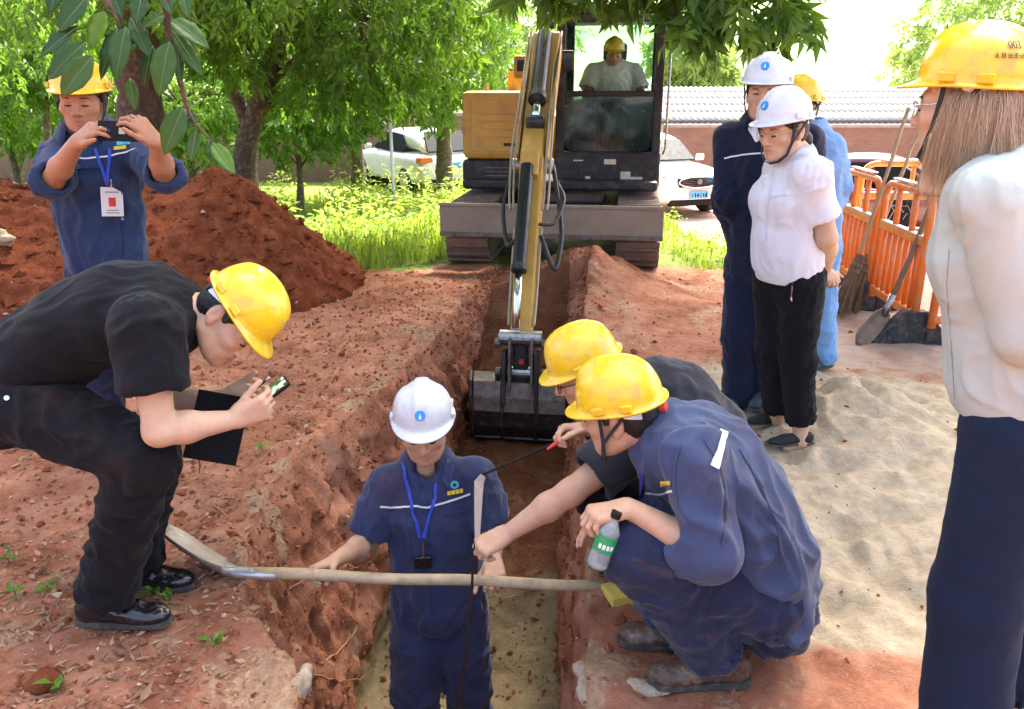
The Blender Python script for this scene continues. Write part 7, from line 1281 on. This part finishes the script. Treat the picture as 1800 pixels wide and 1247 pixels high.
# ---------------------------------------------------------------- orange barriers
M['orange'] = paint('orange_plastic', (.80, .19, .02), .4, .15, scale=5, dirt=(.62, .30, .16)); M['amber'] = paint('amber_plastic', (.85, .38, .02), .4, .12, scale=5, dirt=(.70, .5, .3)); M['rubber'] = paint('foot_rubber', (.025, .028, .028), .75, .3, scale=9, dirt=(.12, .09, .07)); M['white_highlight_mark'] = paint('white_highlight_and_marks', (.78, .74, .70), .35, .06)
def barrier(a, b, label, m='orange', z=0.0, feet=True, bars=7):
    a = A3(a[0], a[1], z); b = A3(b[0], b[1], z); root = thing('traffic_barrier', (a + b) / 2, label, 'barrier', 'orange barriers along the pavement'); d = nrm(b - a); L = np.linalg.norm(b - a); up = UPZ; H = 1.0; q = lambda x, zz: a + d * x + up * zz; r = .026
    c = [q(.02, .14), q(.02, H - .14)] + [q(.14 - .12 * math.cos(t), H - .14 + .12 * math.sin(t)) for t in np.linspace(.2, math.pi / 2, 6)] + [q(L - .14 + .12 * math.sin(t), H - .14 + .12 * math.cos(t)) for t in np.linspace(0, math.pi / 2 - .2, 6)] + [q(L - .02, H - .14), q(L - .02, .14)]
    mb = MB(); mb.tube(c, r, 10); fr = mb.build('frame', M[m], root, smooth=True); n = np.cross(d, up)
    mb = MB(); mb.box(q(L / 2, H + .021), (L - .34, .050, .012), np.stack([d, n, up], 1)); mb.build('top_highlight', M['white_highlight_mark'], fr, .004)  # white strip paints the sun highlight along the barrier top
    for zz in (.68, .20): mb = MB(); mb.box(q(L / 2, zz), (L - .06, .05, .06), np.stack([d, n, up], 1)); mb.build('rail', M[m], root, .012)
    mb = MB(); mb.box(q(L / 2, .68 + .034), (L - .08, .046, .008), np.stack([d, n, up], 1)); mb.build('rail_highlight', M['white_highlight_mark'], fr, .003)  # painted highlight along the upper rail
    for k in range(bars): x = .02 + (L - .04) * (k + 1) / (bars + 1); mb = MB(); mb.tube([q(x, .20), q(x, .68)], .021, 8); mb.build('bar', M[m], root, smooth=True)
    for k in range(2): x = L * (k + 1) / 3; mb = MB(); mb.tube([q(x, .68), q(x, H - .02)], .022, 8); mb.build('upper_bar', M[m], root, smooth=True)
    if feet:
        for x in (.03,):
            mb = MB(); mb.tube([q(x, .05), q(x, .2)], .028, 8); mb.build('peg', M[m], root); P = [(-.26, 0), (.26, 0), (.26, .025), (.075, .235), (-.075, .235), (-.26, .025)]; th = .045; V = [q(x, zz) + n * y - d * th for y, zz in P] + [q(x, zz) + n * y + d * th for y, zz in P]; mb = MB(); mb.add(V, [tuple(range(6)), tuple(range(11, 5, -1))] + [(i, (i + 1) % 6, (i + 1) % 6 + 6, i + 6) for i in range(6)]); ft = mb.build('foot', M['rubber'], root, .012)
            for s in (-1, 1):
                for y in (-.12, .12): mb = MB(); mb.box(q(x, .07) + n * y + d * s * (th + .004), (.014, .09, .07), np.stack([d, n, up], 1)); mb.build('foot_rib', M['rubber'], ft, .004)
    return root
barrier((2.64, 5.02), (2.70, 5.84), 'orange plastic barrier with a spade leaning against its rails'); barrier((2.70, 5.90), (2.76, 6.72), 'orange plastic barrier with two twig brooms leaning on it'); barrier((2.76, 6.78), (2.86, 8.0), 'orange plastic barrier beside the person in light blue', z=-.02)
barrier((3.55, 4.60), (2.70, 4.97), 'orange plastic barrier turning the corner behind the long haired person'); barrier((3.30, 7.7), (4.7, 7.5), 'amber plastic barrier set crosswise in front of the maroon sedan', 'amber', z=-.03, bars=5)
mb = MB(); mb.box((3.03, 4.87, .42), (.30, .015, .55), np.array([[.92, .38, 0], [-.38, .92, 0], [0, 0, 1.]])); tag(mb.build('board', paint('dark_board', (.055, .035, .028), .7, .3), None, .004), 'dark board standing behind the bars of the corner barrier', 'board')
# black notice with white marks hung on the cross barrier
c = at(1575, 378, 7.45); sg = thing('notice_board', c, 'small black notice with white marks hanging on the amber barrier', 'sign'); mb = MB(); mb.box(c, (.26, .012, .28)); mb.build('panel', M['dark'], sg, .004); gq = np.random.default_rng(9)
for k in range(7): mb = MB(); x0, z0 = gq.uniform(-.09, .09), gq.uniform(-.1, .1); mb.tube([c + A3(x0, -.009, z0), c + A3(x0 + gq.uniform(-.05, .05), -.009, z0 + gq.uniform(-.05, .05)), c + A3(x0 + gq.uniform(-.07, .07), -.009, z0 + gq.uniform(-.07, .07))], .006, 5, flat=.3); mb.build('white_mark', M['white_highlight_mark'], sg)
# ---------------------------------------------------------------- brooms and the leaning spade
M['bamboo'] = paint('bamboo', (.42, .29, .15), .55, .3, scale=8); M['bristle'] = paint('bristle', (.22, .14, .08), .9, .4, scale=20); M['wood_dark'] = paint('weathered_wood', (.20, .13, .085), .75, .35, scale=9); M['wood'] = paint('ash_handle', (.46, .33, .185), .55, .3, scale=7, dirt=(.26, .18, .11))
def broom(top, neck, tip, label, seed):
    g = np.random.default_rng(seed); root = thing('twig_broom', tip, label, 'broom', 'twig brooms leaning on the barrier'); mb = MB(); n = 9; mb.tube([top + (neck - top) * k / n + g.normal(0, .003, 3) for k in range(n + 1)], [.013 + .002 * (k % 3 == 0) for k in range(n + 1)], 8); mb.build('handle', M['bamboo'], root, smooth=True)
    ax = nrm(tip - neck); L = np.linalg.norm(tip - neck); e1 = nrm(np.cross(ax, (0, 1, .2))); e2 = np.cross(ax, e1); mb = MB()
    for k in range(150):
        a = g.uniform(0, 6.28); r0 = .028 * g.uniform(0, 1) ** .5; r1 = r0 * 4.2 * g.uniform(.7, 1.1); o = e1 * math.cos(a) + e2 * math.sin(a) * .8; mb.tube([neck - ax * .06 + o * r0, neck + ax * L * .35 + o * r0 * 1.5, neck + ax * L * g.uniform(.85, 1.02) + o * r1 + g.normal(0, .006, 3)], [.004, .0035, .0012], 4)
    b = mb.build('twig_head', M['bristle'], root); b['kind'] = 'stuff'
    for t in (0, .12): mb = MB(); mb.tube([neck + ax * L * t, neck + ax * (L * t + .025)], .042, 12); mb.build('binding', M['wood_dark'], root)
broom(at(1598, 190, 5.75), at(1507, 462, 5.75), at(1468, 556, 5.72), 'twig broom with the longer bamboo handle, leaning on the orange barrier', 1); broom(at(1614, 236, 5.95), at(1524, 462, 5.95), at(1484, 560, 5.82), 'twig broom with the shorter handle, leaning on the orange barrier', 2)
def dish(c, tip, wid, dep, up, n=9, curl=.0):
    ax = tip - c; L = np.linalg.norm(ax); ax = ax / L; s = nrm(np.cross(ax, up)); u = np.cross(s, ax); V = []; F = []
    for i in range(n + 1):
        t = i / n; w = wid * (.55 + .45 * min(1, t * 5)) * math.sqrt(max(0, 1 - max(0, (t - .62) / .39) ** 2.2)) + .002
        for j in range(7): q = (j - 3) / 3; V.append(c + ax * L * t + s * w * q + u * (dep * (q * q - .35) + curl * t * t * L))
    for i in range(n):
        for j in range(6): a = i * 7 + j; F.append((a, a + 1, a + 8, a + 7))
    return V, F
sp_ = thing('leaning_spade', onz(1503, 605), 'rusty spade with a dark wooden handle leaning on the orange barrier', 'spade'); t0, t1 = at(1640, 352, 5.15), at(1557, 548, 5.12); mb = MB(); mb.tube([t0, (t0 + t1) / 2 + A3(.01, 0, -.01), t1], [.017, .018, .016], 10); mb.build('handle', M['wood_dark'], sp_, smooth=True)
V, F = dish(t1, onz(1505, 606, .01), .06, .022, A3(.4, -.6, .7)); mb = MB(); mb.add(V, F); o = mb.build('blade', paint('rusty_blade', (.20, .14, .10), .6, .35, .5, 9), sp_, smooth=True); md = o.modifiers.new('t', 'SOLIDIFY'); md.thickness = .004; mb = MB(); mb.tube([t1 - nrm(t1 - t0) * .12, t1 + nrm(t1 - t0) * .03], [.022, .024], 10); mb.build('socket', M['steel'], sp_, smooth=True)
# ---------------------------------------------------------------- shovel laid across the trench
S0, S1 = onz(448, 1008, .055), onz(1064, 1030, .035); sv_ = thing('shovel', S0, 'long shovel with a pale wooden handle laid level across the trench', 'shovel'); g = np.random.default_rng(4); n = 14
mb = MB(); mb.tube([S0 + (S1 - S0) * k / n + A3(0, 0, .004 * math.sin(k * .9)) for k in range(n + 1)], [.0205 - .003 * k / n for k in range(n + 1)], 12); mb.build('handle', M['wood'], sv_, smooth=True)
s2 = onz(392, 1004, .050); mb = MB(); mb.tube([S0 + (S1 - S0) * .065, S0, s2 * .55 + S0 * .45, s2], [.0235, .0235, .022, .015], 12, flat=.8); mb.build('socket', paint('worn_socket', (.55, .55, .54), .35, .25, .7, 20, dirt=(.45, .38, .30)), sv_, smooth=True)
V, F = dish(s2 + A3(.01, 0, -.004), onz(274, 946, .12), .085, .030, A3(0, .55, .85), curl=.12); mb = MB(); mb.add(V, F); o = mb.build('blade', paint('shovel_steel', (.36, .32, .27), .5, .35, .6, 9, dirt=(.36, .25, .17)), sv_, smooth=True); md = o.modifiers.new('t', 'SOLIDIFY'); md.thickness = .003
# yellow block by the handle end
c = onz(1095, 1046, .03); mb = MB(); mb.box(c, (.12, .09, .055), np.array([[.94, -.34, 0], [.34, .94, 0], [0, 0, 1.]])); tag(mb.build('timber_block', paint('yellow_timber', (.62, .46, .08), .7, .2, scale=12), None, .004), 'short yellow block of wood at the end of the shovel handle', 'block')
# measuring tape: dark tape down into the trench, pale folded blade, black cord to the other hand
hd = at(836, 962, 2.20); tp = thing('measuring_tape', at(808, 1290, 2.36), 'measuring tape let down into the trench from the reaching hand', 'tape measure')
P = [at(836, 952, 2.20), at(831, 1000, 2.22), at(828, 1060, 2.25), at(820, 1130, 2.30), at(811, 1210, 2.36), at(803, 1300, 2.44), at(800, 1420, 2.52)]; strip(P, [cdir(.3, 0, 1)] * 7, .009, 'tape_blade', paint('dark_tape', (.05, .022, .02), .5, .2), tp, .0012)
strip([at(839, 946, 2.20), at(840, 905, 2.20), at(841, 870, 2.20), at(842, 848, 2.20), at(849, 836, 2.19)], [cdir(-.1, 0, 1)] * 5, [.016, .022, .026, .030, .018], 'folded_blade', paint('pale_tape', (.60, .61, .52), .35, .1, .3), tp, .002)
mb = MB(); Pc = [at(846, 836, 2.2), at(900, 812, 2.24), at(960, 786, 2.28), at(994, 770, 2.30), at(1015, 760, 2.31)]; mb.tube(Pc, .0042, 8); mb.build('cord', M['dark'], tp, smooth=True); mb = MB(); mb.tube([at(962, 790, 2.27), at(982, 776, 2.28)], [.004, .008], 8); mb.build('red_tab', M['red'], tp)
# concrete lump, stones, roots
def lump(name, label, cat, c, r, m, seed, h=.012):
    g = np.random.default_rng(seed); c = np.asarray(c, float); pr = [PR(ell(c + g.normal(0, .35, 3) * r, np.array(r) * g.uniform(.5, .9, 3)), .02) for _ in range(6)]; V, Q = sdf_mesh(pr, h); N = vnormals(V, Q); V = V + N * (.012 * fbm(V * 22, 4) + .006 * fbm(V * 70, 2))[:, None] * (max(r) / .08); o = link(name, mesh_np(name, V, Q), m); return tag(o, label, cat)
M['concrete'] = paint('rough_concrete', (.38, .31, .225), .95, .4, scale=18, dirt=(.28, .13, .075), bumpk=.6)
lump('concrete_lump', 'pale lump of broken concrete at the trench edge below the black shoes', 'concrete', onz(528, 1215, -.04), (.022, .075, .045), M['concrete'], 1); lump('concrete_lump', 'pale crust of concrete on the trench rim near the brown shoe', 'concrete', onz(1030, 1200, -.03), (.03, .09, .022), M['concrete'], 2); lump('concrete_lump', 'flat pale stone under the toe of the brown shoe', 'concrete', onz(1125, 1208, 0), (.06, .03, .012), M['concrete'], 3)
lump('stone', 'pale stone lying on the slope of the soil heap', 'stone', at(8, 418, 5.75), (.07, .05, .05), paint('heap_rock', (.45, .36, .22), .9, .3), 4); lump('stone', 'red clod of clay among leaves near the seedlings', 'stone', onz(66, 1200, .02), (.05, .04, .03), M['soil'], 6)
g = np.random.default_rng(12); mr = paint('root', (.36, .17, .09), .9, .3)
for i, px in enumerate((((372, 888, 0), (440, 950, -.05), (510, 1030, -.25), (545, 1090, -.45)), ((560, 1170, -.5), (610, 1130, -.6), (650, 1060, -.6)), ((545, 1190, -.6), (600, 1200, -.75), (640, 1190, -.8)), ((585, 1010, -.4), (620, 1000, -.45), (650, 985, -.45)), ((500, 1040, -.3), (560, 1000, -.4), (610, 990, -.42)), ((880, 1060, -.7), (930, 1040, -.7), (975, 1020, -.6)))):
    pts = []
    for u, v, z in px:
        d = ray(u, v); p, n, k, L = GB.ray_cast(Vector((0, 0, CAMZ)), Vector(d).normalized()); pts.append(np.array(p) + np.array(n) * .012 if p is not None else onz(u, v, z))
    mb = MB(); limb(mb, pts, .005, .002, g, 5, 6, .8); tag(mb.build('root', mr, None, smooth=True), 'bare root sticking out of the cut soil in the trench', 'root', 'roots in the trench wall')
# lamp post by the sedan, far posts
b = G0(690, 17.5, -.95); lp = thing('pale_post', b, 'slim white post standing before the white car', 'post'); mb = MB(); mb.tube([b - A3(0, 0, .1), b + A3(0, 0, 2.05)], .035, 10); mb.build('pole', M['white_plastic'], lp, smooth=True); mb = MB(); mb.tube([b + A3(0, 0, 2.05), b + A3(0, 0, 2.09)], .045, 10); mb.build('cap', M['steel'], lp)
for f in (photographer, note_taker, trench_worker, croucher_navy, croucher_black, stander_navy, woman_white, person_blue, woman_cream, operator): f()
